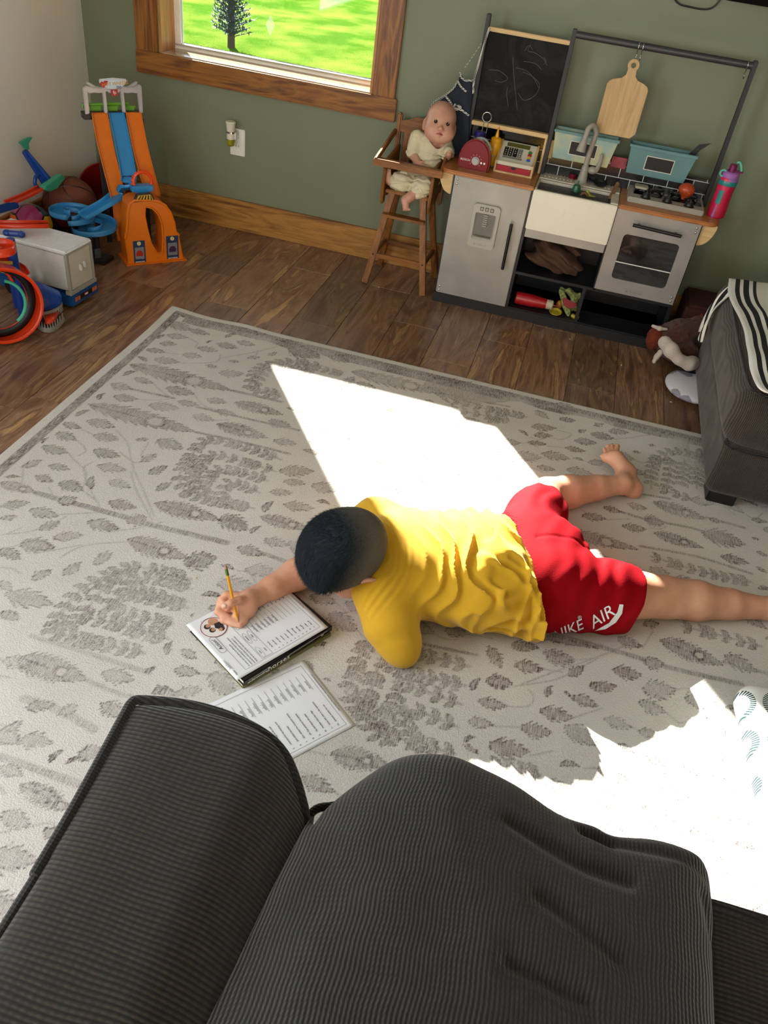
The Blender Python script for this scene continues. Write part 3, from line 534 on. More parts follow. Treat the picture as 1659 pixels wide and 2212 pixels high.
b.box(KX0 + th, KX1 - th, KF + .004, KB, .033, .047).box(-.164, KX1 - th, KF + .004, KB, .196, .208).box(KX0 + th, KX1 - th, KB - .008, KB, .047, KT).box(KX0 + th, KX1 - th, KF + .002, KB - .01, KT - .016, KT - .002)
b.build('cabinet_body', navy, k, bev=.0015)
b = B().box(KX0, KX1, KF - .002, KF + .012, 0, .043); b.build('kick_board', navy, k, bev=.0015)
def face(x0, x1, z0, z1, y0=KF - .004, y1=KF + .01): return B().box(x0, x1, y0, y1, z0, z1)
def screws(par, pts, y):
    for x, z in pts: B().ell((x, y, z), (.0045, .003, .0045), n=12, m=6).build('screw_cap', CHROME, par)
fd = face(KX0 + .009, -.176, .045, .543).build('fridge_door', silver, k, bev=.002); yF = KF - .005
screws(fd, [(KX0 + .022, .53), (KX0 + .022, .512), (KX0 + .022, .075), (KX0 + .022, .058)], yF)
def handle(par, p, q, r=.0065):
    p = Vector(p); q = Vector(q); d = (q - p).normalized(); s = B().tube([p, q], r, 14)
    for f_ in (.12, .88): c = p.lerp(q, f_); s.tube([c, Vector((c.x, yF, c.z))], .0055, 10)
    return lab(s.build('handle', BLACK, par, bev=.001), 'black bar handle')
handle(fd, wy(1105, 484, yF - .022), wy(1085, 582, yF - .022))
q = [wy(*p, yF) for p in ((1025, 436), (1084, 448), (1064, 541), (1011, 527))]; dx0 = (q[0].x + q[3].x) / 2; dx1 = (q[1].x + q[2].x) / 2; dz1 = (q[0].z + q[1].z) / 2; dz0 = (q[2].z + q[3].z) / 2; dw = dx1 - dx0; dh = dz1 - dz0
FT = lambda y: Matrix(((1, 0, 0, 0), (0, 0, -1, y), (0, 1, 0, 0), (0, 0, 0, 1)))  # local xy -> world xz, local z towards the room
dp = B(FT(yF)); out = rrect(dx0, dx1, dz0, dz1, .014); ix0, ix1, iz0, iz1 = dx0 + .012, dx1 - .012, dz0 + .032, dz1 - .035; inn = rrect(ix0, ix1, iz0, iz1, .008); n = len(out)
dp.add([(x, z, 0) for x, z in out] + [(x, z, .012) for x, z in out] + [(x, z, .012) for x, z in inn] + [(x + .006 * (1 if x < (ix0 + ix1) / 2 else -1), z + .012 * (z < (iz0 + iz1) / 2), .0006) for x, z in inn], [(i + a * n, (i + 1) % n + a * n, (i + 1) % n + (a + 1) * n, i + (a + 1) * n) for a in range(3) for i in range(n)] + [tuple(3 * n + i for i in range(n))])
dsp = lab(dp.build('water_dispenser', plain('dispenser_grey', 'a8a49b', .4, .03), fd, ang=30), 'grey moulded water and ice dispenser panel')
s = B(FT(yF)); cx = (dx0 + dx1) / 2
for i in range(3):
    x = cx + (i - 1) * .021; s.prism(rrect(x - .007, x + .007, dz1 - .025, dz1 - .010, .002), .012, .0135)
s.build('button', BLACK, dsp)
s = B(FT(yF))
for i in range(3):
    x = cx + (i - 1) * .021; s.prism(rrect(x - .0048, x + .0048, dz1 - .023, dz1 - .012, .002), .0135, .014); s.prism(arc_ := [(x + .0022 * math.cos(a), dz1 - .0165 + .003 * math.sin(a)) for a in [j * PI / 4 for j in range(8)]], .014, .0145)
s.build('button_icon', greyp, dsp); B(FT(yF)).prism([(x * .93 + (ix0 + ix1) * .035, z * .95 + (iz0 + iz1) * .025 + .003) for x, z in inn], .0008, .0011).build('painted_shade_back', plain('recess_shade_grey', '6a6760', .4, .05), dsp)  # darker grey sheet paints the shade inside the recess
s = B(FT(yF))
for i in range(6): s.box(cx - .009, cx + .009, iz1 - .012 - i * .0085, iz1 - .006 - i * .0085, .001, .0085)
s.build('chute', greyp, dsp, bev=.001)
s = B(FT(yF)); [s.box(ix0 + .004 + i * .0055, ix0 + .0065 + i * .0055, iz0, iz0 + .018, .0015, .004) for i in range(max(1, int((ix1 - ix0 - .008) / .0055)))]; s.build('drip_grille', BLACK, dsp)
def star(cx_, cy_, r): return [(cx_ + (r if i % 2 == 0 else r * .45) * math.sin(i * PI / 5), cy_ + (r if i % 2 == 0 else r * .45) * math.cos(i * PI / 5)) for i in range(10)]
s = B(FT(yF)); s.text('KidKraft', .0125, TR(cx + .004, dz0 + .014, .012), ext=.0004); s.prism(star(cx - .026, dz0 + .014, .005), .012, .0128); s.build('embossed_logo', plain('dispenser_dark', '8c887f', .4, .03), dsp)
# apron sink front, drawer strip
B().box(-.166, .168, KF - .016, KF + .004, .397, .553).build('sink_apron', cream, k, bev=.003)
B().box(-.163, .165, KF + .004, KF + .012, .358, .397).build('lower_panel', silver, k, bev=.001)
# oven door with window
od = thing('x', (0, 0, 0), None, None); bpy.data.objects.remove(od)
ox0, ox1, oz0, oz1 = .171, .497, .212, .545; q = [wy(*p, yF) for p in ((1352, 505), (1468, 530), (1437, 625), (1316, 600))]
wxa = (q[0].x + q[3].x) / 2; wxb = (q[1].x + q[2].x) / 2; wzb = (q[0].z + q[1].z) / 2; wza = (q[2].z + q[3].z) / 2
out = [(ox0, oz0), (ox1, oz0), (ox1, oz1), (ox0, oz1)]; inn = rrect(wxa, wxb, wza, wzb, .016, 6)
def ringplate(outer, inner, z0, z1):  # plate with a hole, outer has 4 corners
    m = len(inner); k4 = m // 4; o4 = [outer[2], outer[3], outer[0], outer[1]]; s = B(); vs = [(x, y, z) for z in (z0, z1) for x, y in inner] + [(x, y, z) for z in (z0, z1) for x, y in o4]; fs = []
    for i in range(m):
        j = (i + 1) % m; c = min(3, i // k4) if i % k4 != k4 - 1 else i // k4
        for a, (A, O) in enumerate(((0, 2 * m), (m, 2 * m + 4))):
            fs.append((A + i, A + j, O + c)); 
            if i % k4 == k4 - 1: fs.append((A + j, O + c, O + (c + 1) % 4))
        fs.append((i, j, m + j, m + i))
    for c in range(4): fs.append((2 * m + c, 2 * m + (c + 1) % 4, 2 * m + 4 + (c + 1) % 4, 2 * m + 4 + c))
    s.add(vs, fs); return s
s = ringplate(out, inn, 0, .014); s2 = B(FT(KF + .01)); s2.add(s.v, s.f); od = s2.build('oven_door', silver, k, ang=30)
t = NT('oven_glass'); m = t.P(col=(.012, .013, .015), rough=.03, coat=.8, spec=.9); lab(B(FT(KF + .004)).prism(rrect(wxa - .004, wxb + .004, wza - .004, wzb + .004, .016), 0, .003).build('oven_window', m, od), 'dark glossy oven window')
zr = wy(1390, 578, yF).z; B(FT(KF - .001)).box(wxa, wxb, zr - .0018, zr + .0018, 0, .001).build('rack_line', WHITE, od)
handle(od, wy(1367, 486, yF - .022), wy(1472, 511, yF - .022))
screws(od, [(ox1 - .014, .53), (ox1 - .014, .512), (ox1 - .014, .243), (ox1 - .014, .226)], yF)
lc = wy(1371, 628, yF); lg = B(FT(yF)); lg.prism(rrect(lc.x - .042, lc.x + .042, .219, .239, .005), 0, .0015); lg = lg.build('logo_plate', silver, od)
s = B(FT(yF)); s.text('KidKraft', .0155, TR(lc.x + .008, .229, .0015), ext=.0005); s.prism(star(lc.x - .031, .229, .006), .0015, .0025); s.build('embossed_logo', plain('logo_grey', '77756f', .4, .03), lg)
# counters with half-round end leaves
def counter(x0, x1, left):
    r = .05; y0, y1 = KF - .014, KB
    pts = [(x1, y1), (x0, y1)] if left else [(x1, y1), (x0, y1), (x0, y0)]
    if left: pts += [(x0 + r - r * math.cos(a), y0 + r - r * math.sin(a)) for a in [i * PI / 12 for i in range(7)]] + [(x1, y0)]
    else: pts += [(x1 - r + r * math.sin(a), y0 + r - r * math.cos(a)) for a in [i * PI / 12 for i in range(7)]]
    return B().prism(pts, KT, KT + .016).build('countertop', butcher, k, bev=.004)
counter(-.556, -.166, True); counter(.17, .562, False)
for xe, sg in ((KX0 - .001, -1), (KX1 + .001, 1)):
    s = B(FT(KF + .016)); pr = [(xe, KT)] + [(xe + sg * .056 * math.cos(a), KT - .085 * math.sin(a)) for a in [i * PI / 20 for i in range(11)]]; s.prism(pr, -.2, 0); s.build('end_bracket', palew, k, bev=.0015)
c = wy(965, 408, 3.43); B().tube([(KX0 + .002, 3.43, c.z), (KX0 - .03, 3.43, c.z)], .005, 10).ell((KX0 - .034, 3.43, c.z), (.009, .009, .009)).build('towel_peg', palew, k)
# sink basin
CT = KT + .016
s = B(); sx0, sx1 = -.164, .168; sy0, sym, sy1 = KF + .004, 3.50, KB - .01; bz = .483
s.box(sx0, sx0 + .008, sy0, sym, bz, CT - .004).box(sx1 - .03, sx1, sy0, sym, bz, CT - .004).box(sx0, sx1, sy0, sym, bz - .006, bz).box(sx0, sx1, sym, sym + .006, bz, CT - .002)
s.box(sx0, sx1, sym, sy1, CT - .008, CT)
s.build('sink_basin', steelp, k, bev=.002)
for i in list(range(8)) + list(range(15, 20)): x = sx0 + .02 + i * .0155; B().box(x, x + .004, sym + .03, sy1 - .01, CT, CT + .0025).build('drain_rib', steelp, k)
s = B(FT(sym + .0005)); s.prism(rrect(sx0 + .016, sx0 + .028, CT - .055, CT - .025, .006), -.001, .002); s.build('overflow_slot', BLACK, k)
# faucet
fb = fl(1258, 386, CT); fy0 = 3.525; fb = wy(1258, 386, fy0); fz = CT
s = B(); s.lathe([(0, 0), (.026, 0), (.026, .006), (.02, .01), (.0165, .04), (.0135, .07), (.0125, .072)], Matrix.Translation((fb.x, fy0, fz)), 24)
p0 = Vector((fb.x, fy0, fz + .068)); yq = lambda x, y, d: wy(x, y, fy0 - d)
pth = cr([p0, yq(1272, 335, .0), yq(1284, 300, .005), yq(1288, 284, .012), yq(1282, 272, .024), yq(1272, 277, .038), yq(1266, 292, .046), yq(1262, 302, .05)], 6)
s.tube(pth, [.0105] * len(pth), 14); n0, n1 = yq(1263, 300, .049), yq(1254, 328, .058); s.tube([n0, n0.lerp(n1, .1), n0.lerp(n1, .9), n1], [.0105, .012, .0185, .018], 18)
fa = s.build('faucet', greyp, k, ang=50)
s = B(); hb = wy(1280, 368, fy0); s.ell(hb, (.02, .016, .015)); s.tube(cr([hb + Vector((.014, 0, 0)), wy(1296, 352, fy0 - .01), wy(1301, 333, fy0 - .015)], 6), [.009] * 6 + [.0065] * 6 + [.004], 10); s.build('lever', greyp, fa)
# stove
z1 = CT + .02; v0, v1, u0, u1 = .197, .497, KF + .048, KB - .02
s = B(); s.prism(rrect(v0, v1, u0, u1, .008), CT, z1); st = lab(s.build('stovetop', plain('stove_beige', 'a39d90', .4, .05), k, bev=.003), 'raised beige-grey hob tray')
B().box(v0 + .02, v1 - .012, u0 + .055, u1 - .008, z1 - .001, z1 + .002).build('hob_glass', plain('glossy_black', '0a0b0d', .12, .05), st)
for i in range(3):
    x = v0 + .068 + i * .085; y = u0 + .027; s = B(Matrix.Translation((x, y, z1))); s.lathe([(0, 0), (.021, 0), (.021, .002), (.016, .005), (.013, .016), (.011, .018), (0, .018)], n=24); s.box(-.003, .003, -.012, .012, .016, .026); lab(s.build('control_knob', BLACK, st, bev=.0008), 'black control knob')
for i in range(2):
    x = v0 + .085 + i * .135; y = (u0 + .055 + u1) / 2; s = B(Matrix.Translation((x, y, z1 + .002))); s.lathe([(.05, .008), (.054, .011), (.05, .014), (.046, .011), (.05, .008)], n=32)
    for a in range(4): s.bar((math.cos(a * PI / 2) * .012, math.sin(a * PI / 2) * .012, .011), (math.cos(a * PI / 2) * .058, math.sin(a * PI / 2) * .058, .011), .005, .006).bar((math.cos(a * PI / 2) * .056, math.sin(a * PI / 2) * .056, 0), (math.cos(a * PI / 2) * .056, math.sin(a * PI / 2) * .056, .012), .005, .005, up=(1, .1, 0))
    s.lathe([(0, 0), (.018, 0), (.018, .006), (0, .007)], n=20); s.build('burner_grate', BLACK, st)
# hutch
PY = 3.56; hz = 1.085
b = B()
for x in (-.491, -.160, .506): B().box(x - .008, x + .008, PY - .014, PY + .016, CT, hz).build('hutch_post', plain('charcoal_paint', '1a1b1e', .5, .08), k, bev=.002)
B().tube([(-.155, PY, 1.068), (.503, PY, 1.068)], .0125, 18).build('hanging_rod', plain('dark_grey_rod', '35353a', .4, .08), k)
t = NT('chalkboard'); sm = t.noise(6, 5, .7, dist=2); c = t.mix(t.ramp(sm, (.45, 0.0), (.85, .18)), hx('0f1010'), hx('6a6a68')); m = t.P(col=c, rough=.7, spec=.2)
ch = B().box(-.482, -.169, PY - .002, PY + .004, .715, 1.03).build('chalkboard', m, k)
s = B(FT(PY - .003)); P2 = lambda u, v: (lambda w_: (w_.x, w_.z, 0))(wy(900 + u / 2.186, v / 2.186, PY - .003))
for pts in ([(540, 210), (525, 240), (560, 250), (600, 280), (615, 310)], [(470, 320), (520, 335), (560, 380), (575, 415)], [(500, 340), (545, 360), (580, 400), (560, 450), (520, 472)], [(455, 270), (460, 370), (475, 520)], [(430, 410), (425, 440), (432, 500)], [(480, 440), (500, 470), (530, 470), (560, 450)], [(510, 240), (530, 215), (548, 235)], [(340, 330), (390, 335), (430, 370), (400, 388), (370, 380)], [(600, 270), (612, 290), (600, 305)], [(505, 290), (560, 300), (590, 330)]):
    s.tube(cr([P2(*p) for p in pts], 5), .0007, 4)
s.build('chalk_scribble', plain('chalk', '6c6d6b', .9), ch)
B().box(-.483, -.168, PY - .01, PY + .012, 1.03, 1.045).build('top_rail', palew, k, bev=.002)
B().box(-.483, -.168, PY - .03, PY + .012, .700, .716).build('chalk_ledge', palew, k, bev=.002)
B().box(-.178, -.169, PY - .012, PY + .014, CT, .70).box(-.151, -.137, PY + .014, PY + .02, CT + .06, .69).build('wood_side_strip', palev, k, bev=.001)
t = NT('black_subway_tile'); bk = t.N('ShaderNodeTexBrick', {'Vector': t.co((1, 1, 1), (PI / 2, 0, 0)), 'Color1': hx('15171a'), 'Color2': hx('1c1f22'), 'Mortar': hx('c9c9c4'), 'Scale': 1.0, 'Mortar Size': .0016, 'Brick Width': .098, 'Row Height': .046}); m = t.P(col=bk.outputs[0], rough=.25)
B().box(-.483, .498, PY + .02, PY + .03, CT, CT + .093).build('tile_backsplash', m, k)
B().box(-.483, -.168, PY + .012, PY + .02, CT + .093, .70).build('rear_panel', plain('glossy_black', '0a0b0d', .12, .05), k)
# ---------------------------------------------------------------- things on and in the kitchen
def shook(name, c, label):  # S-shaped wire hook hanging from the rod
    x, y = c.x, c.y; pts = arc((x, y, 1.068), .0155, R_(-20), R_(200), 10, (0, 1, 0), (0, 0, 1)) ; p0 = pts[0]
    pts = [Vector((x, y - .0155 * math.cos(a), 1.068 + .0155 * math.sin(a))) for a in [R_(-40 + 220 * i / 10) for i in range(11)]][::-1]
    low = [Vector((x, y - .012 + .012 * math.cos(a), 1.036 + .012 * math.sin(a))) for a in [R_(60 - 250 * i / 10) for i in range(11)]]
    return tag(B().tube(pts + low, .0018, 8).build(name, CHROME), label, 'hook', 'silver S-shaped hooks on the kitchen rod')
c1 = wy(1380, 100, PY); c3 = wy(1612, 148, PY); shook('s_hook', c1, 'silver S-hook carrying the cutting board, left of the pair'); shook('s_hook', c1 + Vector((.016, 0, 0)), 'empty silver S-hook beside the cutting board hook'); shook('s_hook', c3, 'silver S-hook alone at the right end of the rod')
cbx = (wy(1318, 165, PY).x + wy(1376, 298, PY).x) / 2
t = wood('cutting_board_wood', (hx('a8885a'), hx('c9a878'), hx('b99766'), hx('cfae80')), 2, 1.2, .55, .2, .05)
hx_, hz_ = c1.x, 1.005; w_ = .078
prof = [(-w_, .775), (-w_ + .018, .757), (w_ - .018, .757), (w_, .775), (w_, .93), (w_ - .006, .942), (w_ - .02, .95), (.03, .958), (.018, .97), (.016, .985)]
prof += [(.021 * math.cos(a), hz_ + .021 * math.sin(a)) for a in [R_(-40 + 260 * i / 16) for i in range(17)]] + [(-.016, .985), (-.018, .97), (-.03, .958), (-w_ + .02, .95), (-w_ + .006, .942), (-w_, .93)]
s = B(FT(PY - .012) @ Matrix.Translation((hx_, 0, 0))); hole = [(.0095 * math.cos(a), hz_ + .0095 * math.sin(a)) for a in [2 * PI * i / 16 for i in range(16)]]
k_ = len(prof); 
bmv = B(FT(PY - .012) @ Matrix.Translation((hx_, 0, 0)));
def plate_hole(bb, prof, hole, z0, z1):
    bm = bmesh.new(); vo = [bm.verts.new((x, y, z0)) for x, y in prof]; vh = [bm.verts.new((x, y, z0)) for x, y in hole]
    es = [bm.edges.new((l[i], l[(i + 1) % len(l)])) for l in (vo, vh) for i in range(len(l))]
    bmesh.ops.triangle_fill(bm, use_beauty=True, edges=es); r = bmesh.ops.extrude_face_region(bm, geom=bm.faces[:]); bmesh.ops.translate(bm, vec=(0, 0, z1 - z0), verts=[g for g in r['geom'] if isinstance(g, bmesh.types.BMVert)])
    bm.verts.index_update(); bb.add([v.co[:] for v in bm.verts], [tuple(v.index for v in f.verts) for f in bm.faces]); bm.free(); return bb
tag(plate_hole(bmv, prof, hole, 0, .009).build('cutting_board', t, bev=0), 'pale wooden cutting board with a round handle hole hanging on the kitchen rod', 'cutting board')
# teal bins
teal = plain('teal_painted_tin', '5c8688', .45, .1, 8)
def bin_(fp, label, spots):
    q = [wy(*p, 3.52) for p in fp]; x0, x1, zt = q[0].x, q[1].x, (q[0].z + q[1].z) / 2; a0, a1, zb = q[2].x, q[3].x, (q[2].z + q[3].z) / 2; yf, yb = 3.52, 3.63 - .045
    o = thing('storage_bin', ((x0 + x1) / 2, 3.56, zb), label, 'bin', 'teal tin bins hung on the kitchen splashback')
    y2 = yf + .012; th = .003; s = B(); V = [(x0, yf, zt), (x1, yf, zt), (x1, yb, zt), (x0, yb, zt), (a0, y2, zb), (a1, y2, zb), (a1, yb - .004, zb), (a0, yb - .004, zb)]
    I = [(x0 + th, yf + th, zt), (x1 - th, yf + th, zt), (x1 - th, yb - th, zt), (x0 + th, yb - th, zt), (a0 + th, y2 + th, zb + th), (a1 - th, y2 + th, zb + th), (a1 - th, yb - .008, zb + th), (a0 + th, yb - .008, zb + th)]
    s.add(V + I, [(0, 1, 5, 4), (1, 2, 6, 5), (2, 3, 7, 6), (3, 0, 4, 7), (4, 5, 6, 7), (8, 9, 13, 12), (9, 10, 14, 13), (10, 11, 15, 14), (11, 8, 12, 15), (12, 13, 14, 15), (0, 1, 9, 8), (1, 2, 10, 9), (2, 3, 11, 10), (3, 0, 8, 11)])
    mt = teal
    if spots:
        t = NT('teal_tin_chalky'); n = t.noise(14, 5, .6); mt = t.P(col=t.mix(t.ramp(n, (.4, 0.0), (.62, 1.0)), hx('8caaa6'), hx('b4b48c')), rough=.5)
    s.build('bin_body', mt, o, ang=30)
    s = B(); s.box(x0 - .004, x1 + .004, yf - .005, yf, zt - .008, zt + .002).box(x0 - .004, x0, yf, yb, zt - .006, zt + .002).box(x1, x1 + .004, yf, yb, zt - .006, zt + .002).box(x0 - .004, x1 + .004, yb, yb + .005, zt - .006, zt + .002); s.build('rolled_rim', teal, o, bev=.0015)
    zm = (zt + zb) / 2 - .002; cx = (a0 + a1 + x0 + x1) / 4; T = frame((cx, yf + .0055 - .002, zm), (1, 0, 0), (0, -.012 / (zt - zb), 1))
    s = B(T); s.box(-.055, .055, -.027, .027, -.0005, .0008); s.build('label_border', plain('label_white', 'd9d5c8', .5, .03), o); s = B(T); s.box(-.052, .052, -.024, .024, .0008, .0016); s.build('chalk_label', plain('chalk_black', '1d1e1e', .6), o)
    return x0, x1, zt
bin_([(1201, 277), (1336, 308), (1192, 341), (1310, 365)], 'left teal tin bin with smudged yellowish front and black label, behind the faucet', True)
bx2 = bin_([(1365, 309), (1505, 342), (1352, 373), (1475, 399)], 'right teal tin bin with clean front and black label, above the stove', False)
kp = [wy(*p, 3.55) for p in ((1485, 335), (1510, 312), (1537, 309), (1512, 325), (1497, 340), (1470, 355))]; s = B(FT(3.55)); s.prism([(p.x, p.z) for p in kp], 0, .002); tag(s.build('toy_knife', plain('dark_blade', '1a1a1c', .3)), 'dark toy knife blade sticking out of the right teal bin', 'toy knife')
c = wy(1338, 348, 3.567); s = B().box(c.x - .03, c.x + .03, 3.572, 3.579, CT + .075, CT + .115); tag(s.build('pink_card', plain('pink_felt', '9c4a52', .9, .2, 60)), 'dusty pink rectangular card between the two teal bins', 'card')
# toaster
tc_ = fl(1017, 373, CT); tc_.y = 3.43; tx = tc_.x; o = thing('toy_toaster', (tx, 3.43, CT), 'dark red dome-shaped toy toaster on the left counter', 'toy toaster'); ha = .062; hh = .118
dome = [(ha * 1.0, 0), (ha * 1.03, .02)] + [(ha * math.cos(a) * 1.03, .04 + (hh - .04) * math.sin(a)) for a in [i * PI / 16 for i in range(17)]] + [(-ha * 1.03, .02), (-ha, 0)]
TT = FT(3.43) @ Matrix.Translation((tx, CT, 0)); B(TT).prism(dome, .0, .028).build('front_shell', plain('cherry_red', '780a16', .15, .03, coat=.3), o, bev=.006, seg=3)
B(TT).prism([(x * .97, y * .97) for x, y in dome], -.034, 0).build('rear_shell', plain('toaster_grey', '6d706c', .35), o, bev=.004)
s = B(TT); s.tube(cr([(-.012, .102, -.014), (.0, .113, -.014), (.024, .112, -.014), (.044, .095, -.014), (.054, .076, -.014)], 5), .0065, 8); s.build('grip', plain('grip_grey', '8a948e', .4), o)
s = B(TT @ Matrix.Translation((.006, .038, .028))); s.lathe([(.016, 0), (.016, .003), (.0125, .003), (.012, .01), (0, .011)], n=24); s.build('dial', plain('dial_grey', 'a8a8a4', .4), o, bev=.0005)
s = B(TT); s.text('BOSCH', .011, TR(-.036, .036, .0285), ext=.0004, sx=1.1); [s.prism([(.03 + i * .013 + .004 * math.cos(a), .034 + .004 * math.sin(a)) for a in [j * PI / 5 for j in range(10)]], .028, .0288) for i in range(2)]
[s.prism([(.006 + .023 * math.cos(b_) + .0012 * math.cos(a), .038 + .023 * math.sin(b_) + .0012 * math.sin(a)) for a in [j * PI / 3 for j in range(6)]], .028, .0286) for b_ in [R_(-40 + 32 * j) for j in range(9)]]; s.build('markings', WHITE, o)
# wire caddy, jar, mustard bottle
cy_ = 3.525; cc = wy(1045, 345, cy_); cx = cc.x; cz = CT; o = thing('condiment_caddy', (cx, cy_, cz), 'silver wire condiment caddy with a ring handle behind the toy toaster', 'caddy')
s = B(); rg = wy(1052, 253, cy_)
s.tube([Vector((rg.x + .018 * math.cos(a), cy_, rg.z + .018 * math.sin(a))) for a in [2 * PI * i / 24 for i in range(24)]], .0018, 6, closed=True)
for d in (-.009, .009): s.tube([(rg.x + d, cy_, rg.z - .016), (rg.x + d - .004, cy_, cz + .002)], .0014, 6)
for zz in (.004, .045):
    for sx_ in (-1, 1): s.tube([Vector((cx + sx_ * .036 + .029 * math.cos(a), cy_ + .029 * math.sin(a), cz + zz)) for a in [2 * PI * i / 20 for i in range(20)]], .0014, 6, closed=True)
for sx_ in (-1, 1):
    for j in range(4): a = PI / 4 + j * PI / 2; s.tube([(cx + sx_ * .036 + .029 * math.cos(a), cy_ + .029 * math.sin(a), cz), (cx + sx_ * .036 + .029 * math.cos(a), cy_ + .029 * math.sin(a), cz + .06)], .0014, 6)
s.build('wire_frame', CHROME, o)
jx = cx - .034; o = thing('spice_jar', (jx, cy_, CT + .006), 'small spice jar with a dark purple-blue lid in the caddy', 'jar')
T = Matrix.Translation((jx, cy_, CT + .006)) @ Matrix.Diagonal((1, 1, 1.2, 1)); t = NT('jar_contents'); m = t.P(col=t.ramp(t.noise(120, 2), (.4, hx('6d6a5a')), (.6, hx('b9b09a'))), rough=.2); B(T).lathe([(0, 0), (.022, 0), (.023, .004), (.023, .06), (.018, .068), (.018, .074), (0, .074)], n=24).build('glass_body', m, o); B(T).lathe([(0, .073), (.0215, .073), (.0215, .094), (.019, .096), (0, .096)], n=24).build('lid', plain('purple_blue', '231f6b', .35), o)
mx = cx + .036; o = thing('mustard_bottle', (mx, cy_, CT + .006), 'yellow squeeze bottle with a pointed nozzle in the caddy', 'bottle'); T = Matrix.Translation((mx, cy_, CT + .006)); ym = plain('mustard_yellow', 'd69a08', .35, .03)
B(T).lathe([(0, 0), (.0235, 0), (.0245, .003), (.0245, .03), (.022, .045), (.0245, .06), (.0245, .082), (.021, .088), (0, .088)], n=24).build('bottle_body', ym, o); s = B(T); s.lathe([(0, .087), (.022, .087), (.022, .1), (.018, .104), (.009, .106), (.003, .134), (.003, .137), (.004, .139), (.002, .143), (0, .143)], n=20); s.build('nozzle_cap', ym, o)
# cash register
rl, rr = fl(1063, 373, CT), fl(1146, 390, CT); x0, x1 = rl.x, rr.x; y0 = 3.45; D = .13; o = thing('toy_cash_register', ((x0 + x1) / 2, y0 + D / 2, CT), 'cream toy cash register with wooden sides, keypad and red drawer', 'toy cash register')
sidep = [(0, 0), (D, 0), (D, .098), (D - .02, .102), (.035, .052), (.0, .046)]
for xs_ in (x0, x1 - .008):
    s = B(Matrix(((0, 0, 1, xs_), (1, 0, 0, y0), (0, 1, 0, CT), (0, 0, 0, 1)))); s.prism(sidep, 0, .008); s.build('wood_side', palev, o, bev=.0015)
cr_ = plain('register_cream', 'cfc9b8', .4, .03); s = B(Matrix(((0, 0, 1, x0 + .008), (1, 0, 0, y0), (0, 1, 0, CT), (0, 0, 0, 1)))); s.prism([(.004, .03), (D - .004, .03), (D - .004, .094), (D - .024, .098), (.034, .049), (.004, .044)], 0, x1 - x0 - .016); s.build('console', cr_, o, bev=.002)
B().box(x0 + .008, x1 - .008, y0 + .001, y0 + D - .01, CT, CT + .007).build('wood_base', palew, o); B().box(x0 + .009, x1 - .009, y0 + .003, y0 + D - .02, CT + .008, CT + .029).build('cash_drawer', plain('drawer_red', 'a81e30', .25, .05), o, bev=.001)
B(FT(y0 + .003)).prism([((x0 + x1) / 2 + .011 * math.cos(a), CT + .029 + .011 * math.sin(a)) for a in [PI + i * PI / 8 for i in range(9)]], 0, .001).build('finger_notch', BLACK, o)
SF = frame((x0 + .008, y0 + .034, CT + .049), (1, 0, 0), (0, D - .058, .049)); SL = math.hypot(D - .058, .049); W_ = x1 - x0 - .016
s = B(SF); s.box(W_ * .14, W_ * .8, SL * .72, SL * .94, 0, .0015); s.build('display', plain('lcd_olive', '5a5a2c', .2, .02), o)
s = B(SF); s.box(W_ * .1, W_ * .66, SL * .04, SL * .12, 0, .002)
kk = B(SF); kt = B(SF); gk = B(SF)
for r in range(4):
    for c_ in range(4):
        X = W_ * .1 + c_ * W_ * .135; Y = SL * .16 + r * SL * .125; (kk if c_ < 3 else gk).prism(rrect(X, X + W_ * .115, Y, Y + SL * .11, .0012, 2), 0, .003)
        kt.text(['C0.=', '789X', '456-', '123+'][r][c_], .0085, SF.inverted() @ SF @ TR(X + W_ * .057, Y + SL * .055, .0031), ext=.0002)
kk.build('number_keys', BLACK, o); gk.add(s.v and [tuple(SF.inverted() @ Vector(v)) for v in s.v], s.f); gk.build('function_keys', plain('key_grey', '6f6f6a', .4), o); kt.build('key_digits', WHITE, o)
for i, (cn, h) in enumerate((('blue', '3f62a8'), ('yellow', 'c9a02a'), ('red', 'a3242c'), ('green', '3c7a3a'))): s = B(SF); s.lathe([(0, .004), (.006, .0035), (.0075, 0)], TR(W_ * .84, SL * (.12 + i * .15), 0), 16, sx=1.2); lab(s.build('round_key', plain('key_' + cn, h, .3, .02), o), cn + ' round key')
B().box(x0 + .004, x1 - .004, y0 + D - .006, y0 + D + .004, CT + .07, CT + .105).build('back_ridge', plain('dark_brown_plastic', '3c332c', .4), o, bev=.002)
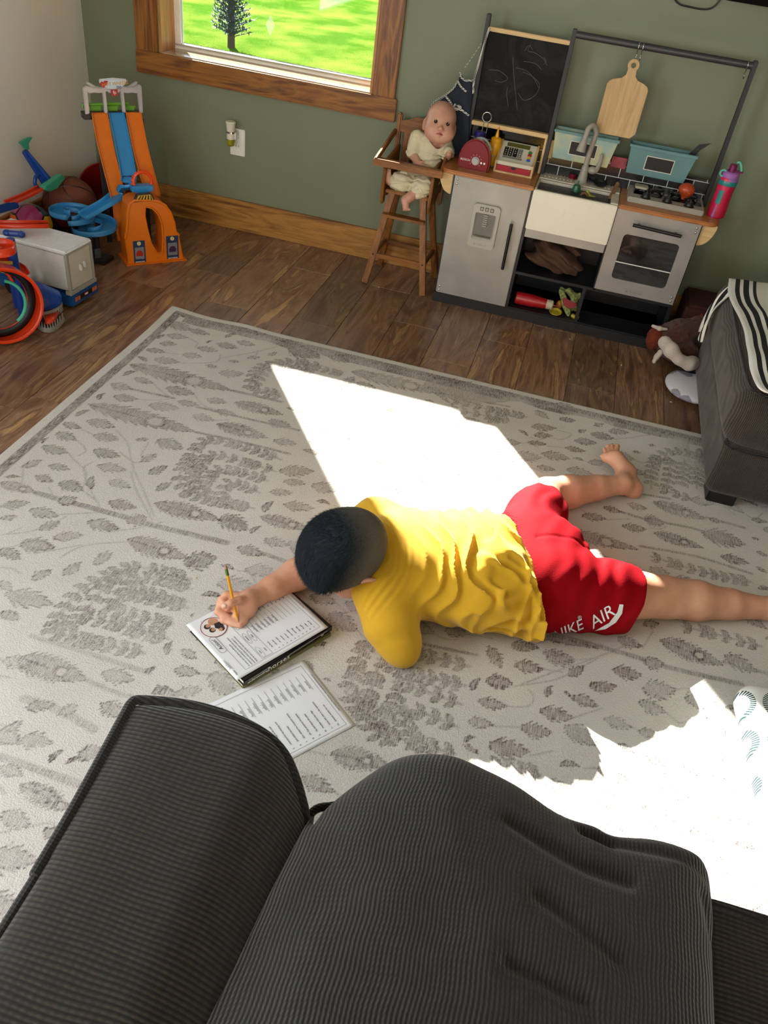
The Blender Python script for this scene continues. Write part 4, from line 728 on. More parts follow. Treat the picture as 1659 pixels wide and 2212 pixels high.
# sink toys and pots
gz = .4835
def toy(name, s, mat, label, cat): return tag(s.build(name, mat) if isinstance(s, B) else s, label, cat)
p = wy(1244, 412, 3.47); o = thing('toy_pepper', (p.x, 3.47, gz), 'dark green toy pepper standing in the sink', 'toy vegetable'); T = Matrix.Translation((p.x, 3.47, gz)); B(T).lathe([(0, 0), (.012, .0), (.015, .01), (.013, .03), (.017, .05), (.0175, .07), (.013, .084), (.005, .089), (0, .089)], n=16).build('pepper_body', plain('dark_green', '1f5a3c', .3), o); B(T).tube([(0, 0, .086), (.001, 0, .094), (.003, 0, .101)], [.004, .003, .0035], 8).build('stalk', plain('green_stalk', '2f6a44', .4), o)
p = wy(1278, 425, 3.45); f_ = F((p.x - .05, 3.40, gz), (p.x + .05, 3.5, gz + .09), .002); f_.ell((p.x, 3.45, gz + .03), (.032, .022, .032), k=.01); f_.cap((p.x - .015, 3.45, gz + .05), (p.x - .02, 3.45, gz + .072), .011, .007, .01); f_.cap((p.x + .012, 3.45, gz + .045), (p.x + .03, 3.44, gz + .045), .012, .009, .01); toy('toy_pear_slice', f_.mesh('toy_pear_slice', plain('lime', '9aa82a', .4)), None, 'lime-green toy fruit piece in the sink beside the green bowl', 'toy fruit')
p = wy(1307, 432, 3.43); toy('toy_bowl', B(Matrix.Translation((p.x, 3.43, gz))).lathe([(0, 0), (.015, 0), (.026, .052), (.024, .052), (.013, .003), (0, .003)], n=24), plain('leaf_green', '3f7a1e', .4), 'small leaf-green toy bowl in the sink', 'toy bowl')
p = wy(1262, 424, 3.43); s = B().tube([Vector((p.x + .016 * math.cos(a), 3.43 + .004 * math.sin(a), gz + .05 + .02 * math.sin(a))) for a in [2 * PI * i / 20 for i in range(20)]], .0045, 8, closed=True); s.tube([(p.x - .016, 3.43, gz + .045), (p.x - .045, 3.43, gz + .02)], .004, 8); toy('toy_measuring_ring', s, plain('brown_wood_toy', '6d4726', .5), 'brown wooden toy ring leaning in the sink behind the lime-green piece', 'toy')
pa, pb = wy(1334, 397, 3.46), wy(1315, 438, 3.40); pa = fl(1334, 397, .585); pb = Vector((pa.x - .03, 3.395, .50)); s = B(); dv = (pb - pa); s.bar(pa, pb, .016, .007, up=(0, -1, .4), w2=.018).ell(pa, (.008, .006, .008)); toy('wooden_spoon', s, plain('worn_brown_wood', '7d5a38', .6, .1), 'worn wooden spoon handle leaning against the right side of the sink', 'spoon')
p = fl(1238, 378, CT); toy('toy_pot', B(Matrix.Translation((p.x, 3.585 - .01, CT))).lathe([(0, 0), (.015, 0), (.0165, .003), (.0165, .02), (.015, .02), (.0145, .004), (0, .004)], n=20), plain('dark_red_metal', '6e0f26', .25), 'tiny dark red pot left of the faucet', 'toy pot')
px_ = wy(1295, 383, 3.56).x; o = thing('toy_pan', (px_, 3.555, CT), 'small black frying pan right of the faucet', 'toy pan'); T = Matrix.Translation((px_ + .01, 3.55, CT + .004)) @ rotm(R_(12), 0, 0); B(T).lathe([(0, 0), (.022, 0), (.03, .01), (.0285, .01), (.021, .002), (0, .002)], n=28).build('pan_dish', plain('pan_black', '1b1c1f', .3), o); B(T).bar((-.026, .0, .008), (-.05, .012, .012), .008, .004).build('pan_handle', BLACK, o)
p = fl(1385, 412, z1 + .014); toy('toy_toast', B().prism(rrect(p.x - .026, p.x + .026, 3.49, 3.535, .01), z1 + .014, z1 + .022), plain('toast_cream', 'a9a48c', .8, .1), 'cream slice of toy bread on the left burner', 'toy food')
p = wy(1479, 422, 3.50); f_ = F((p.x - .05, 3.45, z1), (p.x + .05, 3.56, z1 + .07), .002); f_.ell((p.x, 3.5, z1 + .044), (.032, .03, .024), k=.01); f_.cap((p.x, 3.5, z1 + .016), (p.x + .004, 3.5, z1 + .03), .014, .02, .012); t = NT('speckled_orange'); m = t.P(col=t.mix(t.ramp(t.noise(160, 2), (.62, 0.0), (.68, 1.0)), hx('a8401c'), hx('d08a5a')), rough=.35); toy('toy_shaker', f_.mesh('toy_shaker', m), None, 'speckled orange-red mushroom-shaped toy on the right burner', 'toy food')
# water bottle with colour blocks
wb = fl(1545, 470, CT); bx_, by_ = .527, 3.452; wb = wy(1545, 472, by_); bx_ = wb.x - .004; o = thing('water_bottle', (bx_, by_, CT), 'pink, purple and mint patchwork water bottle on the right end of the counter', 'bottle')
T = Matrix.Translation((bx_, by_, CT)); t = NT('patchwork_bottle'); g = t.co((1, 1, 1)); vo = t.N('ShaderNodeTexVoronoi', {'Vector': t.N('ShaderNodeMapping', {0: g, 'Scale': (22, 22, 13)}).outputs[0], 'Scale': 1.0, 'Randomness': .9}); cs = t.N('ShaderNodeSeparateColor', {0: vo.outputs['Color']})
m = t.P(col=t.ramp(cs.outputs[0], (0, hx('b0123c')), (.32, hx('8a63a8')), (.6, hx('c4204e')), (.8, hx('7fd0bd')), interp='CONSTANT'), rough=.35)
B(T).lathe([(0, 0), (.031, 0), (.034, .004), (.034, .05), (.0325, .09), (.034, .12), (.034, .145), (.031, .15), (0, .15)], n=32).build('bottle_body', m, o)
B(T).lathe([(.0345, .122), (.0355, .124), (.0355, .137), (.0345, .139)], n=32).build('teal_band', plain('dark_teal', '1f7a78', .3), o)
B(T).lathe([(0, .15), (.033, .15), (.033, .166), (.028, .171), (0, .171)], n=32).build('lid', plain('lid_lilac', '9a62a8', .35), o)
B(T @ Matrix.Translation((.0, 0, .171))).lathe([(0, 0), (.0145, 0), (.0135, .022), (.010, .026), (0, .026)], n=20).box(0, .04, -.01, .01, 0, .006).build('spout', plain('plum', '6d1248', .25), o)
B(T).tube(cr([(.034, 0, .172), (.03, -.002, .185), (.022, 0, .2), (.014, 0, .206), (.008, 0, .202)], 5), .004, 8).build('spout_cover', plain('mint', '5fc0a8', .4), o)
B(T).tube([Vector((-.03 + .011 * math.cos(a), -.014, .162 + .011 * math.sin(a))) for a in [2 * PI * i / 16 for i in range(16)]], .0035, 8, closed=True).build('carry_loop', plain('mint', '5fc0a8', .4), o)
s = B(T @ rotm(0, 0, R_(-115))); v = [];  
for i in range(9): a = R_(-16 + 4 * i); v.append([(math.cos(a) * .0348, math.sin(a) * .0348, z) for z in (.055 - .0 * abs(i - 4), .105)])
s.strip(v); s.build('grip_patch', plain('dark_teal', '1f7a78', .3), o)
# cubby contents
rs = random.Random(5); x0c, x1c = -.14, .1; f_ = F((x0c - .02, 3.38, .2), (x1c + .06, 3.6, .34), .003)
f_.chain([(-.12, 3.44, .25, .02), (-.05, 3.47, .27, .045), (.03, 3.46, .255, .045), (.085, 3.45, .245, .025)], k=.03); f_.chain([(-.09, 3.5, .29, .03), (.04, 3.52, .3, .04)], k=.03)
f_.d += .02 * (vnoise(f_.X * 25 + 3, f_.Y * 25, f_.Z * 45) - .5) + .008 * np.sin(f_.X * 60 + f_.Z * 140 + 3 * vnoise(f_.X * 20, f_.Y * 20, f_.Z * 20)); f_.plane((0, 0, .2085), (0, 0, -1)); toy('brown_cloth_bag', f_.mesh('cloth_bag', plain('brown_canvas', '4a3020', .85, .15, 30)), None, 'crumpled brown cloth bag in the upper kitchen cubby', 'bag')
a_, b_ = wy(1122, 630, 3.41), wy(1180, 648, 3.41); o = thing('ketchup_bottle', (a_.x, 3.41, .047), 'red toy squeeze bottle with cream cap lying in the lower cubby', 'bottle'); T = frame((a_.x - .005, 3.415, .085), (0, 1, 0), (0, 0, 1)); L_ = b_.x - a_.x + .015; T = Matrix(((0, 0, 1, a_.x - .01), (1, 0, 0, 3.415), (0, 1, 0, .075), (0, 0, 0, 1)))
B(T).lathe([(0, 0), (.024, 0), (.027, .004), (.027, L_ * .5), (.021, L_), (0, L_)], n=24).build('bottle_body', plain('ketchup_red', 'a31820', .3), o); s = B(T); s.lathe([(0, L_), (.021, L_), (.0205, L_ + .026), (.016, L_ + .03), (0, L_ + .03)], n=24); s.build('cap', plain('cap_cream', 'bdb39a', .4), o); B(T).tube([(0, 0, L_ + .028), (0, 0, L_ + .045)], [.004, .002], 8).build('nozzle', plain('ketchup_red', 'a31820', .3), o)
p = wy(1205, 655, 3.40); s = B(Matrix.Translation((p.x, 3.40, .049)) @ rotm(R_(10), 0, 0)); s.lathe([(0, 0), (.02, .0), (.028, .008), (.027, .01), (.019, .003), (0, .003)], n=24).tube([(-.02, .008, .01), (-.05, .03, .014)], .0025, 6); toy('toy_spoon', s, plain('toy_yellow', 'a8962a', .4), 'yellow round toy ladle in front of the red bottle in the cubby', 'toy spoon')
p = wy(1232, 650, 3.42); s = B(frame((p.x, 3.42, p.z), (.95, 0, -.25), (.2, .5, .8))); s.prism([(.032 * math.cos(a), .032 * math.sin(a)) for a in [PI + i * PI / 14 for i in range(15)]], -.006, .006); toy('toy_melon_slice', s, plain('melon_red', '8e1526', .4), 'dark red half-round toy melon slice in the lower cubby', 'toy food')
p = wy(1213, 640, 3.45); s = B().ell((p.x, 3.45, .07), (.014, .012, .02)); toy('toy_carrot', s, plain('toy_orange', 'a86a1c', .4), 'orange toy vegetable behind the dark red slice', 'toy food')
p = wy(1250, 665, 3.395); s = B().tube([(p.x - .02, 3.40, .056), (p.x + .01, 3.39, .052)], [.009, .011], 12); toy('toy_banana_piece', s, plain('toy_yellow', 'a8962a', .4), 'yellow stubby toy piece under the dark red slice', 'toy food')
f_ = F((.03, 3.38, .045), (.13, 3.5, .16), .0025); f_.chain([(.05, 3.44, .13, .014), (.08, 3.42, .09, .02), (.1, 3.4, .065, .012)], k=.015, flat=((0, 1, 0), .4)); f_.chain([(.05, 3.46, .14, .01), (.11, 3.45, .12, .02), (.115, 3.45, .07, .02)], k=.015); f_.d += .006 * np.sin(f_.X * 130 + f_.Z * 90); t = NT('check_cloth'); ck = t.N('ShaderNodeTexChecker', {'Vector': t.co(), 'Scale': 90.0, 'Color1': hx('8a9a5c'), 'Color2': hx('6f6f3a')}); toy('dish_cloth', f_.mesh('dish_cloth', t.P(col=ck.outputs[0], rough=.9)), None, 'crumpled olive checked cloth at the right end of the lower cubby', 'cloth')
# denim apron hanging from the left post
y = 3.535; a = thing('toy_apron', (-.56, y, .62), 'dark denim child apron with checked trim hanging left of the chalkboard', 'apron')
W = lambda u, v, dy=0: wy(780 + u / 5.53, v / 5.53, y + dy)
body = [(1185, 880), (1250, 960), (1345, 960), (1340, 1100), (1300, 1380), (1290, 1659), (1270, 1900), (1060, 1850), (1000, 1750), (880, 1700), (820, 1500), (880, 1250), (1010, 1150), (1100, 1070), (1150, 980)]
f_ = F((-.68, 3.50, .55), (-.47, 3.60, .92), .0025); poly = [W(*p) for p in body]; PX = np.array([p.x for p in poly]); PZ = np.array([p.z for p in poly])
ins = np.zeros(f_.X.shape[::2], bool); xx = f_.X[:, 0, :]; zz = f_.Z[:, 0, :]; dd = np.full(xx.shape, 9.0)
for i in range(len(PX)):
    j = (i + 1) % len(PX); cnd = ((PZ[i] > zz) != (PZ[j] > zz)) & (xx < (PX[j] - PX[i]) * (zz - PZ[i]) / (PZ[j] - PZ[i] + 1e-9) + PX[i]); ins ^= cnd
    ex, ez = PX[j] - PX[i], PZ[j] - PZ[i]; tt = np.clip(((xx - PX[i]) * ex + (zz - PZ[i]) * ez) / (ex * ex + ez * ez), 0, 1); dd = np.minimum(dd, np.hypot(xx - PX[i] - tt * ex, zz - PZ[i] - tt * ez))
sd = np.where(ins, -dd, dd)[:, None, :]; fold = y + .008 * np.sin(f_.X * 70 + f_.Z * 12) + .01 * (vnoise(f_.X * 18, f_.X * 0, f_.Z * 9) - .5); f_.d = smax(np.broadcast_to(sd, f_.X.shape), np.abs(f_.Y - fold) - .004, .003)
t = NT('denim'); t.bump(t.noise(500, 2), .3, .0006); den = t.P(col=t.mix(t.noise(300, 2), hx('0c1119'), hx('1a2638')), rough=.85); f_.mesh('denim_panel', den, a)
t = NT('black_white_check'); ck = t.N('ShaderNodeTexChecker', {'Vector': t.co((1, 1, 1), (0, R_(40), 0)), 'Scale': 260.0, 'Color1': hx('e2e2dc'), 'Color2': hx('1a1a1e')}); chk = t.P(col=ck.outputs[0], rough=.8)
def trim(pts, r=.0042, dy=-.012): return B().tube(cr([W(*p, dy) for p in pts], 8), r, 8, flat=.45)
trim([(1185, 860), (1195, 920), (1250, 960), (1345, 960)]).build('neck_trim', chk, a); trim([(1150, 975), (1100, 1060), (1000, 1140), (880, 1210), (830, 1290), (800, 1390)]).build('side_trim', chk, a); trim([(1535, 330), (1470, 530), (1400, 780), (1350, 960), (1340, 1120)], .0048).build('neck_strap', chk, a); trim([(1490, 440), (1350, 650), (1240, 810)], .0018, .02).build('rear_strap', chk, a)
trim([(1155, 965), (1190, 1030), (1255, 1095)], .004, -.014).build('pocket_trim', chk, a); trim([(1010, 1150), (1060, 1210), (1110, 1290), (1190, 1310), (1290, 1380)], .0045, -.014).build('ruffle_trim', chk, a)
s = B().tube(cr([W(*p, -.018) for p in ((1130, 1240), (1110, 1280), (1150, 1310), (1190, 1280), (1150, 1260), (1200, 1300))], 6), .004, 8); s.build('bow', chk, a)
# ================================================================ TOY CORNER
def pl(px, py, P0, n):
    d = Vector(ray(px, py)); n = Vector(n); return Vector(CC) + d * ((Vector(P0) - Vector(CC)).dot(n) / d.dot(n))
orange = plain('orange_plastic', 'd9700f', .35, .04); sky = plain('light_blue_plastic', '2f86c4', .35, .04); redor = plain('red_orange_plastic', 'd2360c', .32, .05); silv = plain('silver_plastic', 'a5a9ae', .3, .06, metal=.35); deep = plain('deep_blue_plastic', '123e93', .35, .06); tealp = plain('aqua_green_plastic', '3fae8e', .4, .05); dgrey = plain('dark_grey_plastic', '26262a', .4, .08)
# racing tower
M0 = Vector((-1.70, 3.107, 0)); TX = Vector((.707, .707, 0)); TY = Vector((-.707, .707, 0)); TZ = Vector((0, 0, 1))
tower = thing('race_track_tower', (-1.85, 3.22, 0), 'tall toy race track tower with orange and blue slides and a silver gate on top', 'toy race track')
def tw(px, py, Y): return pl(px, py, M0 + TY * Y, TY)
def loc(p): q = p - M0; return (q.dot(TX), q.z)
def TF(Y): m = Matrix((TX, TZ, TX.cross(TZ))).transposed().to_4x4(); m.translation = M0 + TY * Y; return m   # local x, up; z towards the room
def poly(pts, Y): return [loc(tw(*p, Y)) for p in pts]
base = poly([(278, 573), (397, 561), (387, 508), (379, 499), (376, 480), (369, 460), (357, 443), (342, 435), (318, 432), (290, 433), (279, 441), (276, 460), (274, 495), (270, 515)], 0)
hole = poly([(314, 447), (328, 449), (341, 462), (349, 482), (352, 515), (350, 546), (338, 546), (326, 525), (318, 495), (312, 465)], 0)
s = plate_hole(B(TF(0)), base, hole, -.10, 0); bs_ = s.build('launch_base', orange, tower, bev=.003, ang=40)
s = B(TF(0)); rim = [Vector((x, y, .002)) for x, y in hole]; s.tube(rim, .004, 6, closed=True); arch = [Vector((x, y, .001)) for x, y in base[2:]]; s.tube(arch, .005, 6); s.build('moulded_rim', orange, tower)
s = B(TF(0)); q = poly([(268, 578), (402, 564), (396, 556), (276, 567)], -.012); s.prism([(base[0][0] - .012, -.0), (base[1][0] + .012, 0), (base[1][0] + .012, .006), (base[0][0] - .012, .006)], -.125, .012); s.build('base_flange', orange, tower, bev=.002)
for num, pts in (('1', [(288, 521), (311, 519), (317, 566), (289, 569)]), ('2', [(357, 511), (381, 508), (390, 556), (362, 560)])):
    P_ = poly(pts, 0); x0 = (P_[0][0] + P_[3][0]) / 2; x1 = (P_[1][0] + P_[2][0]) / 2; z1 = (P_[0][1] + P_[1][1]) / 2; z0 = max(.008, (P_[2][1] + P_[3][1]) / 2); w = x1 - x0; h = z1 - z0; cx = (x0 + x1) / 2
    st = B(TF(0)).prism(rrect(x0, x1, z0, z1, .003), 0, .0012).build('number_sticker', plain('sticker_navy', '23395c', .3, .1), tower); B(TF(0)).prism(rrect(x0 + w * .12, x1 - w * .12, z0 + h * .16, z1 - h * .3, .002), .0012, .0016).build('garage_picture', plain('sticker_grey', '7d7a80', .4, .15, 200), st)
    s = B(TF(0)); s.prism([(cx + .0085 * math.cos(a), z1 - .012 + .0085 * math.sin(a)) for a in [j * PI / 8 for j in range(16)]], .0012, .0018); s.build('number_disc', plain('sticker_cream', 'd9c98a', .4, .02), st); B(TF(0)).text(num, .014, TR(cx, z1 - .012, .002), ext=.0003).build('number', BLACK, st)
    s = B(TF(0)); s.prism([(cx - w * .28, z0 + h * .3), (cx + w * .28, z0 + h * .3), (cx + w * .3, z0 + h * .42), (cx + w * .16, z0 + h * .55), (cx - w * .16, z0 + h * .55), (cx - w * .3, z0 + h * .42)], .0016, .002); s.build('car_picture', plain('sticker_red' if num == '1' else 'sticker_plum', 'a82a1c' if num == '1' else '3c1f45', .4), st)
    s = B(TF(0)); [s.add([(x0 + w * (.1 + .1 * i), z0 + .001, .0016), (x0 + w * (.15 + .1 * i), z0 + .001, .0016), (x0 + w * (.18 + .1 * i), z0 + .006, .0016), (x0 + w * (.13 + .1 * i), z0 + .006, .0016)], [(0, 1, 2, 3)]) for i in range(8)]; s.build('hazard_edge', WHITE, st)
s = B(TF(.004)); P_ = poly([(289, 439), (336, 434), (328, 418), (296, 421)], -.004); s.prism(P_, -.012, .006); hz = s.build('hazard_plate', dgrey, tower, bev=.002); P_ = [(sum(a for a, b in P_) / 4 + (a - sum(a for a, b in P_) / 4) * .82, sum(b for a, b in P_) / 4 + (b - sum(b for a, b in P_) / 4) * .75) for a, b in P_]; s = B(TF(.004)); s.prism(P_, .006, .0075); s.build('yellow_sticker', plain('hazard_yellow', 'd0a818', .4), hz)
s = B(TF(.004)); a0, a1 = P_[0], P_[1]; b0, b1 = P_[3], P_[2]
for i in range(5): u0, u1 = i / 5 + .05, i / 5 + .15; s.add([(a0[0] + (a1[0] - a0[0]) * u0, a0[1] + .001, .0078), (a0[0] + (a1[0] - a0[0]) * u1, a0[1] + .001, .0078), (b0[0] + (b1[0] - b0[0]) * min(1, u1 + .12), b0[1] - .001, .0078), (b0[0] + (b1[0] - b0[0]) * min(1, u0 + .12), b0[1] - .001, .0078)], [(0, 1, 2, 3)])
s.build('black_stripes', BLACK, hz)
def channel(cent, w, lip, up, mat, nm, par, T=.0022):  # U-shaped track along points (Vector centre, lateral)
    n = len(cent); vs = []; b = B()
    for i in range(n):
        c, sd = cent[i]; sd = sd.normalized(); d = (cent[min(i + 1, n - 1)][0] - cent[max(i - 1, 0)][0]).normalized(); nm_ = d.cross(sd); nm_ = nm_ if nm_.dot(up) > 0 else -nm_; nm_.normalize()
        vs.append([c - sd * (w / 2) + nm_ * lip, c - sd * (w / 2), c, c + sd * (w / 2), c + sd * (w / 2) + nm_ * lip])
    b.strip(vs); return b.build(nm, mat, par, solid=T, ang=50)
def slide(pts, Ys, w, mat, nm, up=None):
    P_ = [tw(x, y, Y) for (x, y), Y in zip(pts, Ys)]; C_ = cr(P_, 6); return channel([(p, TX) for p in C_], w, .012, up or (-TY + TZ), mat, nm, tower)
slide([(214, 243), (222, 290), (233, 340), (247, 395), (258, 440), (263, 480), (270, 520)], [.25, .225, .20, .165, .14, .12, .09], .062, orange, 'orange_slide')
slide([(250, 243), (257, 275), (265, 315), (272, 350), (277, 380)], [.25, .225, .195, .165, .14], .062, sky, 'blue_slide')
slide([(287, 242), (293, 275), (301, 315), (311, 355), (322, 395), (330, 425)], [.25, .225, .195, .16, .12, .09], .062, orange, 'orange_slide')
# silver gate
s = B(TF(.25)); G = lambda *p: poly(p, .25)
for pts in ([(177, 186), (187, 190), (193, 244), (184, 247)], [(302, 189), (305, 188), (308, 243), (301, 244), (295, 194)], [(220, 194), (227, 194), (232, 243), (225, 244)], [(259, 194), (266, 194), (271, 242), (264, 243)]): s.prism(G(*pts), -.008, .008)
s.prism(G((177, 190), (184, 183), (200, 188), (216, 188), (226, 186), (234, 190), (228, 198), (214, 200), (202, 199), (192, 201)), -.009, .010); s.prism(G((306, 188), (300, 181), (288, 186), (274, 187), (262, 185), (256, 189), (262, 198), (274, 200), (286, 199), (295, 201)), -.009, .010)
s.prism(G((184, 178), (189, 176), (206, 186), (218, 187), (212, 190), (198, 190)), -.004, .004); s.prism(G((298, 178), (293, 175), (278, 185), (268, 187), (274, 190), (288, 190)), -.004, .004); s.prism(G((226, 190), (262, 190), (256, 198), (244, 203), (232, 198)), -.006, .012)
gt = s.build('silver_gate', silv, tower, bev=.0025)
sg = G((210, 169), (241, 166), (272, 169), (268, 180), (258, 189), (242, 191), (226, 189), (214, 180)); B(TF(.25)).prism(sg, .009, .02).build('name_board', plain('board_white', 'c9d0d8', .3, .02), tower, bev=.004)
cx = sum(a for a, b in sg) / 8; cz = sum(b for a, b in sg) / 8; s = B(TF(.25)); s.prism([(cx + (a - cx) * .84, cz + (b - cz) * .78) for a, b in sg], .02, .0206); nb = s.build('badge_ground', plain('pale_sky_sticker', 'c4dae6', .3, .02), tower)
s = B(TF(.25)); s.text('HOT WHEELS', .0175, TR(cx + .006, cz + .002, .0212, R_(5)), ext=.0006, shear=.25, sx=.98); s.build('badge_lettering', plain('badge_yellow', 'd99a1a', .35, .03), nb)
s = B(TF(.25)); s.prism([(cx - .055, cz), (cx - .046, cz + .010), (cx - .038, cz + .008), (cx - .034, cz + .013), (cx - .02, cz + .012), (cx - .026, cz - .002), (cx - .036, cz - .009), (cx - .03, cz - .013), (cx - .046, cz - .010)], .0206, .0214); s.build('badge_flame', plain('badge_red', 'b3202c', .35), nb)
s = B(TF(.25)); rs = random.Random(1); [s.prism([(cx + .012 + .007 * i + (j % 2) * .003, cz - .016 + j * .0035 - .0 * i), (cx + .0155 + .007 * i + (j % 2) * .003, cz - .016 + j * .0035), (cx + .0165 + .007 * i + (j % 2) * .003, cz - .013 + j * .0035), (cx + .013 + .007 * i + (j % 2) * .003, cz - .013 + j * .0035)], .0206, .0212) for i in range(3) for j in range(3)]; s.build('badge_checks', plain('badge_navy', '1c2c5a', .4), nb)
fp_ = G((237, 192), (251, 190), (252, 204), (238, 205)); s = B(TF(.25)); s.prism(fp_, .012, .021); fb_ = s.build('red_badge', plain('badge_red', 'b3202c', .35), tower, bev=.0015); c_ = (sum(a for a, b in fp_) / 4, sum(b for a, b in fp_) / 4); B(TF(.25)).text('fp', .019, TR(c_[0], c_[1] + .002, .0215), ext=.0005).build('badge_letters', WHITE, fb_)
s = B(TF(.25)); s.prism(G((180, 246), (308, 243), (305, 256), (182, 260)), -.05, -.004); s.build('top_platform', dgrey, tower, bev=.002)
s = B(); 
for (a, c_) in (((196, 226), (222, 243)), ((232, 226), (258, 243)), ((266, 228), (294, 242))):
    p0, p1 = tw(a[0], a[1], .26), tw(c_[0], c_[1], .245); s.box(loc(p0)[0], loc(p1)[0], min(p0.z, p1.z), max(p0.z, p1.z) - .008, -.03, -.02, TF(.25)); s.tube([tw(a[0] - 2, a[1] + 1, .275), tw(c_[0] - 2, a[1] + 3, .275)], .004, 8)
s.tube([tw(178, 232, .27), tw(178, 226, .27), tw(278, 224, .27)], .006, 8); s.build('green_starting_levers', plain('leaf_green_plastic', '5f9e22', .4, .05), tower)
s = B(); 
for X_ in (-.13, .05): p = M0 + TY * .27 + TX * X_; s.bar(p + TZ * .52, p + TZ * .0, .012, .02, up=TX)
s.build('rear_support', dgrey, tower)
# fire hoop
hc = tw(308, 392, .05); r_ = (tw(330, 392, .05) - tw(286, 392, .05)).length / 2; s = B(); ring = [hc + TX * (r_ * .88 * math.cos(a)) + TZ * (r_ * .88 * math.sin(a)) for a in [R_(-20) + R_(220) * i / 22 for i in range(23)]]; s.tube(ring, .006, 8)
for i, p in enumerate(ring[1:-1]): d = (p - hc).normalized(); s.tube([p, p + d * (.008 if i % 2 else .012)], [.006, .0025], 6)
s.build('flame_hoop', plain('flame_orange', 'e2480e', .35), tower)
s = B(TF(.05)); P_ = poly([(285, 402), (330, 400), (330, 412), (321, 413), (316, 420), (298, 421), (294, 414), (285, 415)], .05); s.prism(P_, -.03, .008); s.build('hoop_holder', sky, tower, bev=.002)
# blue spiral track beside the tower
zA = .175; cA = fl(157, 466, zA); zB = .125; cB = fl(205, 498, zB); ra = .088
pts = [tw(280, 382, .138), tw(277, 400, .11), fl(262, 418, .255), fl(238, 437, .235), fl(208, 455, .21), fl(180, 470, .192)]
P_ = cr(pts, 8); L_ = []
for i, p in enumerate(P_): d = (P_[min(i + 1, len(P_) - 1)] - P_[max(i - 1, 0)]); d.z = 0; sd = d.cross(TZ); L_.append((p, sd if sd.length > 1e-5 else TX))
sp = tower
o = channel(L_, .058, .018, TZ, sky, 'blue_chute', sp)
def ringtrack(c, r, w, z0, z1, a0, a1, nm, par):
    C_ = []; n = 40
    for i in range(n + 1): a = a0 + (a1 - a0) * i / n; rd = Vector((math.cos(a), math.sin(a), 0)); C_.append((Vector((c.x, c.y, 0)) + rd * r + TZ * (z0 + (z1 - z0) * i / n), rd))
    vs = [[p - s_ * (w / 2) + TZ * .020, p - s_ * (w / 2), p, p + s_ * (w / 2), p + s_ * (w / 2) + TZ * .02] for p, s_ in C_]; b = B(); b.strip(vs); return b.build(nm, sky, par, solid=.0022, ang=50)
ringtrack(cA, .062, .058, .190, .165, R_(-70), R_(-70 - 360), 'blue_spiral_ring', sp); ringtrack(cB, .062, .058, .15, .115, R_(120), R_(120 - 360), 'blue_spiral_ring', sp)
s = B(); s.tube([Vector((cA.x, cA.y, zA - .0)), Vector((cA.x, cA.y, 0))], .017, 12); s.tube([Vector((cB.x, cB.y, zB)), Vector((cB.x, cB.y, 0))], .015, 12); s.box(min(cA.x, cB.x) - .02, cB.x + .06, cB.y - .05, cB.y + .03, 0, .02); s.build('spiral_column', dgrey, sp, bev=.001)
cd = fl(211, 572, 0); s = B(TF(0)); s = B(Matrix.Translation((cd.x - .01, cd.y + .02, 0)) @ rotm(0, 0, R_(60))); s.box(-.012, .016, -.002, 0, .004, .062); tag(s.build('picture_card', plain('card_print', '4a5a66', .5, .4, 90)), 'small printed card standing on the floor between the white truck and the tower', 'card')
# basketball
bc = Vector((-2.184, 3.238, .1195)); o = thing('basketball', bc - Vector((0, 0, .1195)), 'brown leather basketball against the white wall', 'basketball'); R0 = .1185; b = B().ell(bc, (R0, R0, R0), n=48, m=32)
t = NT('basketball_leather'); v = t.N('ShaderNodeTexVoronoi', {'Vector': t.co(), 'Scale': 260.0}).outputs[0]; t.bump(v, .5, .001); b.build('ball_skin', t.P(col=t.mix(t.noise(8, 3), hx('5c2a1a'), hx('7a3a24')), rough=.6), o)
Mr = Matrix.Translation(bc) @ rotm(R_(35), R_(-25), R_(20)); s = B(Mr); cir = lambda n=48: [2 * PI * i / n for i in range(n)]
s.tube([Vector((R0 * math.cos(a), R0 * math.sin(a), 0)) for a in cir()], .0022, 6, closed=True); s.tube([Vector((R0 * math.cos(a), 0, R0 * math.sin(a))) for a in cir()], .0022, 6, closed=True)
for sg_ in (-1, 1): s.tube([Vector((sg_ * R0 * math.sqrt(max(0, 1 - (.78 * math.cos(a)) ** 2 - (.95 * math.sin(a)) ** 2)), R0 * .78 * math.cos(a), R0 * .95 * math.sin(a))) for a in cir()], .0022, 6, closed=True)
s.build('seam', BLACK, o)
# red bucket behind the basketball
hb_ = Vector((-2.13, 3.47, .0)); T = Matrix.Translation((-2.14, 3.52, .045)) @ rotm(R_(38), R_(8), 0); b = B(T); b.lathe([(0, -.0), (.085, 0), (.105, .17), (.112, .17), (.112, .162), (.108, .16), (.089, -.004), (0, -.004)], n=40); o = b.build('toy_bucket', plain('dark_red_plastic', '7a1410', .35, .06)); tag(o, 'dark red round bucket tipped on its side behind the basketball in the corner', 'bucket')
